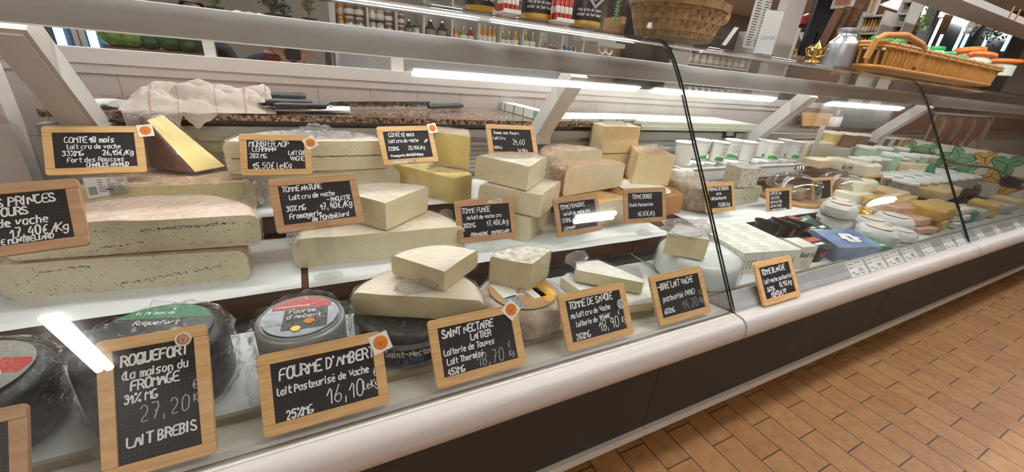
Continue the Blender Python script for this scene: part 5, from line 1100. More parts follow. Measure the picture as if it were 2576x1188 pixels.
for k, (px, Y, sz, cp, wh) in enumerate(((2218, .98, .030, 'cap_green', 'first green capped bottle, under the arch of the basket handle'), (2240, .99, .032, 'cap_green', 'second green capped bottle, under the arch of the basket handle'), (2265, .98, .030, 'cap_green', 'third green capped bottle, under the arch of the basket handle'), (2335, .98, .030, 'cap_green', 'green capped bottle just right of the basket handle'), (2368, 1.0, .036, 'cap_green', 'tall green capped bottle near the middle of the long basket'), (2400, .98, .040, 'cap_green', 'wide green capped bottle near the middle of the long basket'), (2430, .99, .036, 'cap_green', 'green capped bottle in front of the orange caps'), (2452, 1.06, .055, 'cap_orange', 'tallest orange capped bottle in the long basket'), (2478, 1.0, .050, 'cap_orange', 'middle orange capped bottle in the long basket'), (2500, .98, .034, 'cap_green', 'green capped bottle between two orange caps'), (2540, 1.0, .060, 'cap_orange', 'largest orange capped bottle at the right of the long basket'))):
    p = aty(px, 125+.12*(px-2200), Y); hgt = (.125 if cp == 'cap_green' else .165)+(.012 if k == 7 else 0)
    sauce(Vector((p.x, Y+.03, ZT+.079)), sz, hgt-.072+(.02 if k in (4, 7) else 0), cp, wh+'', cp == 'cap_orange', (-.12*(k % 2), .15*((k % 3)-1)))
bm = bmesh.new(); p = Vector(aty(2540, 176, BY0-.02)); box(bm, p.x-.02, p.x+.02, BY0-.021, BY0-.0195, p.z-.026, p.z+.010); o = link('price_tag', bm, M['card']); tag(o, 'small white price ticket on the right end of the long basket', 'price tag')
# ---------------------------------------------------------------- the shop reflected in the mirror, modelled beyond the wall opening
M['shelf_white'] = mat('white_shelf', 'e4e1da', .45); M['jar_brown'] = mat('jar_terrine', '8c6a50', .2, coat=.8, var='6f503b', var_scale=60); M['jar_orange'] = mat('jar_orange', 'c77a2c', .2, coat=.8); M['jar_pale'] = mat('jar_pale', 'c9bea8', .2, coat=.8)
M['cap_dark'] = mat('dark_cap', '3a332c', .4); M['juice_orange'] = mat('juice_orange', 'd8902f', .2, coat=.6); M['juice_green'] = mat('juice_olive', '8f9a55', .2, coat=.6); M['steel_blue'] = mat('blue_pot', '5a86b8', .4); M['cap_silver'] = mat('silver_cap', 'c7c9c9', .3, metal=.7)
YS = 3.30
def on_s(x, y): return aty(x, y, YS)
sl, sr = on_s(846, 71), on_s(1462, 143)
zb = (sl.z+sr.z)/2
su = empty('jar_shelf', ((sl.x+sr.x)/2, YS+.12, 0), 0, 'white compartment shelf of jars and bottles in the mirrored room', 'shelf')
divs = [846, 927, 999, 1067, 1137, 1203, 1258, 1314, 1357, 1411, 1462]; ztop = zb+.36
bm = bmesh.new(); box(bm, sl.x-.02, sr.x+.02, YS-.015, YS+.25, zb-.025, zb); box(bm, sl.x-.02, sr.x+.02, YS-.015, YS-.01, zb-.035, zb+.002); link('shelf_board', bm, M['shelf_white'], su)
bm = bmesh.new(); box(bm, sl.x-.02, sr.x+.02, YS, YS+.25, ztop, ztop+.025); link('shelf_board', bm, M['shelf_white'], su)
bm = bmesh.new(); box(bm, sl.x-.02, sr.x+.02, YS+.25, YS+.27, 0, 2.2); link('back_panel', bm, M['shelf_white'], su)
for s in (sl.x-.02, sr.x): bm = bmesh.new(); box(bm, s, s+.02, YS, YS+.25, 0, 2.2); link('side_panel', bm, M['shelf_white'], su)
for d in divs[1:-1]:
    x = on_s(d, 71+(d-846)*.117).x; bm = bmesh.new(); box(bm, x-.006, x+.006, YS, YS+.25, zb, ztop); link('divider', bm, M['shelf_white'], su)
protos = {}
def jar(kind, c, r, h, label, group, name='glass_jar', cat='jar', parts=None):
    key = (kind, round(r, 3), round(h, 3))
    if key in protos:
        o = dup(protos[key], c, label=label); o['group'] = group; return o
    body, cap, lab, shape = {'terrine': ('jar_brown', 'lidglass', 'label_ring', 'jar'), 'orange': ('jar_orange', 'cap_gold', 'jar_pale', 'jar'), 'pale': ('jar_pale', 'cap_dark', 'label_ring', 'jar'), 'juice': ('juice_orange', 'cap_gold', 'label_ring', 'bottle'), 'olive': ('juice_green', 'cap_gold', 'label_ring', 'bottle'), 'red': ('red_sauce', 'cap_silver', 'label_ring', 'bottle'), 'blue': ('steel_blue', 'cap_silver', 'label_ring', 'jar'), 'dark': ('cap_dark', 'cap_silver', 'lab_grey', 'bottle')}[kind]
    t = empty(name, c, 0, label, cat, group)
    pr = [(0, 0), (r*.95, 0), (r, h*.05), (r, h*.72), (r*.85, h*.80), (r*.85, h*.84), (0, h*.84)] if shape == 'jar' else [(0, 0), (r, 0), (r, h*.55), (r*.45, h*.72), (r*.42, h*.9), (0, h*.9)]
    cr = (.9, .82) if shape == 'jar' else (.5, .88)
    bm = bmesh.new(); lathe(bm, pr, seg=20); link('body', bm, M[body], t, 40, world=False)
    bm = bmesh.new(); lathe(bm, [(0, h*cr[1]), (r*cr[0], h*cr[1]), (r*cr[0], h*.98), (r*cr[0]*.9, h), (0, h)], seg=20); link('lid', bm, M[cap], t, 40, world=False)
    bm = bmesh.new(); lathe(bm, [(r*1.0, h*.15), (r*1.02, h*.16), (r*1.02, h*.48), (r*1.0, h*.49)], seg=20); link('label', bm, M[lab], t, 40, world=False)
    protos[key] = t; return t
cells = [[('orange', .045, .085, 1, 3), ('terrine', .062, .09, 2, 2)], [('pale', .045, .085, 1, 2), ('pale', .052, .085, 1, 2), ('terrine', .055, .08, 1, 2)], [('terrine', .05, .075, 1, 3), ('dark', .05, .12, 1, 1), ('pale', .05, .085, 1, 1)], [('dark', .04, .14, 2, 1)], [('orange', .035, .10, 1, 1), ('olive', .035, .12, 1, 1), ('red', .035, .12, 1, 1)], [('juice', .034, .15, 4, 1)], [('olive', .032, .13, 2, 1), ('juice', .04, .14, 1, 1)], [('olive', .036, .15, 2, 1)], [('olive', .03, .08, 2, 1), ('red', .026, .07, 2, 1)], [('red', .028, .10, 1, 1), ('blue', .03, .08, 2, 1), ('orange', .03, .08, 1, 1)]]
ordw = ['first', 'second', 'third', 'fourth', 'fifth', 'sixth', 'seventh', 'eighth', 'ninth', 'last']
knd = {'orange': 'orange jar', 'terrine': 'brown terrine jar', 'pale': 'pale jar', 'juice': 'orange juice bottle', 'olive': 'olive green bottle', 'red': 'red bottle', 'blue': 'blue pot', 'dark': 'dark bottle'}
for i, ce in enumerate(cells):
    xa = on_s(divs[i], 71+(divs[i]-846)*.117).x+.012; xb = on_s(divs[i+1], 71+(divs[i+1]-846)*.117).x-.012
    tot = sum(2*r*n for _, r, h, n, st in ce); gap = max(.002, (xb-xa-tot)/(sum(n for *_, n, st in ce)+1)); sc = min(1, (xb-xa-.01)/tot); x = xa+gap
    for kd, r, h, n, st in ce:
        r2 = r*sc
        for k in range(n):
            for s in range(st): jar(kd, (x+r2, YS+.06, zb+.001+s*(h+.001)), r2, h, knd[kd]+' in the %s compartment of the white shelf from the left' % ordw[i], '%ss in the %s shelf compartment' % (knd[kd], ordw[i]), 'glass_jar' if kd in ('orange', 'terrine', 'pale', 'blue') else 'glass_bottle', 'jar' if kd in ('orange', 'terrine', 'pale', 'blue') else 'bottle')
            x += 2*r2+gap
# fridge with lit tubes at the far left
M['blue_tube'] = mat('blue_white_tube', 'ffffff', emit=(.62, .85, 1), estr=9); M['dark_blue'] = mat('fridge_interior', '22303c', .3); M['bottle_dark'] = mat('dark_glass', '1a1f22', .1, coat=.6)
YFr = 3.45
fx0, fx1 = aty(-40, 60, YFr).x, aty(266, 110, YFr).x
fr_ = empty('drinks_fridge', ((fx0+fx1)/2, YFr+.3, 0), 0, 'tall dark drinks fridge with blue-white lit tubes, at the upper left', 'fridge')
bm = bmesh.new(); box(bm, fx0, fx1, YFr+.05, YFr+.6, 0, 2.1); bevel(bm, .006); link('fridge_body', bm, M['dark_blue'], fr_)
for x, y in ((42, 88), (147, 95), (231, 102)):
    p = aty(x, y, YFr); bm = bmesh.new(); box(bm, p.x-.016, p.x+.016, YFr+.01, YFr+.04, .6, 2.0); link('light_tube', bm, M['blue_tube'], fr_)
for x, y in ((85, 90), (205, 100), (188, 98)):
    p = aty(x, y, YFr); bm = bmesh.new(); box(bm, p.x-.012, p.x+.012, YFr+.02, YFr+.045, .6, 2.0); link('door_rail', bm, M['steel'], fr_)
# produce stall
M['leaf'] = mat('leaf_green', '5d7f3a', .5, var='8fae5a', var_scale=30); M['leaf_dark'] = mat('leaf_dark', '2f4a2a', .5, var='486a38', var_scale=30); M['crate'] = wood_mat('crate_wood', '5b4026', '7a5938', 30); M['root_brown'] = mat('brown_produce', '5e4436', .7, var='8a6a52', var_scale=25); M['stall_grey'] = mat('stall_grey', '6a6f70', .5)
sx0, sx1 = aty(268, 120, 3.3).x, aty(530, 140, 3.3).x
st = empty('produce_stall', ((sx0+sx1)/2, 3.36, 0), 0, 'dark wooden produce stall in the mirrored room', 'stall')
bm = bmesh.new(); box(bm, sx0, sx1, 3.25, 3.48, .9, 1.10); bevel(bm, .005); link('stall_crate', bm, M['crate'], st)
for x in (sx0+.02, sx1-.06):
    bm = bmesh.new(); box(bm, x, x+.04, 3.27, 3.46, 0, .9); link('leg', bm, M['crate'], st)
def cabbage(c, r, m, label, group, seed):
    bm = bmesh.new(); bmesh.ops.create_icosphere(bm, subdivisions=4, radius=r)
    for v in bm.verts: q = v.co/r; v.co *= 1+.16*abs(noise.noise(q*2.5+Vector((seed, 0, 0))))+.10*abs(noise.noise(q*6+Vector((0, seed, 0)))); v.co.z *= .85
    o = link('leafy_vegetable', bm, M[m], None, 60); o.location = c; return tag(o, label, 'vegetable', group)
for k, (x, r, m, nm) in enumerate(((296, .07, 'leaf', 'light green cabbage at the left end of the produce stall'), (335, .065, 'leaf', 'light green leafy head right beside the first cabbage'), (380, .05, 'leaf_dark', 'dark leafy bunch in the middle of the produce stall'), (430, .055, 'leaf_dark', 'dark leafy bunch right of the middle of the stall'), (475, .05, 'leaf_dark', 'dark leafy bunch at the right end of the stall'))):
    cabbage((aty(x, 118, 3.33).x, 3.33, 1.10+r*.84), r, m, nm, 'leafy vegetables on the produce stall', k*3.1)
# low counter in the strip right of the person
lc0, lc1 = aty(775, 150, 3.2).x, aty(1530, 160, 3.2).x
M['unit_dark'] = mat('unit_dark', '3f4241', .5, var='6a6d6a', var_scale=14)
lo_ = empty('low_display', ((lc0+lc1)/2, 3.05, 0), 0, 'low dark grey display unit showing low in the mirrored room', 'display unit')
bm = bmesh.new(); box(bm, lc0, lc1, 2.9, 3.2, .0, 1.06); bevel(bm, .006); link('unit_body', bm, M['unit_dark'], lo_)
bm = bmesh.new(); box(bm, lc0, lc1, 2.88, 2.92, 1.06, 1.075); bevel(bm, .003); link('edge_rail', bm, M['shelf_white'], lo_)
# potted plants and bunting on a ledge above, far left of the jars
M['petal'] = mat('pink_petal', 'd9a9b8', .6); M['petal_blue'] = mat('blue_petal', '8fb0d0', .6); M['pot'] = mat('dark_pot', '4a3b30', .6)
lg = bbox('plant_ledge', aty(380, 18, 3.35).x, aty(838, 62, 3.35).x, 3.2, 3.54, aty(700, 56, 3.2).z-.02, aty(700, 56, 3.2).z, M['stall_grey'], None, .003); tag(lg, 'grey ledge carrying potted plants, left of the jar shelf', 'shelf')
for x in (aty(385, 18, 3.35).x, aty(830, 60, 3.35).x-.04): bbox('ledge_support', x, x+.04, 3.50, 3.54, 0, aty(700, 56, 3.2).z-.02, M['stall_grey'], lg, r=0)
zl = aty(700, 56, 3.2).z
def plant(px, label, hm, n, sp, seed, m='leaf_dark', fl=None):
    x = aty(px, 40, 3.3).x; rnd = random.Random(seed); t = empty('potted_plant', (x, 3.3, zl), 0, label, 'plant')
    bm = bmesh.new(); lathe(bm, [(0, 0), (.035, 0), (.045, .05), (.04, .05), (.038, .045), (0, .045)], seg=20); link('pot', bm, M['pot'], t, 40, world=False)
    bm = bmesh.new(); b2 = bmesh.new()
    for k in range(n):
        a = rnd.uniform(0, 6.28); h_ = rnd.uniform(.3, 1)*hm; r_ = rnd.uniform(.2, 1)*sp; p = Vector((math.cos(a)*r_, math.sin(a)*r_*.6, .05+h_)); s = rnd.uniform(.012, .024)
        d = Vector((rnd.uniform(-1, 1), rnd.uniform(-1, .2), rnd.uniform(-.3, 1))).normalized(); e = d.cross(Vector((0, 0, 1))).normalized()*s*.5
        B = b2 if fl and rnd.random() < .55 else bm
        B.faces.new([B.verts.new(q) for q in (p-d*s, p+e, p+d*s, p-e)])
        if k % 4 == 0: tube(bm, [(0, 0, .045), (p.x*.4, p.y*.4, .05+h_*.6), p], .0015, 4)
    f = link('foliage', bm, M[m], t, world=False)
    if fl: link('flowers', b2, M[fl], t, world=False)
    else: b2.free()
plant(685, 'bushy dark green plant on the grey ledge', .12, 120, .09, 1); plant(715, 'small plant with blue flowers on the grey ledge', .06, 60, .05, 2, 'leaf_dark', 'petal_blue'); plant(778, 'tall plant with hanging pink flowers left of the jar shelf', .16, 110, .05, 3, 'leaf', 'petal'); plant(545, 'small green plant farther left on the grey ledge', .07, 60, .07, 4, 'leaf')
for k, (px, r_) in enumerate(((630, .05), (600, .04), (655, .035))):
    bm = bmesh.new(); x = aty(px, 35, 3.3).x; lathe(bm, [(0, 0), (r_, 0), (r_*1.3, .02), (r_*.9, .035), (0, .05)], (x, 3.27, zl+.001), 24); o = link('wrapped_loaf', bm, M['jar_pale'], None, 40); tag(o, ['largest of three pale wrapped cakes on the grey ledge', 'leftmost of three pale wrapped cakes on the grey ledge', 'rightmost of three pale wrapped cakes on the grey ledge'][k], 'cake')
# viewer's mirror image taking a picture, modelled as a standing person
M['skin'] = mat('skin', 'c99a80', .5, sss=.1); M['shirt_dark'] = mat('dark_shirt', '23252a', .8); M['shirt_red'] = mat('red_panel', '9a3038', .8); M['jacket'] = mat('navy_jacket', '1f2530', .85); M['hair'] = mat('brown_hair', '3a2a20', .6); M['trouser'] = mat('dark_trousers', '2c2d30', .8); M['phone'] = mat('phone_black', '15161a', .3)
def skin_mesh(name, chains, m, parent, sub=2):
    """limbs as a chain of joints with radii, grown into one surface"""
    me = bpy.data.meshes.new(name); vs, es, rad, idx = [], [], [], {}
    for ch in chains:
        prev = None
        for p, r_ in ch:
            key = tuple(round(c, 4) for c in p)
            if key not in idx: idx[key] = len(vs); vs.append(p); rad.append(r_)
            if prev is not None and prev != idx[key]: es.append((prev, idx[key]))
            prev = idx[key]
    me.from_pydata(vs, es, []); o = bpy.data.objects.new(name, me); COL.objects.link(o)
    md = o.modifiers.new('skin', 'SKIN'); md.use_smooth_shade = True
    for i, sv in enumerate(me.skin_vertices[0].data): sv.radius = rad[i] if isinstance(rad[i], tuple) else (rad[i], rad[i]); sv.use_root = (i == 0)
    o.modifiers.new('sub', 'SUBSURF').levels = sub; o.modifiers['sub'].render_levels = sub
    dg = bpy.context.evaluated_depsgraph_get(); m2 = bpy.data.meshes.new_from_object(o.evaluated_get(dg)); bpy.data.objects.remove(o)
    m2.name = name; m2.materials.append(m); m2.polygons.foreach_set('use_smooth', [True]*len(m2.polygons))
    o = bpy.data.objects.new(name, m2); COL.objects.link(o); o.parent = parent; return o
def hand(parent, side, M4):
    """palm with four curled fingers and a side thumb, in a local frame: y along the fingers, x across"""
    def T(p): return tuple(M4 @ Vector(p))
    ch = [[(T((0, -.05, 0)), .022), (T((0, 0, 0)), .026), (T((0, .045, 0)), .024)]]
    for k, (x, l) in enumerate(((-.030, .066), (-.010, .076), (.010, .070), (.029, .054))):
        ch.append([(T((0, .045, 0)), .024), (T((x, .055, .002)), .010), (T((x, .055+l*.45, -.006)), .009), (T((x, .055+l*.70, -.026)), .0085), (T((x, .055+l*.62, -.044)), .007)])
    ch.append([(T((0, 0, 0)), .026), (T((side*.030, .012, -.006)), .012), (T((side*.048, .036, -.016)), .010), (T((side*.046, .060, -.022)), .008)])
    return skin_mesh('hand', ch, M['skin'], parent)
pz = aty(690, 118, 3.66); PX, PY, CH = pz.x, 3.70, pz.z       # chin position
pt = empty('person', (PX, PY, 0), 0, 'mirror image of the viewer in dark top with red panel, holding a phone up in both hands', 'person')
def pl(*v): return tuple(v)
H0 = CH
body = skin_mesh('body', [[(pl(0, 0, H0-.62), (.13, .10)), (pl(0, 0, H0-.42), (.12, .09)), (pl(0, -.01, H0-.22), (.15, .10)), (pl(0, -.01, H0-.10), (.12, .075)), (pl(0, -.015, H0-.02), .05), (pl(0, -.03, H0+.05), (.068, .08)), (pl(0, -.03, H0+.13), (.075, .09)), (pl(0, -.02, H0+.19), (.05, .06))],
  [(pl(0, 0, H0-.62), (.13, .10)), (pl(-.085, 0, H0-.72), .075), (pl(-.09, -.01, .46), .058), (pl(-.09, .01, .09), .042), (pl(-.09, -.10, .035), .035)], [(pl(0, 0, H0-.62), (.13, .10)), (pl(.085, 0, H0-.72), .075), (pl(.09, -.01, .46), .058), (pl(.09, .01, .09), .042), (pl(.09, -.10, .035), .035)],
  [(pl(0, -.01, H0-.10), (.12, .075)), (pl(-.16, -.01, H0-.11), .055), (pl(-.20, -.06, H0-.33), .046), (pl(-.02, -.24, H0-.16), .036), (pl(.075, -.30, H0-.085), .026)], [(pl(0, -.01, H0-.10), (.12, .075)), (pl(.16, -.01, H0-.11), .055), (pl(.28, -.06, H0-.32), .046), (pl(.27, -.22, H0-.16), .036), (pl(.235, -.30, H0-.095), .026)]], M['shirt_dark'], pt)
me = body.data
for mm in ('skin', 'trouser'): me.materials.append(M[mm])
for p in me.polygons:
    c = p.center; p.material_index = 1 if c.z > H0-.045 or (c.y < -.255 and c.z > H0-.25) else 2 if c.z < H0-.60 else 0
bm = bmesh.new(); bmesh.ops.create_uvsphere(bm, u_segments=24, v_segments=14, radius=1)
for v in bm.verts: v.co = Vector((v.co.x*.088, v.co.y*.105, v.co.z*.10)); 
bmesh.ops.delete(bm, geom=[v for v in bm.verts if v.co.y < -.03 and v.co.z < .045], context='VERTS'); bmesh.ops.translate(bm, verts=bm.verts, vec=(0, -.015, H0+.125)); link('hair', bm, M['hair'], pt, True, world=False)
bm = bmesh.new()
for x in (-.03, .03): lathe(bm, [(0, -.006), (.008, -.003), (.009, 0), (.008, .003), (0, .006)], (x, -.113, H0+.095), 10)
link('eyes', bm, M['ink'], pt, True, world=False)
bm = bmesh.new(); tube(bm, [(0, -.108, H0+.10), (0, -.125, H0+.07), (0, -.118, H0+.058)], [.008, .012, .010], 8); link('nose', bm, M['skin'], pt, True, world=False)
bm = bmesh.new(); tube(bm, [(-.022, -.105, H0+.03), (0, -.113, H0+.028), (.022, -.105, H0+.03)], [.003, .006, .003], 8); link('mouth', bm, M['shirt_red'], pt, True, world=False)
bm = bmesh.new(); quad_box(bm, [Vector(p) for p in ((-.10, -.125, H0-.30), (.07, -.125, H0-.30), (.07, -.095, H0-.30), (-.10, -.095, H0-.30), (-.06, -.118, H0-.06), (.03, -.118, H0-.06), (.03, -.08, H0-.06), (-.06, -.08, H0-.06))]); bevel(bm, .015, 3); link('red_panel', bm, M['shirt_red'], pt, True, world=False)
hx = [aty(715, 135, PY-.33).x-PX, aty(756, 137, PY-.33).x-PX]; hz = aty(735, 137, PY-.33).z
hand(pt, 1, Matrix.Translation((hx[0], -.33, hz-.03)) @ Matrix.Rotation(R(-25), 4, 'Y') @ Matrix.Rotation(R(70), 4, 'X')); hand(pt, -1, Matrix.Translation((hx[1], -.33, hz-.03)) @ Matrix.Rotation(R(25), 4, 'Y') @ Matrix.Rotation(R(70), 4, 'X'))
ph = bbox('smartphone', PX+hx[0]+.01, PX+hx[1]-.0, PY-.375, PY-.366, hz-.03, hz+.045, M['phone'], None, .004); tag(ph, "black phone held up between the person's two hands", 'phone')
# second shopper in a navy jacket, only the shoulder shows
q = aty(505, 118, 4.15); p2 = empty('person', (q.x, 4.15, 0), 0, 'shopper in a navy jacket standing in the mirrored room, left of the one with the phone', 'person'); Hh = 1.22
b2 = skin_mesh('body', [[(pl(0, 0, Hh-.62), (.14, .11)), (pl(0, 0, Hh-.42), (.13, .10)), (pl(0, 0, Hh-.20), (.17, .11)), (pl(0, 0, Hh-.08), (.12, .08)), (pl(0, 0, Hh), .05), (pl(0, -.02, Hh+.07), (.07, .085)), (pl(0, -.02, Hh+.15), (.075, .09)), (pl(0, -.01, Hh+.21), (.05, .06))],
  [(pl(0, 0, Hh-.62), (.14, .11)), (pl(-.085, 0, Hh-.72), .08), (pl(-.09, -.01, .46), .06), (pl(-.09, .01, .09), .045), (pl(-.09, -.10, .035), .035)], [(pl(0, 0, Hh-.62), (.14, .11)), (pl(.085, 0, Hh-.72), .08), (pl(.09, -.01, .46), .06), (pl(.09, .01, .09), .045), (pl(.09, -.10, .035), .035)],
  [(pl(0, 0, Hh-.08), (.12, .08)), (pl(-.17, 0, Hh-.10), .06), (pl(-.22, .0, Hh-.36), .05), (pl(-.20, -.10, Hh-.56), .04)], [(pl(0, 0, Hh-.08), (.12, .08)), (pl(.17, 0, Hh-.10), .06), (pl(.23, .0, Hh-.36), .05), (pl(.20, -.10, Hh-.56), .04)]], M['jacket'], p2)
for mm in ('skin', 'trouser'): b2.data.materials.append(M[mm])
for p in b2.data.polygons: p.material_index = 1 if p.center.z > Hh-.02 else 2 if p.center.z < Hh-.60 else 0
for sx in (-.20, .20): hand(p2, -1 if sx > 0 else 1, Matrix.Translation((sx, -.13, Hh-.63)) @ Matrix.Rotation(R(-120), 4, 'X'))
bm = bmesh.new(); bmesh.ops.create_uvsphere(bm, u_segments=24, v_segments=14, radius=1)
for v in bm.verts: v.co = Vector((v.co.x*.09, v.co.y*.105, v.co.z*.10))
bmesh.ops.delete(bm, geom=[v for v in bm.verts if v.co.y < -.03 and v.co.z < .045], context='VERTS'); bmesh.ops.translate(bm, verts=bm.verts, vec=(0, -.01, Hh+.14)); link('hair', bm, M['hair'], p2, True, world=False)
# ---------------------------------------------------------------- right-hand background
YP = 3.2
M['poster'] = mat('poster_paper', 'e6e2de', .5); M['dark_door'] = mat('dark_brown', '2e1f1b', .5); M['lamp_red'] = mat('red_lamp', '7a1f1c', .3, coat=.5); M['pine'] = wood_mat('pale_pine', 'b98f66', 'cda57a', 25, along='z'); M['photo_red'] = mat('photo_meat', '9a4a38', .5, var='d8a27a', var_scale=14); M['photo_orange'] = mat('photo_fruit', 'd8903a', .5, var='e9c07a', var_scale=12); M['pine_brown'] = wood_mat('brown_pine', '6f4a30', '8a6242', 25); M['floral'] = mat('dark_textile', '4a443f', .8, var='6d645c', var_scale=35)
def panel(px, Y, d, m, name, label, cat, r=.003, legs=True):
    """upright panel whose face is given by its left, right, top and bottom in the picture"""
    x0, x1, yt, yb = px; a, b = aty(x0, yt, Y), aty(x1, yb, Y)
    zl_, zh = min(a.z, b.z), max(a.z, b.z)
    o = bbox(name, min(a.x, b.x), max(a.x, b.x), Y, Y+d, zl_, zh, m, None, r); tag(o, label, cat); return o
def floor_panel(x0, x1, yy, Y, d, m, name, label, cat, zt=2.2):
    a, b = aty(x0, yy, Y), aty(x1, yy, Y); o = bbox(name, a.x, b.x, Y, Y+d, 0, zt, m, None, .004); tag(o, label, cat); return o
floor_panel(1560, 1690, 120, 3.5, .3, M['dark_door'], 'tall_cabinet', 'dark brown cabinet behind the woven basket', 'cabinet', 2.4)
floor_panel(1552, 1590, 120, 3.2, .25, M['pine'], 'pine_stand', 'pale pine stand right of the tinsel sprig', 'stand', aty(1560, 40, 3.2).z)
cbx = floor_panel(1592, 1640, 120, 2.9, .15, M['rubber'], 'black_rack', 'black metal rack between the pine stand and the woven basket', 'rack', aty(1600, 36, 2.9).z)
floor_panel(1690, 1720, 120, 3.3, .2, M['floral'], 'textile_roll', 'upright roll of dark textile behind the basket', 'textile', 1.9)
# wire-grid shelf of small brown jars seen under the top glass of the middle unit
def shelf_unit(px, Y, nrow, ncol, label, kind, jl, grp, r_=.04, h_=.09, jitter=0, frame='shelf_white', zlo=None):
    x0, x1, yt, yb = px; a = aty(x0, yb, Y); b = aty(x1, yt, Y); X0_, X1_ = a.x, b.x; z0 = a.z if zlo is None else zlo; z1 = b.z
    t = empty('wall_shelf', ((X0_+X1_)/2, Y+.1, 0), 0, label, 'shelf')
    for s in (X0_-.02, X1_): bm = bmesh.new(); box(bm, s, s+.02, Y, Y+.22, 0, z1+.05); link('side_panel', bm, M[frame], t)
    bm = bmesh.new(); box(bm, X0_-.02, X1_+.02, Y+.22, Y+.24, 0, z1+.05); link('back_panel', bm, M['floral'], t)
    ph_ = (z1-z0)/nrow; fst = None
    for j in range(nrow):
        z = z0+j*ph_; bm = bmesh.new(); box(bm, X0_, X1_, Y, Y+.22, z-.015, z); link('shelf_board', bm, M[frame], t)
        for k in range(ncol):
            x = X0_+(X1_-X0_)*(k+.5)/ncol; kd = kind[(j*3+k) % len(kind)] if jitter else kind[j % len(kind)]
            jar(kd, (x, Y+.06, z+.001), min(r_, (X1_-X0_)/ncol/2.15), min(h_, ph_-.02), jl(j, k, kd), grp(j, kd), 'glass_jar' if kd in ('orange', 'terrine', 'pale', 'blue') else 'glass_bottle', 'jar' if kd in ('orange', 'terrine', 'pale', 'blue') else 'bottle')
    return t
rown = ['bottom', 'second', 'third', 'top']
shelf_unit((1725, 1905, 92, 190), 2.9, 2, 9, 'rack of small glasses and brown jars seen under the glass top, right of the joint', ['terrine', 'pale'], lambda j, k, kd: '%s standing in the %s row of the rack right of the joint' % (knd[kd], rown[j] if j < 1 else 'upper'), lambda j, kd: '%ss in the %s row of the rack right of the joint' % (knd[kd], rown[j]), .035, .10, zlo=1.06)
po = empty('wall_poster', aty(1930, 60, 2.6), 0, 'large white poster of printed columns behind the Lorrain card', 'poster'); 
a, b = aty(1868, 118, 2.6), aty(1962, -60, 2.6)
bm = bmesh.new(); box(bm, a.x, b.x, 2.6, 2.604, a.z, b.z); link('sheet', bm, M['poster'], po)
bm = bmesh.new()
for j in range(26):
    z = a.z+.02+(b.z-a.z-.04)*j/26
    for c in range(2):
        x = a.x+.03+c*(b.x-a.x)*.5; box(bm, x, x+(b.x-a.x)*(.22+.14*random.random()), 2.5985, 2.5995, z, z+.006)
link('printed_lines', bm, M['ink'], po)
structure(bbox('door_1', aty(1962, 70, 2.62).x, aty(2008, 70, 2.62).x, 2.62, 2.70, 0, 2.4, mat('door_frame_white', 'dcd6d2', .4), None, .004))
lr = empty('pendant_lamp', aty(2030, 62, 3.2), 0, 'dark red dome lamp hanging right of the white door frame', 'lamp')
bm = bmesh.new(); c = aty(2030, 60, 3.2); lathe(bm, [(.0, .10), (.05, .10), (.13, .05), (.17, -.02), (.165, -.02), (.12, .04), (0, .085)], c, 32); link('shade', bm, M['lamp_red'], lr, 40); bm = bmesh.new(); tube(bm, [c+Vector((0, 0, .09)), Vector((c.x, c.y, ZC))], .005, 8); link('cord', bm, M['rubber'], lr)
shelf_unit((1990, 2052, 92, 150), 3.0, 1, 4, 'low shelf of orange jars right of the white door frame', ['orange', 'olive'], lambda j, k, kd: 'jar with orange filling on the low shelf right of the door frame', lambda j, kd: 'jars on the low shelf right of the door frame', .06, .12)
panel((2062, 2092, -10, 150), 3.0, .03, M['rubber'], 'dark_post', 'black upright post right of the red lamp', 'post')
def crate(px, Y, label, m):
    x0, x1, yt, yb = px; a, b = aty(x0, yb, Y), aty(x1, yt, Y); t = empty('photo_board', ((a.x+b.x)/2, Y, a.z), 0, label, 'picture board')
    bm = bmesh.new(); box(bm, a.x, b.x, Y, Y+.02, a.z, b.z); bevel(bm, .003); link('board', bm, M['poster'], t)
    bm = bmesh.new(); box(bm, a.x+.03, b.x-.03, Y-.002, Y, a.z+.03, b.z-.03); link('picture', bm, M[m], t); return t
def facing(px, X): x0, x1, yt, yb = px; a, b = atx(x0, yb, X), atx(x1, yt, X); return max(a.y, b.y), min(a.y, b.y), min(a.z, b.z), max(a.z, b.z)
def board_x(px, X, m, label, name='picture_board', d=.03, cat='picture board', zlo=None):
    y1, y0, z0, z1 = facing(px, X); t = empty(name, (X, (y0+y1)/2, z0 if zlo is None else zlo), 0, label, cat)
    bm = bmesh.new(); box(bm, X, X+d, y0, y1, z0 if zlo is None else zlo, z1); bevel(bm, .003); link('board', bm, M['poster'] if m else M['stall_grey'], t)
    if m: bm = bmesh.new(); box(bm, X-.002, X, y0+.02, y1-.02, z0+.02, z1-.02); link('picture', bm, M[m], t)
    return t
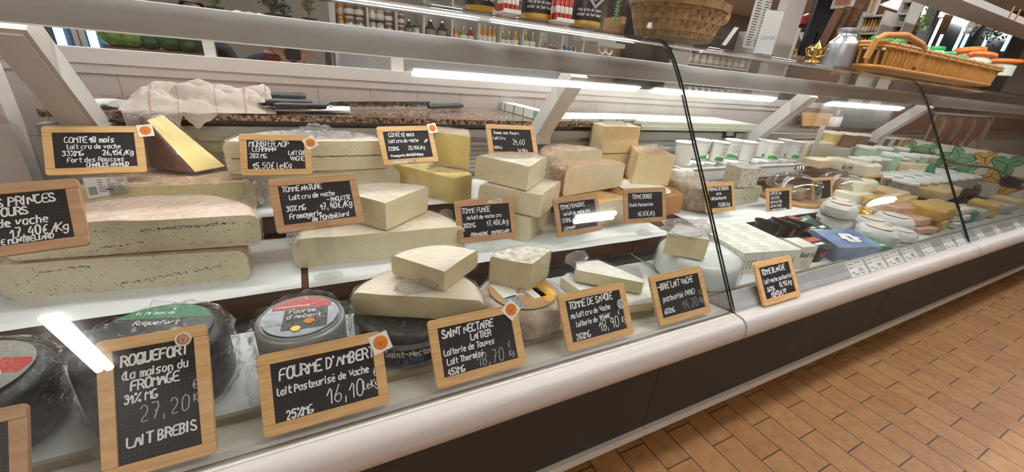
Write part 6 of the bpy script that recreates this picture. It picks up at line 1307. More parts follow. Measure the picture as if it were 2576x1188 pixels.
def shelf_x(px, X, nrow, ncol, label, kind, jl, grp, r_, h_):
    y1, y0, z0, z1 = facing(px, X); t = empty('wall_shelf', (X, (y0+y1)/2, 0), 0, label, 'shelf')
    for y in (y0-.015, y1): bm = bmesh.new(); box(bm, X, X+.2, y, y+.015, 0, z1+.03); link('side_panel', bm, M['shelf_white'], t)
    bm = bmesh.new(); box(bm, X+.2, X+.22, y0-.015, y1+.015, 0, z1+.03); link('back_panel', bm, M['floral'], t)
    ph_ = (z1-z0)/nrow
    for q in range(nrow+1):
        z = z0+q*ph_; bm = bmesh.new(); box(bm, X, X+.2, y0, y1, z-.014, z); link('shelf_board', bm, M['shelf_white'], t)
        if q == nrow: break
        for k in range(ncol): kd = kind[(q+k//2) % len(kind)]; jar(kd, (X+.06, y0+(y1-y0)*(k+.5)/ncol, z+.001), min(r_, (y1-y0)/ncol/2.15), min(h_, ph_-.03), jl(q, kd), grp(q, kd), 'glass_jar' if kd in ('orange', 'terrine', 'pale', 'blue') else 'glass_bottle', 'jar' if kd in ('orange', 'terrine', 'pale', 'blue') else 'bottle')
    return t
board_x((2088, 2170, -60, 22), 4.4, 'photo_red', 'picture board of red charcuterie at the top right'); board_x((2176, 2232, -50, 40), 4.6, 'photo_orange', 'picture board of orange fruit at the top right')
for k in range(3):
    p0, p1 = atx(2066+k*22, 112-4*k, 4.3+.03*k), atx(2112+k*24, 22-6*k, 4.3+.03*k); bm = bmesh.new(); d = (p1-p0).normalized(); s = d.cross(Vector((1, 0, 0))).normalized()*.035; e = Vector((.02, 0, 0))
    quad_box(bm, [p0-s, p0+s, p0+s+e, p0-s+e, p1-s, p1+s, p1+s+e, p1-s+e]); o = link('wooden_plank', bm, M['crate' if k == 1 else 'pine_brown']); tag(o, ['leftmost leaning plank behind the milk churn', 'darker leaning plank, middle of three behind the milk churn', 'rightmost leaning plank behind the milk churn'][k], 'plank')
q_ = [atx(2066+k*22, 112-4*k, 4.3+.03*k) for k in range(3)]; stn = bbox('display_table', 4.26, 4.44, min(q.y for q in q_)-.08, max(q.y for q in q_)+.08, 0, min(q.z for q in q_)-.0, M['crate'], None, .004); tag(stn, 'brown wooden table carrying the leaning planks', 'table')
rw = ('bottom', 'second', 'third', 'top')
shelf_x((2138, 2222, 36, 125), 4.7, 2, 6, 'white shelf of golden jars behind the milk churn', ['orange', 'juice'], lambda q, kd: '%s in the %s row of the shelf behind the milk churn' % (knd[kd], ('lower', 'upper')[q]), lambda q, kd: '%ss in the %s row behind the milk churn' % (knd[kd], ('lower', 'upper')[q]), .05, .14)
shelf_x((2236, 2296, 0, 92), 4.9, 3, 5, 'white shelf of small silver topped jars right of the golden jars', ['terrine', 'pale'], lambda q, kd: '%s in the %s row of the shelf right of the golden jars' % (knd[kd], rw[q]), lambda q, kd: '%ss in the %s row right of the golden jars' % (knd[kd], rw[q]), .045, .09)
board_x((2302, 2352, -20, 150), 7.2, None, 'plain grey panel with hanging greenery at the upper right', 'pillar_panel', .1, 'panel', 0)
fr2 = empty('drinks_fridge', (8.0, 2.5, 0), 0, 'wide black fridge with blue-white glints at the upper right', 'fridge')
y1, y0, z0, z1 = facing((2345, 2600, -10, 150), 8.0); y0 = max(y0, 1.93)
bm = bmesh.new(); box(bm, 8.03, 8.6, y0, y1, 0, 2.35); link('fridge_body', bm, M['bottle_dark'], fr2)
for x in (2352, 2372, 2420, 2436, 2490, 2545):
    p = atx(x, 80, 8.0)
    if p.y > y0: bm = bmesh.new(); box(bm, 8.0, 8.03, p.y-.012, p.y+.012, 1.9, 2.3 if x in (2352, 2420) else 2.1); link('light_tube', bm, M['blue_tube'], fr2)
def sprig(px, py, Y, label, mm, n, sp, seed):
    rnd = random.Random(seed); c = aty(px, py, Y); bm = bmesh.new()
    for k in range(n):
        p = c+Vector((rnd.gauss(0, sp), rnd.gauss(0, .03), rnd.gauss(0, sp*.7))); s = rnd.uniform(.02, .04); d = Vector((rnd.uniform(-1, 1), rnd.uniform(-1, 1), rnd.uniform(-1, 1))).normalized(); e = d.orthogonal().normalized()*s*.45
        bm.faces.new([bm.verts.new(q) for q in (p-d*s, p+e, p+d*s, p-e)])
    tube(bm, [c+Vector((0, 0, -sp*.5)), Vector((c.x, c.y, ZC))], .003, 6)
    o = link('hanging_spray', bm, M[mm]); tag(o, label, 'greenery')
M['petal_white'] = mat('white_petal', 'e9e4d8', .6)
sprig(2455, 52, 2.35, 'hanging spray of white blossom at the upper right', 'petal_white', 90, .10, 3); sprig(2325, 50, 2.6, 'thin hanging green garland left of the white blossom', 'leaf', 70, .07, 5); sprig(2500, 75, 2.25, 'hanging dark green spray right of the white blossom', 'leaf_dark', 80, .10, 8)
# upper shelf at the top right, above the mirror opening
YU = 1.55
a, b = aty(2300, 6, YU), aty(2700, 118, YU)
us = empty('upper_shelf', ((a.x+b.x)/2, YU+.15, a.z), 0, 'white shelf high at the upper right corner with pale objects on it', 'shelf')
zu = aty(2420, 36, YU).z+.085
bm = bmesh.new(); box(bm, a.x, b.x+1.2, YU, YW, zu, zu+.022); bevel(bm, .003); link('shelf_board', bm, M['shelf_white'], us)
bm = bmesh.new(); box(bm, a.x, b.x+1.2, YU-.012, YU, zu-.012, zu+.034); bevel(bm, .003); link('front_rail', bm, M['white_plastic'], us)
for k, (px, rr, hh, m, lb) in enumerate(((2440, .09, .06, 'jar_pale', 'pale round loaf on the high shelf'), (2500, .10, .05, 'tan_skin', 'tan flat loaf on the high shelf'), (2560, .08, .06, 'photo_orange', 'orange brown loaf at the end of the high shelf'))):
    p = aty(px, 22+.2*(px-2400), YU+.10); bm = bmesh.new(); lathe(bm, [(0, 0), (rr*.8, 0), (rr, hh*.4), (rr*.8, hh*.85), (0, hh)], (p.x, YU+.13, zu+.023), 28); o = link('loaf', bm, M[m], None, 40); tag(o, lb, 'loaf')
for k, px in enumerate((2533, 2552)):
    p = aty(px, 40, YU); bm = bmesh.new(); box(bm, p.x-.008, p.x+.008, YU-.02, YU-.0125, zu-.01, zu+.075); bevel(bm, .003); o = link('wooden_stick', bm, M['pine'], None, 30); tag(o, ['left one of two pale wooden sticks at the rail of the high shelf', 'right one of two pale wooden sticks at the rail of the high shelf'][k], 'stick')
# ---------------------------------------------------------------- middle unit: pots in a white tray
M['pot_white'] = mat('pot_white', 'eeeeea', .3); M['pot_green'] = mat('pot_print_green', '3f9a4c', .4); M['pot_grey'] = mat('pot_print_grey', '9a9c98', .5)
tr = empty('plastic_tray', (2.0, 1.33, Z2), 0, 'long white plastic tray holding the white pots', 'tray')
TX0, TX1, TY0, TY1 = 1.54, 2.50, 1.24, 1.46
bm = bmesh.new(); box(bm, TX0, TX1, TY0, TY1, Z2+.001, Z2+.005)
for a in ((TX0, TX1, TY0, TY0+.005), (TX0, TX1, TY1-.005, TY1), (TX0, TX0+.005, TY0, TY1), (TX1-.005, TX1, TY0, TY1)): box(bm, *a, Z2+.004, Z2+.062)
for a in ((TX0-.008, TX1+.008, TY0-.008, TY0+.005), (TX0-.008, TX1+.008, TY1-.005, TY1+.008), (TX0-.008, TX0+.005, TY0, TY1), (TX1-.005, TX1+.008, TY0, TY1)): box(bm, *a, Z2+.060, Z2+.066)
link('tray_body', bm, M['white_plastic'], tr, 40)
def ypot(c, r, h, label, group, printed=True, face=0, tilt=(0, 0)):
    t = empty('dairy_pot', c, face, label, 'pot', group); t.rotation_euler = (tilt[0], tilt[1], face)
    bm = bmesh.new(); lathe(bm, [(0, 0), (r*.78, 0), (r*.80, .003), (r*.97, h*.93), (r*.97, h*.94), (0, h*.94)], seg=28); link('pot_body', bm, M['pot_white'], t, 40, world=False)
    bm = bmesh.new(); lathe(bm, [(0, h*.93), (r*1.05, h*.93), (r*1.05, h*.985), (r*.98, h), (r*.9, h*.985), (0, h*.985)], seg=28); link('lid', bm, M['pot_white'], t, 40, world=False)
    def rr(z): return r*(.80+.17*(z/h)/.93)*1.006
    bm = bmesh.new(); n = 12
    for k in range(n):
        a0, a1 = -math.pi/2-1.1+2.2*k/n, -math.pi/2-1.1+2.2*(k+1)/n; zt0, zt1 = [h*(.20+.07*math.cos((a+math.pi/2)*2.4+1.2)) for a in (a0, a1)]
        z = [.06*h, .06*h, zt1, zt0]; bm.faces.new([bm.verts.new((rr(zz)*math.cos(a), rr(zz)*math.sin(a), zz)) for a, zz in zip((a0, a1, a1, a0), z)])
    link('green_print', bm, M['pot_green'], t, world=False)
    bm = bmesh.new()
    for dx in (-.22, .22):
        for k in range(14):
            a = 2*math.pi*k/14; b = 2*math.pi*(k+1)/14; q = []
            for an, f in ((a, 1), (b, 1), (b, .72), (a, .72)): th = -math.pi/2+dx+.24*f*math.cos(an); zz = h*(.45+.09*f*math.sin(an)); q.append(bm.verts.new((rr(zz)*math.cos(th), rr(zz)*math.sin(th), zz)))
            bm.faces.new(q)
    for zz in (.70, .64):
        for k in range(5):
            th = -math.pi/2-.5+.2*k; w2 = .075; bm.faces.new([bm.verts.new((rr(h*zz)*math.cos(t_), rr(h*zz)*math.sin(t_), h*z2)) for t_, z2 in ((th-w2, zz-.012), (th+w2, zz-.012), (th+w2, zz+.012), (th-w2, zz+.012))])
    link('grey_print', bm, M['pot_grey'], t, world=False)
    return t
pot0 = None; PH = .102
lower = [(1723+i*37, 1.275) for i in range(9)]
upl = [(1731, 352, 'leftmost pot of the upper layer in the white tray, printed side turned away'), (1768, 361, 'second upper pot from the left, partly behind the glass joint'), (1809, 374, 'third upper pot from the left, two round heads and green band showing'), (1842, 377, 'fourth upper pot from the left, leaning on its neighbour'), (1884, 362, 'plain-sided upper pot right of the BREBIS card'), (1921, 375, 'upper pot with green band right of the plain-sided one'), (1947, 371, 'upper pot in the row, third from the right'), (1971, 374, 'upper pot in the row, second from the right'), (1997, 376, 'rightmost pot of the upper layer in the white tray')]
xs = TX0+.055
k = 0
for j in range(2):
    for i in range(11):
        c = Vector((TX0+.052+i*.0856, TY0+.055+j*.105, Z2+.0052))
        if pot0 is None: pot0 = ypot(c, .039, .076, 'white lidded pot standing low in the front row of the white tray', 'lower pots in the white tray')
        else: dup(pot0, c, (0, 0, .4*((i*7+j*3) % 5-2)), 'white lidded pot standing low in the %s row of the white tray' % ('front', 'back')[j])
pu = None
for i, (px, py, lb) in enumerate(upl):
    Y = TY0+(.055 if i % 2 == 0 else .105); z = Z2+.0825; p = aty(px-8, py+25, Y)
    rz = (2.4 if i in (0, 4) else (.35*((i*5) % 3-1)))
    if pu is None: pu = ypot((p.x, Y, z), 0.043, .098, lb, 'upper pots in the white tray'); pu.rotation_euler = (0, .06, rz)
    else: dup(pu, (p.x, Y, z), (0, .03*((i % 3)-1), rz), lb)
for i, (px, lb) in enumerate(((1722, 'white log of goat cheese at the left end of the tray, front'), (1702, 'short white log of goat cheese, farthest left beside the tray'))):
    p = aty(px, 425, 1.22 if i else 1.22); bm = bmesh.new(); lathe(bm, [(0, 0), (.028, 0), (.031, .004), (.031, .066), (.028, .07), (0, .07)], (p.x-.0, 1.205, Z2+.001), 28); o = link('goat_log', bm, M['r_white'], None, 40); tag(o, lb, 'cheese')
bcd = aty(1836, 338, 1.475); w_ = pxm(bcd)*25
cb = empty('name_card', (bcd.x, 1.475, bcd.z), 0, 'black card chalked BREBIS behind the white pots', 'sign')
bm = bmesh.new(); box(bm, -w_, w_, -.001, .001, -w_*.38, w_*.38); link('card', bm, M['slate'], cb, world=False)
bm = bmesh.new(); box(bm, -.004, .004, .001, .004, -.11, w_*.2); link('prong', bm, M['clear'], cb, world=False)
bm = bmesh.new(); write(bm, 'BREBIS', -w_*.55, -w_*.12, w_*.34, .0032, 0, Matrix.Rotation(math.pi/2, 4, 'X'), z=.0018); link('writing', bm, M['chalk'], cb, world=False)
# blue-veined pair, loaf of fresh cheese, domes
half('half_cheese', 'blue-veined half round with grey rind, lying behind the 39,80 slate', (1.50, 1.03), (1.90, 1.07), Z1+.001, .078, 'r_bluegrey', 'p_blue', .02, more=[((1.7, 1.19), (0, 1))])
block('cheese_block', 'blue-veined upright piece on top of the blue-veined half round', [(1.70, 1.065), (1.82, 1.058), (1.84, 1.15), (1.72, 1.16)], Z1+.083, .088, 'r_bluegrey', 'p_blue', (0,), r=.012, top='rind')
slate_small = lambda p, yaw, tilt, roll, lb, lines, s=1.0, st=None, **kw: pnp_slate('s', p, yaw, tilt, roll, lb, lines, s, st, **kw)
slate_small((1.483, .987, .78), 1, 23, -1, 'FROMAGE DE BREBIS 39,80 slate just right of the glass joint', [("FROMAGE DE BREBIS", .11, .27, .0135, .0020), ("corse", .36, .42, .0115, .0018), ("Lait pasteurisé", .16, .58, .0125, .0018), ("39,80€/kg", .40, .82, .0155, .0019)], st=.035)
slate_small((1.879, .968, .742), -1, 20, 0, 'slate of small chalk lines in front of the left glass dome', [("LOTTE DE Tomi", .14, .25, .0115, .0019), ("Lait 2,75 €", .16, .41, .0115, .0018), ("Lait cru 2,70g", .14, .56, .0115, .0018), ("sel fin Trèfle".replace('è', 'e'), .14, .71, .0115, .0018), ("en Baillet de Chevrens", .13, .86, .0105, .0018)], s=1.0, st=None)
pnp_slate('dome', (2.244, .982, .77), 1, 21, -1, 'squarish slate in front of the right glass dome', [("Lait cru,", .16, .25, .014, .0022), ("sans sel", .25, .43, .014, .0022), ("— —", .14, .62, .014, .0022), ("—", .16, .85, .016, .0022)], 1.0)
pnp_slate('side', (2.886, 1.026, .745), 1, 12, 1, 'dark faced slate seen edge-on, right of the glass domes', [("— —", .2, .35, .016, .002), ("—", .3, .6, .016, .002)], 1.0)
M['board_wood'] = wood_mat('round_board', 'b48a55', 'caa26c', 30); M['dome_glass'] = glass_mat('dome_glass', (.95, .965, .96), f0=.13); M['knob_glass'] = glass_mat('knob_glass', (.6, .62, .61), f0=.35); M['ham'] = mat('rosy_cheese', 'd9a58c', .45, var='c98e78', var_scale=20, coat=.4)
def dome(px, Y, rpx, label, inner, il, zb=Z1):
    p = aty(px, 500, Y); r = pxm(p)*rpx; c = Vector((p.x, Y, zb))
    bd = empty('serving_board', c, 0, 'round wooden board under the '+label, 'board'); bm = bmesh.new(); lathe(bm, [(0, .001), (r*1.12, .001), (r*1.15, .006), (r*1.15, .016), (r*1.12, .02), (0, .02)], seg=48); link('board_disc', bm, M['board_wood'], bd, 40, world=False)
    bm = bmesh.new(); tube(bm, [(r*1.1, 0, .011), (r*1.25, -.01, .011), (r*1.38, -.015, .011)], [.011, .010, .008], 8); link('grip', bm, M['board_wood'], bd, True, world=False)
    d = empty('glass_dome', c+Vector((0, 0, .021)), 0, label, 'cloche')
    prof = [(r, 0)]+[(r*math.cos(a)**.75 if a < 1.55 else 0, r*.20+r*.72*math.sin(a)) for a in [math.pi/2*k/12 for k in range(13)]]
    bm = bmesh.new(); lathe(bm, prof, seg=48); lathe(bm, [(q[0]*.97, q[1]*.97+.0005) for q in prof], seg=48); link('dome', bm, M['dome_glass'], d, True, world=False)
    bm = bmesh.new(); zt = r*.92; lathe(bm, [(0, zt-.002), (r*.10, zt), (r*.09, zt+.006), (r*.19, zt+.016), (r*.22, zt+.028), (r*.17, zt+.040), (0, zt+.046)], seg=28); link('knob', bm, M['knob_glass'], d, True, world=False)
    for k, (dx, dy, rr, hh, m) in enumerate(inner): whole('whole_cheese', il[k], (c.x+dx*r, c.y+dy*r), zb+.0215+(0 if k == 0 else .0), hh, rr*r, .012, m, film=False)
dome(1983, 1.06, 62, 'glass dome with round knob, the left one', [(-.22, -.05, .55, .05, 'r_tan'), (.52, -.15, .30, .04, 'ham')], ['tan round cheese inside the left glass dome', 'small rosy cheese inside the left glass dome'])
dome(2098, 1.06, 50, 'glass dome at the right, behind the squarish slate', [(-.05, 0, .62, .07, 'ham')], ['rosy round cheese inside the right glass dome'])
M['cream_block'] = mat('cream_block', 'efe9d2', .5, var='e6dfc4', var_scale=15, coat=.4, coat_bump=.3); M['butter'] = mat('butter_paper', 'e8d7b5', .5, var='dcc79e', var_scale=10)
def lump(px, py, z, w_, d, h, m, label, cat='cheese', name='cheese_block', rz=0, r=.01, group=None, Y=None):
    p = atz(px, py, z) if Y is None else Vector((aty(px, py, Y).x, Y, z)); bm = bmesh.new(); box(bm, -w_/2, w_/2, -d/2, d/2, 0, h); bmesh.ops.subdivide_edges(bm, edges=bm.edges[:], cuts=3, use_grid_fill=True)
    for v in bm.verts: v.co += Vector((noise.noise(v.co*25+Vector((px, 0, 0))), noise.noise(v.co*25+Vector((0, px, 0))), noise.noise(v.co*25+Vector((0, 0, px)))*(1 if v.co.z > h*.3 else 0)))*r*.45
    bevel(bm, r*.6, 2, 50); o = link(name, bm, M[m], None, 50); o.location = (p.x, p.y, z+.001); o.rotation_euler = (0, 0, rz); return tag(o, label, cat, group)
# upper step: big wrapped fresh cheese, card, pots with coloured print
fz = Z2
lump(2035, 395, Z2, .30, .10, .15, 'cream_block', 'big wrapped block of fresh white cheese right of the pots', Y=1.43)
cd_ = aty(2046, 345, 1.40); w_ = pxm(cd_)*12; bm = bmesh.new(); box(bm, cd_.x-w_, cd_.x+w_, 1.37, 1.3715, Z2+.002, cd_.z+pxm(cd_)*32); o = link('name_card', bm, M['card']); tag(o, 'tall white card with blue writing behind the fresh cheese', 'sign')
M['pot_yellow'] = mat('pot_yellow', 'd8c27a', .4); M['pot_brown'] = mat('pot_brown', '7d6248', .4); M['pot_mint'] = mat('pot_mint', 'a9d2ae', .4, var='c4e0c6', var_scale=60); M['pot_cream'] = mat('pot_cream', 'e9e2d4', .4); M['pot_speck'] = mat('pot_speckled', 'cfcdc2', .4, var='8d8f86', var_scale=120)
def cpot(px, py, Y, rpx, hk, m, label, group, z=None):
    p = aty(px, py, Y); r = pxm(p)*rpx; h = r*hk; z = p.z if z is None else z; t = empty('printed_pot', (p.x, Y, z), 0, label, 'pot', group)
    bm = bmesh.new(); lathe(bm, [(0, 0), (r*.74, 0), (r*.94, h*.88), (0, h*.88)], seg=24); link('pot_body', bm, M[m], t, 40, world=False)
    bm = bmesh.new(); lathe(bm, [(0, h*.86), (r*1.0, h*.86), (r*1.0, h*.95), (r*.93, h), (r*.85, h*.96), (0, h*.96)], seg=24); link('lid', bm, M['pot_white'], t, 40, world=False); return t
gz = bbox('pot_riser', aty(2050, 385, 1.44).x, 4.08, 1.38, YR-.002, Z2+.001, aty(2080, 372, 1.42).z, M['white_plastic'], None, .003); tag(gz, 'white riser carrying the row of coloured pots at the back', 'riser')
zr = aty(2080, 372, 1.42).z+.001
for i, (px, m, lb) in enumerate(((2080, 'pot_yellow', 'yellow printed pot, leftmost of the back row of coloured pots'), (2122, 'pot_brown', 'brown printed pot right of the yellow one in the back row'), (2158, 'pot_brown', 'second brown printed pot in the back row'))): cpot(px, 370, 1.44, 22-i*2, 1.75, m, lb, 'coloured pots in the back row', zr)
for i in range(12):
    px = 2188+i*15-(i*i)*.4; p = aty(px, 370, 1.44); cpot(px, 370, 1.44, 14-.5*i, 1.8, ('pot_brown', 'pot_cream')[i % 2], ('brown' if i % 2 == 0 else 'cream')+' lidded pot toward the far end of the back row', 'far lidded pots in the back row', zr)
for i, px in enumerate((2170, 2212, 2256)): cpot(px, 395, 1.32, 22-i*2, 1.9, 'pot_mint', ['leftmost', 'middle', 'rightmost'][i]+' of three mint green pots in the second row', 'mint green pots in the second row', Z2+.03)
pr2 = bbox('pot_riser', aty(2150, 400, 1.32).x, 4.08, 1.27, 1.37, Z2+.001, Z2+.029, M['white_plastic'], None, .003); tag(pr2, 'low white riser under the mint green pots', 'riser')
for i, px in enumerate((2306, 2330, 2350)): cpot(px, 370, 1.34, 17-i*2, 1.8, 'pot_cream', ['nearest', 'middle', 'farthest'][i]+' of three cream tubs right of the mint green pots', 'cream tubs right of the mint pots', Z2+.03)
for i, px in enumerate((2222, 2262, 2292, 2318, 2342, 2362)): cpot(px, 440, 1.20, 22-i*2, 2.0, ('pot_mint' if i < 3 else 'pot_speck'), ('mint lidded pot standing lower, number %s from the left at the step edge' % ['one', 'two', 'three'][i] if i < 3 else 'speckled lidded pot, number %s from the left at the step edge' % ['four', 'five', 'six'][i-3]), 'lidded pots at the step edge', Z2+.001)
# fresh cheeses on the lower step
for i, (px, py, w2, d, h, m, lb, z) in enumerate(((2055, 420, .16, .10, .05, 'butter', 'butter-coloured paper parcel behind the right dome', .80), (2110, 425, .15, .11, .06, 'cream_block', 'white cheese block above the right dome', .80), (2165, 440, .15, .11, .065, 'cream_block', 'white cheese block right of the one above the dome', .79), (2150, 480, .16, .12, .06, 'cream_block', 'lower white cheese block right of the right dome', .74), (2140, 505, .16, .11, .05, 'cream_block', 'lowest white cheese block right of the right dome', .70))):
    lump(px, py, z-.001 if z <= .71 else z, w2, d, h, m, lb, name='cheese_block')
stp = bbox('cheese_riser', 2.62, 3.45, 1.05, 1.18, Z1+.001, .738, M['white_plastic'], None, .003); tag(stp, 'white riser under the fresh cheese blocks', 'riser')
M['box_tan'] = mat('box_tan', 'c7a877', .5, var='d8c197', var_scale=12); M['box_yellow'] = mat('box_yellow', 'cfae62', .45, var='b8924a', var_scale=16); M['pkg_rose'] = mat('pack_rose', 'c99a7c', .4, coat=.5, var='d9b79e', var_scale=14); M['pkg_green'] = mat('pack_dark_green', '27483c', .4, coat=.4); M['pkg_bluegrn'] = mat('pack_green', '2e7a5c', .4); M['pkg_blue'] = mat('pack_blue', '4a5f92', .4, var='8aa0c0', var_scale=10); M['pkg_black'] = mat('pack_black', '20201f', .35); M['pkg_red'] = mat('pack_red', 'b8483c', .35)
for i, (px, py, w2, d, h, m, lb, z, rz) in enumerate(((2225, 500, .20, .14, .05, 'box_tan', 'tan wooden box of cheese below the dark slate', Z1, .1), (2215, 520, .18, .12, .045, 'box_yellow', 'yellowish box under the tan one', Z1, 0), (2290, 440, .30, .04, .08, 'butter', 'pale wooden-sided wrapped wedge right of the cheese blocks', .745, -.3), (2350, 495, .34, .14, .06, 'box_tan', 'broad tan round-edged pack on the lower step', Z1, .1), (2345, 540, .3, .12, .05, 'box_yellow', 'broad yellow pack in front of the tan one', Z1, .1), (2265, 535, .22, .08, .04, 'pkg_rose', 'rosy long pack lying before the yellow boxes', Z1, -.15))):
    lump(px, py, z, w2, d, h, m, lb, 'package', 'cheese_package', rz)
gb_ = empty('garnish_bottle', aty(2318, 470, 1.05), 0, 'small bottle with green and blue sides among the packages', 'bottle'); gb_.location.z = Z1+.001
bm = bmesh.new(); s_ = .022; lathe(bm, [(0, 0), (s_, 0), (s_, .12), (s_*.5, .15), (0, .15)], seg=16); link('bottle_body', bm, M['pkg_bluegrn'], gb_, 40, world=False); bm = bmesh.new(); box(bm, -.005, .024, -.024, -.005, .01, .1); link('label', bm, M['blue_ink'], gb_, world=False)
# far pots on both steps
fp = None
for j, (Y, zz) in enumerate(((.95, Z1), (1.08, Z1), (1.23, Z2))):
    for i in range(8):
        X = 3.05+i*.135+j*.03
        if X > 4.04: continue
        nm = 'grey speckled tub in the %s row before the painted panel' % ('front', 'middle', 'back')[j]
        if fp is None:
            fp = empty('printed_pot', (X, Y, zz+.001), 0, nm, 'pot', 'grey speckled tubs before the painted panel')
            bm = bmesh.new(); lathe(bm, [(0, 0), (.046, 0), (.058, .075), (0, .075)], seg=24); link('pot_body', bm, M['pot_speck'], fp, 40, world=False)
            bm = bmesh.new(); lathe(bm, [(0, .074), (.062, .074), (.062, .084), (.056, .087), (0, .084)], seg=24); link('lid', bm, M['pot_white'], fp, 40, world=False)
        else: dup(fp, (X, Y, zz+.001), label=nm)
# ---------------------------------------------------------------- middle unit, front deck
M['carton'] = mat('printed_carton', 'e9e6dc', .5); M['carton_print'] = mat('carton_print', 'a9a290', .6); M['carton_green'] = mat('carton_green', '54683f', .6)
c00 = Vector((1.335, .79, 0)); c_l = Vector((1.185, .635, 0)); c_r = Vector((1.41, .60, 0))
ua = Vector((.975, -.17, 0)).normalized(); ub = Vector((.17, .975, 0)).normalized()
CS = .082
def carton(o, label):
    t = empty('cheese_carton', o, math.atan2(ua.y, ua.x), label, 'carton', 'printed cheese cartons beside the glass joint')
    bm = bmesh.new(); box(bm, 0, CS-.002, 0, CS-.002, 0, CS-.004); bevel(bm, .0025, 2); link('box', bm, M['carton'], t, 40, world=False)
    bm = bmesh.new()
    for k in range(5): box(bm, .006, .006+.03+.02*((k*7) % 3)/3, .012+k*.012, .0145+k*.012, CS-.004, CS-.0036)
    for k in range(6): box(bm, -.0004, 0, .014+k*.009, .018+k*.009, .02, .05+.01*(k % 3))
    for k in range(4): box(bm, .012+k*.014, .017+k*.014, -.0004, 0, .018, .052)
    link('print', bm, M['carton_print'], t, world=False); return t
base = Vector((1.185, .652, ZD+.002)); ct = None; names = [('front', 'second', 'third'), ('first', 'middle', 'last')]
for j in range(3):
    for i in range(3):
        if i == 2 and j == 0: pass
        o = base+ua*CS*i+ub*CS*j; lb = 'white printed carton, %s in the %s line by the glass joint' % (('nearest the joint', 'middle', 'farthest from the joint')[i], ('front', 'middle', 'back')[j])
        if ct is None: ct = carton(o, lb)
        else: dup(ct, o, label=lb)
bo = base+ua*CS*3+ub*.004+Vector((.004, 0, 0))
bx_ = empty('cheese_carton', bo, math.atan2(ua.y, ua.x), 'white carton lettered in green with a garlic picture, by the black tub', 'carton')
bm = bmesh.new(); box(bm, 0, CS*.85, 0, CS*.9, 0, CS*1.02); bevel(bm, .0025, 2); link('box', bm, M['carton'], bx_, 40, world=False)
Qx = Matrix.Translation((.004, -.0003, .045)) @ Matrix.Rotation(math.pi/2, 4, 'X'); bm = bmesh.new(); write(bm, 'Boursin', 0, 0, .019, .003, 0, Qx, jit=.05, slant=0, z=.0004); link('lettering', bm, M['carton_green'], bx_, world=False)
bm = bmesh.new(); disc(bm, (0, 0, 0), .012, .0004, 20); bmesh.ops.transform(bm, matrix=Matrix.Translation((.034, -.0003, .026)) @ Matrix.Rotation(math.pi/2, 4, 'X'), verts=bm.verts); link('picture', bm, M['butter'], bx_, world=False)
def tub(c, label, rz=0, tl=(0, 0)):
    t = empty('cheese_tub', c, rz, label, 'tub', 'black tubs with red lids'); t.rotation_euler = (tl[0], tl[1], rz)
    bm = bmesh.new(); lathe(bm, [(0, 0), (.034, 0), (.046, .052), (.050, .054), (.050, .058), (0, .058)], seg=28); bmesh.ops.scale(bm, vec=(1.25, 1, 1), verts=bm.verts); link('tub_body', bm, M['pkg_black'], t, 40, world=False)
    bm = bmesh.new(); lathe(bm, [(0, .058), (.050, .058), (.050, .062), (.046, .064), (0, .064)], seg=28); bmesh.ops.scale(bm, vec=(1.25, 1, 1), verts=bm.verts); lid = link('lid', bm, M['pkg_black'], t, 40, world=False)
    bm = bmesh.new(); box(bm, -.045, .045, .004, .032, .064, .0648); link('red_band', bm, M['pkg_red'], lid, world=False); bm = bmesh.new(); box(bm, -.03, .02, -.022, -.008, .064, .0648); link('white_band', bm, M['label_ring'], lid, world=False)
    bm = bmesh.new()
    for k in range(8):
        a0, a1 = -math.pi/2-.5+k*.125, -math.pi/2-.375+k*.125; bm.faces.new([bm.verts.new((1.255*r_*math.cos(a), 1.004*r_*math.sin(a), z)) for a, r_, z in ((a0, .0395, .024), (a1, .0395, .024), (a1, .0435, .042), (a0, .0435, .042))])
    link('red_oval', bm, M['pkg_red'], t, world=False); return t
t0 = tub((1.60, .655, ZD+.002), 'black tub with red oval, standing nearest the front by the lettered carton')
for p, rz, tl, lb in (((1.53, .80, ZD+.03), .5, (.1, .35), 'black and red tub tipped on its side, leftmost of the three behind the cartons'), ((1.62, .79, ZD+.03), .3, (.05, .25), 'black and red tub in the middle of the three behind the cartons'), ((1.74, .80, ZD+.02), .2, (0, .15), 'black and red tub at the right of the three behind the cartons')): dup(t0, p, (tl[0], tl[1], rz), lb)
# the tipped ones lean on a folded display card
cdp = bbox('folded_card', 1.45, 1.79, .83, .85, ZD+.002, ZD+.03, M['carton'], None, .001); tag(cdp, 'folded white card propping the tipped black tubs', 'card')
bb = empty('cheese_package', (1.665, .60, ZD+.002), R(-14), 'blue pack with a white flower picture on its sloping top', 'package')
bm = bmesh.new(); quad_box(bm, [Vector(p) for p in ((.0, .0, 0), (.17, .0, 0), (.18, .11, 0), (.0, .11, 0), (-.015, -.005, .06), (.19, -.005, .06), (.195, .115, .078), (-.01, .115, .078))]); bevel(bm, .004); link('box', bm, M['pkg_blue'], bb, 40, world=False)
bm = bmesh.new()
for k in range(6):
    a = k*math.pi/3; c = Vector((.10+.024*math.cos(a), .055+.022*math.sin(a), .0712)); vs = []
    for q in range(12): an = 2*math.pi*q/12; vs.append(bm.verts.new((c.x+.020*math.cos(an)*(1 if abs(math.cos(a)) > .3 else .6), c.y+.011*math.sin(an), c.z+(c.y+.011*math.sin(an)-.055)*.15)))
    bm.faces.new(vs)
link('flower_picture', bm, M['white_ink'], bb, world=False)
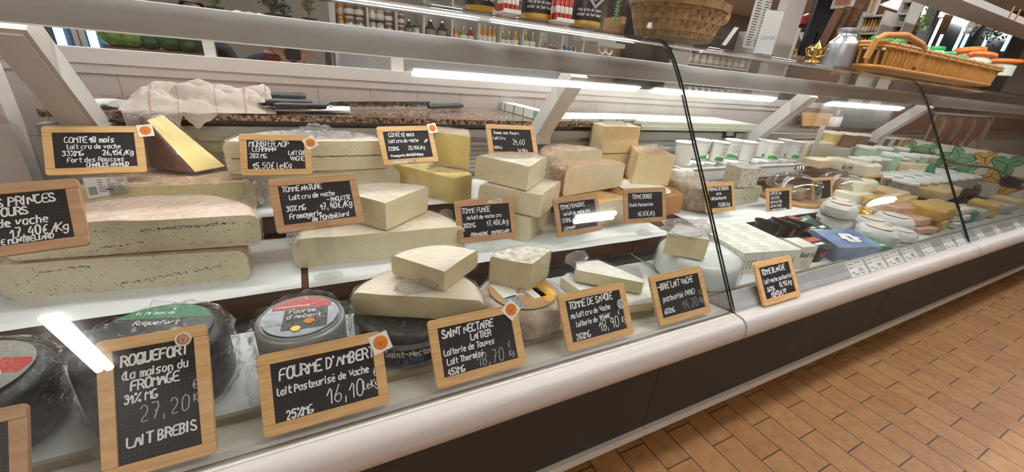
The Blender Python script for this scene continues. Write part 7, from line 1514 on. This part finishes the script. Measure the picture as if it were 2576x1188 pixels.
def gpack(c, rz, tl, label, w_=.16, d=.10, h=.03, m='pkg_green'):
    t = empty('cheese_package', c, rz, label, 'package'); t.rotation_euler = (tl, 0, rz)
    bm = bmesh.new(); box(bm, -w_/2, w_/2, -d/2, d/2, 0, h); bevel(bm, .005); link('box', bm, M[m], t, 40, world=False)
    bm = bmesh.new(); box(bm, -w_*.42, w_*.42, d*.22, d*.42, h, h+.0006); link('green_band', bm, M['pkg_bluegrn'], t, world=False)
    bm = bmesh.new(); box(bm, -w_*.25, w_*.15, d*.26, d*.38, h+.0007, h+.0012); box(bm, -w_*.4, -w_*.1, -d*.4, -d*.2, h, h+.0008); box(bm, w_*.1, w_*.38, -d*.40, -d*.25, h, h+.0008); link('pale_print', bm, M['label_ring'], t, world=False)
    bm = bmesh.new(); box(bm, -w_*.42, -w_*.28, -d*.1, d*.1, h, h+.0008); link('orange_print', bm, M['photo_orange'], t, world=False); return t
gpack((1.90, .83, ZD+.012), .1, .25, 'dark green pack tilted up at the back, behind the tubs'); gpack((1.86, .74, ZD+.004), -.25, .06, 'dark green pack lying flat in the middle of the deck'); gpack((1.955, .645, ZD+.004), -.5, .06, 'green and white pack right of the blue one', .15, .09, .03, 'pkg_bluegrn')
M['wrap_paper'] = mat('wrapping_paper', 'dcdad6', .6, bump=1, bump_scale=30, var='cfccc7', var_scale=15); M['round_label'] = mat('round_label', 'd9c3ad', .5, var='ece6dc', var_scale=40)
def camembert(c, r, h, label, sd, ry=0):
    t = empty('wrapped_cheese', c, 0, label, 'cheese', 'soft cheeses wrapped in white paper'); bm = bmesh.new()
    prof = [(0, 0), (r*.6, 0), (r*.92, h*.05), (r, h*.3), (r*.98, h*.75), (r*.86, h*.96), (r*.6, h), (r*.3, h), (0, h)]; lathe(bm, prof, seg=48); bmesh.ops.subdivide_edges(bm, edges=[e for e in bm.edges if e.calc_length() > .015], cuts=1)
    for v in bm.verts:
        q = v.co*32+Vector((sd, sd*2, 0)); a = math.atan2(v.co.y, v.co.x)
        if v.co.z < h*.94: v.co += Vector((math.cos(a), math.sin(a), 0))*(.007*noise.noise(q)+.003*abs(math.sin(a*7+sd)))
        if v.co.z > h*.2: v.co.z += .0035*noise.noise(q*.8)
    link('paper_wrap', bm, M['wrap_paper'], t, 30, world=False)
    bm = bmesh.new(); disc(bm, (0, 0, h+.003), r*.62, .0008, 36); link('label', bm, M['round_label'], t, world=False); t.rotation_euler = (0, ry, sd); return t
for i, (p, r_, h, lb) in enumerate((((2.10, .83, ZD+.002), .068, .058, 'wrapped round cheese at the bottom of the left pile of two'), ((2.085, .82, ZD+.064), .066, .058, 'wrapped round cheese on top of the left pile of two'), ((2.215, .86, ZD+.002), .064, .056, 'wrapped round cheese behind the left pile, bottom'), ((2.20, .87, ZD+.062), .060, .050, 'wrapped round cheese behind the left pile, upper'), ((2.245, .745, ZD+.002), .068, .060, 'wrapped round cheese right of the left pile, low label showing'), ((2.10, .665, ZD+.002), .074, .066, 'big wrapped round cheese nearest the front rail, pink label'), ((2.385, .72, ZD+.002), .075, .072, 'wrapped round cheese at the right, under the bright lamp glints'), ((2.26, .64, ZD+.002), .06, .045, 'wrapped round cheese low at the front, right of the big one'))): camembert(p, r_, h, lb, i*1.3)
gf = empty('foil_parcel', (2.36, .845, ZD+.002), .4, 'crumpled gold foil parcel behind the wrapped round cheeses', 'parcel')
bm = bmesh.new(); bmesh.ops.create_icosphere(bm, subdivisions=4, radius=.05)
for v in bm.verts: v.co.z *= .7; v.co *= 1+.25*noise.noise(v.co*40)+.1*abs(noise.noise(v.co*110)); v.co.z += .036
link('foil', bm, M['gold'], gf, 25, world=False); bm = bmesh.new(); disc(bm, (.0, -.03, .062), .014, .0008); link('label', bm, M['white_ink'], gf, world=False)
for i, (X, Y, w2, d, h, m, lb, z) in enumerate(((2.53, .70, .16, .14, .03, 'pkg_rose', 'rosy sliced-meat pack, lowest at the unit joint', ZD+.001), (2.55, .72, .15, .13, .03, 'pkg_rose', 'rosy sliced-meat pack on top of the lowest one', ZD+.035), (2.70, .70, .15, .14, .05, 'box_yellow', 'yellow tub-shaped pack right of the rosy packs', ZD+.001), (2.71, .71, .15, .14, .05, 'box_yellow', 'yellow tub-shaped pack stacked above the first', ZD+.055), (2.55, .83, .20, .10, .06, 'box_tan', 'tan box at the back of the deck behind the rosy packs', ZD+.001), (2.88, .70, .15, .15, .03, 'pot_cream', 'white square box, lowest of the white pile', ZD+.001), (2.88, .70, .15, .15, .03, 'pot_cream', 'white square box, middle of the white pile', ZD+.035), (2.88, .70, .15, .15, .03, 'pot_cream', 'white square box, top of the white pile', ZD+.069), (2.80, .85, .3, .06, .09, 'box_tan', 'long tan pack leaning at the back of the deck', ZD+.001), (3.08, .70, .12, .12, .06, 'pkg_bluegrn', 'teal pack right of the white pile', ZD+.001), (3.25, .70, .14, .12, .05, 'pot_speck', 'grey pack beyond the teal one', ZD+.001), (3.45, .70, .16, .12, .07, 'box_yellow', 'yellowish pack on the far deck', ZD+.001), (3.66, .70, .16, .12, .05, 'pot_speck', 'grey pack before the far end of the deck', ZD+.001), (3.90, .71, .16, .12, .06, 'box_tan', 'tan pack at the far end of the deck', ZD+.001))):
    bm = bmesh.new(); box(bm, -w2/2, w2/2, -d/2, d/2, 0, h); bmesh.ops.subdivide_edges(bm, edges=bm.edges[:], cuts=2, use_grid_fill=True)
    for v in bm.verts: v.co += Vector((noise.noise(v.co*20+Vector((i, 0, 0))), noise.noise(v.co*20+Vector((0, i, 0))), 0))*.006
    bevel(bm, .005, 2, 50); o = link('cheese_package', bm, M[m], None, 50); o.location = (X, Y, z); o.rotation_euler = (0, 0, .12*((i % 3)-1)); tag(o, lb, 'package')
# price labels on the grey lip
for i, (px, py, wpx) in enumerate(((2155, 671, 46), (2203, 658, 46), (2253, 648, 44), (2292, 636, 40), (2340, 624, 36), (2384, 607, 34), (2424, 602, 30), (2468, 586, 26), (2512, 575, 24), (2560, 560, 22))):
    p = atz(px, py+4, .676); w2 = min(.17, pxm(p)*wpx*1.75); t = empty('price_label', (p.x, .5135, .6755), 0, ['first', 'second', 'third', 'fourth', 'fifth', 'sixth', 'seventh', 'eighth', 'ninth', 'farthest'][i]+' white printed price label on the grey lip, counting from the joint', 'price label', 'printed price labels on the grey lip'); t.rotation_euler = (R(43), 0, 0)
    bm = bmesh.new(); box(bm, -w2/2, w2/2, -.0235, .0235, -.0004, .0004); link('ticket', bm, M['poster'], t, world=False)
    bm = bmesh.new(); pr_ = ['1,90 €', '1,80 €', '21,80 €', '1,80 €', '—', '—', '—', '—', '—', '—'][i]; write(bm, pr_, w2*.05, -.012, .011, .0018, 0, None, jit=0, slant=0, z=.0007)
    for k, (x, y, l) in enumerate(((-.42, .016, .3), (.0, .018, .4), (-.42, .005, .2), (-.42, -.012, .22), (-.3, -.0195, .3), (.1, -.0195, .25))): box(bm, x*w2, (x+l)*w2, y, y+.0022, .0005, .0007)
    link('print', bm, M['ink'], t, world=False)
# painted vine panel across the end of the case
vp = empty('vine_panel', (4.12, 1.05, Z1), 0, 'cream panel painted with vine leaves and grapes across the end of the case', 'painted panel')
XV = 4.12
M['vine_ground'] = mat('vine_cream', 'd8d2c2', .35); M['v_green'] = mat('vine_green', '4f8f63', .4, var='7fb58a', var_scale=20); M['v_ochre'] = mat('vine_ochre', 'c08a3c', .4, var='d9b060', var_scale=20); M['v_brown'] = mat('vine_brown', '6d4a34', .5); M['v_grape'] = mat('vine_grape', '3d2f4a', .4); M['v_line'] = mat('vine_outline', '2c332b', .5)
bm = bmesh.new(); box(bm, XV, XV+.02, .70, 1.485, ZD, .945); link('panel', bm, M['vine_ground'], vp)
def leaf(y, z, s, ang, m, lv):
    pts = []
    for k in range(40):
        a = 2*math.pi*k/40; r_ = s*(.72+.28*math.cos(3*a)*(1 if math.cos(a) > -.9 else .5)+.06*math.cos(9*a)); pts.append((r_*math.cos(a+ang), r_*math.sin(a+ang)))
    for sc, dx, mm, nm in ((1.10, .0008, 'v_line', 'leaf_outline'), (1.0, .0016, m, 'leaf')):
        bm = bmesh.new(); c = bm.verts.new((XV-dx, y, z)); vs = [bm.verts.new((XV-dx, y+p[0]*sc, z+p[1]*sc)) for p in pts]
        for k in range(40): bm.faces.new((c, vs[k], vs[(k+1) % 40]))
        if nm == 'leaf': lo = link(nm, bm, M[m], par)
        else: par = link(nm, bm, M[mm], vp)
    bm = bmesh.new()
    for q in range(3): a = ang+q*2*math.pi/3; tube(bm, [(XV-.002, y, z), (XV-.002, y+s*.8*math.cos(a), z+s*.8*math.sin(a))], .0016, 4)
    link('vein', bm, M['v_line'], lo)
for y, z, s, a, m in ((1.42, .90, .05, .4, 'v_ochre'), (1.34, .885, .06, 1.2, 'v_green'), (1.24, .90, .055, 2.2, 'v_green'), (1.18, .84, .07, .3, 'v_green'), (1.07, .875, .075, 1.0, 'v_green'), (1.00, .80, .06, 2.0, 'v_green'), (.95, .90, .055, .2, 'v_ochre'), (.88, .79, .06, 1.5, 'v_ochre'), (.84, .88, .08, 2.4, 'v_green'), (.78, .74, .06, .8, 'v_ochre'), (1.30, .81, .055, 1.9, 'v_green'), (1.10, .75, .06, .5, 'v_green'), (.95, .71, .05, 1.1, 'v_green')): leaf(y, z, s, a, m, 0)
bm = bmesh.new(); tube(bm, [(XV-.001, 1.45, .87), (XV-.001, 1.25, .865), (XV-.001, 1.05, .83), (XV-.001, .9, .845), (XV-.001, .74, .80)], .006, 6); link('vine_stem', bm, M['v_brown'], vp)
for k in range(12): bm = bmesh.new(); disc(bm, (0, 0, 0), .016, .001, 16); bmesh.ops.transform(bm, matrix=Matrix.Translation((XV-.003, .735+.024*(k % 4)+.012*((k//4) % 2), .80-.022*(k//4)-.0)) @ Matrix.Rotation(-math.pi/2, 4, 'Y'), verts=bm.verts); link('grape', bm, M['v_grape'], vp)
# meats behind the panel
M['meat_red'] = mat('cured_meat', '7a3a30', .4, var='a0604a', var_scale=20, coat=.5); M['meat_brown'] = mat('brown_sausage', '6b4a34', .45, var='8f6a4a', var_scale=25, coat=.4); M['net_white'] = mat('white_bloom', 'b9a892', .7, var='8a6f58', var_scale=40)
mbp = bbox('meat_backboard', 4.25, 9.5, 1.70, 1.74, .976, 1.135, mat('backboard_brown', '4a2c26', .6, var='7a4a3c', var_scale=9), None, .003); tag(mbp, 'brown red backboard behind the hanging sausages', 'backboard')
rl = empty('meat_rack', (5.2, 1.40, .56), 0, 'steel rail rack above the cured meats, beyond the painted panel', 'rack')
bm = bmesh.new(); tube(bm, [(4.3, 1.36, 1.14), (5.56, 1.36, 1.14)], .008, 8); link('rail', bm, M['steel'], rl, True)
for x in (4.32, 5.54): bm = bmesh.new(); tube(bm, [(x, 1.36, Z2), (x, 1.36, 1.14)], .008, 8); link('post', bm, M['steel'], rl, True)
def sausage(c, l, r, m, label, grp, hang=True):
    bm = bmesh.new(); n = 9; P = []
    for k in range(n): t_ = k/(n-1); P.append(Vector((c[0]+.012*math.sin(t_*3), c[1], c[2]-l*t_)) if hang else Vector((c[0]+l*(t_-.5), c[1]+.02*math.sin(t_*3), c[2]+r)))
    tube(bm, P, [r*max(.15, math.sin(math.pi*min(.97, max(.04, k/(n-1))))**.45) for k in range(n)], 10)
    if hang: tube(bm, [(c[0], c[1], 1.14), P[0]], .0015, 5)
    o = link('cured_sausage', bm, M[m], None, True); return tag(o, label, 'sausage', grp)
for k in range(11): sausage((4.38+k*.105, 1.36, 1.125), .16+.04*(k % 3), .026, ('meat_brown', 'net_white', 'meat_red')[k % 3], ('brown', 'white-bloomed', 'red')[k % 3]+' cured sausage hanging from the meat rail beyond the painted panel', 'cured sausages hanging on the meat rail')
for k in range(10):
    bm = bmesh.new(); x = 4.3+(k % 5)*.25; y = .95+.2*(k//5); z = Z1 if k < 5 else Z2; y = .98 if k < 5 else 1.26
    bmesh.ops.create_icosphere(bm, subdivisions=3, radius=.09)
    for v in bm.verts: v.co.x *= 1.25; v.co.z *= .75; v.co *= 1+.2*noise.noise(v.co*14+Vector((k, 0, 0))); v.co.z = max(v.co.z, -.055)
    o = link('cured_ham', bm, M[('meat_red', 'meat_brown')[k % 2]], None, True); o.location = (x, y, z+.057); tag(o, ('red' if k % 2 == 0 else 'brown')+' piece of cured meat on the %s step beyond the painted panel' % ('lower' if k < 5 else 'upper'), 'meat', 'cured meats beyond the painted panel')
# scale and till parts on the far worktop
M['device_grey'] = mat('device_grey', '77736f', .4); M['device_dark'] = mat('device_dark', '39383a', .4); M['screen'] = mat('scale_screen', 'cfd2cc', .3)
sc_ = aty(2190, 290, 1.66); s0 = empty('shop_scale', (sc_.x, 1.66, .976), 0, 'grey shop scale with a keypad on the worktop behind the far unit', 'scale')
bm = bmesh.new(); box(bm, -.32, .32, -.12, .12, 0, .06); bevel(bm, .012, 3); link('scale_base', bm, M['device_dark'], s0, 40, world=False)
bm = bmesh.new(); box(bm, -.05, .05, -.03, .03, .05, .15); bevel(bm, .006); link('pillar', bm, M['device_grey'], s0, 40, world=False)
bm = bmesh.new(); box(bm, -.36, .36, -.13, .13, .15, .175); bevel(bm, .008); link('weighing_plate', bm, M['steel'], s0, 40, world=False)
bm = bmesh.new(); box(bm, .10, .24, -.128, -.12, .02, .052); dsp = link('display', bm, M['screen'], s0, world=False)
bm = bmesh.new()
for k in range(2): box(bm, .125+k*.05, .15+k*.05, -.1295, -.128, .027, .045)
link('digits', bm, M['ink'], dsp, world=False)
wbp = aty(2112, 280, 1.58); wb = empty('water_bottle', (wbp.x, 1.58, .976), 0, 'small clear bottle with white label left of the scale', 'bottle')
bm = bmesh.new(); lathe(bm, [(0, 0), (.034, 0), (.034, .10), (.014, .13), (.014, .145), (0, .145)], seg=24); link('bottle_body', bm, M['dome_glass'], wb, 40, world=False); bm = bmesh.new(); lathe(bm, [(0, .145), (.016, .145), (.016, .165), (0, .165)], seg=20); link('cap', bm, M['device_dark'], wb, 40, world=False); bm = bmesh.new(); lathe(bm, [(.0345, .02), (.0352, .021), (.0352, .085), (.0345, .086)], seg=24); link('label', bm, M['card'], wb, 40, world=False)
for k, (px, py, lb) in enumerate(((2050, 300, 'brown tray leaning at the back, left of the water bottle'), (2075, 290, 'darker brown tray behind the first one'))):
    p = aty(px, py, 1.70); bm = bmesh.new(); Q = Matrix.Translation((p.x, 1.66+.05*k, .977)) @ Matrix.Rotation(R(-20), 4, 'X'); box(bm, -.2, .2, -.006, .006, .003, .10+.03*k, Q); bevel(bm, .003); o = link('tray', bm, M['crate' if k else 'board_wood']); tag(o, lb, 'tray')
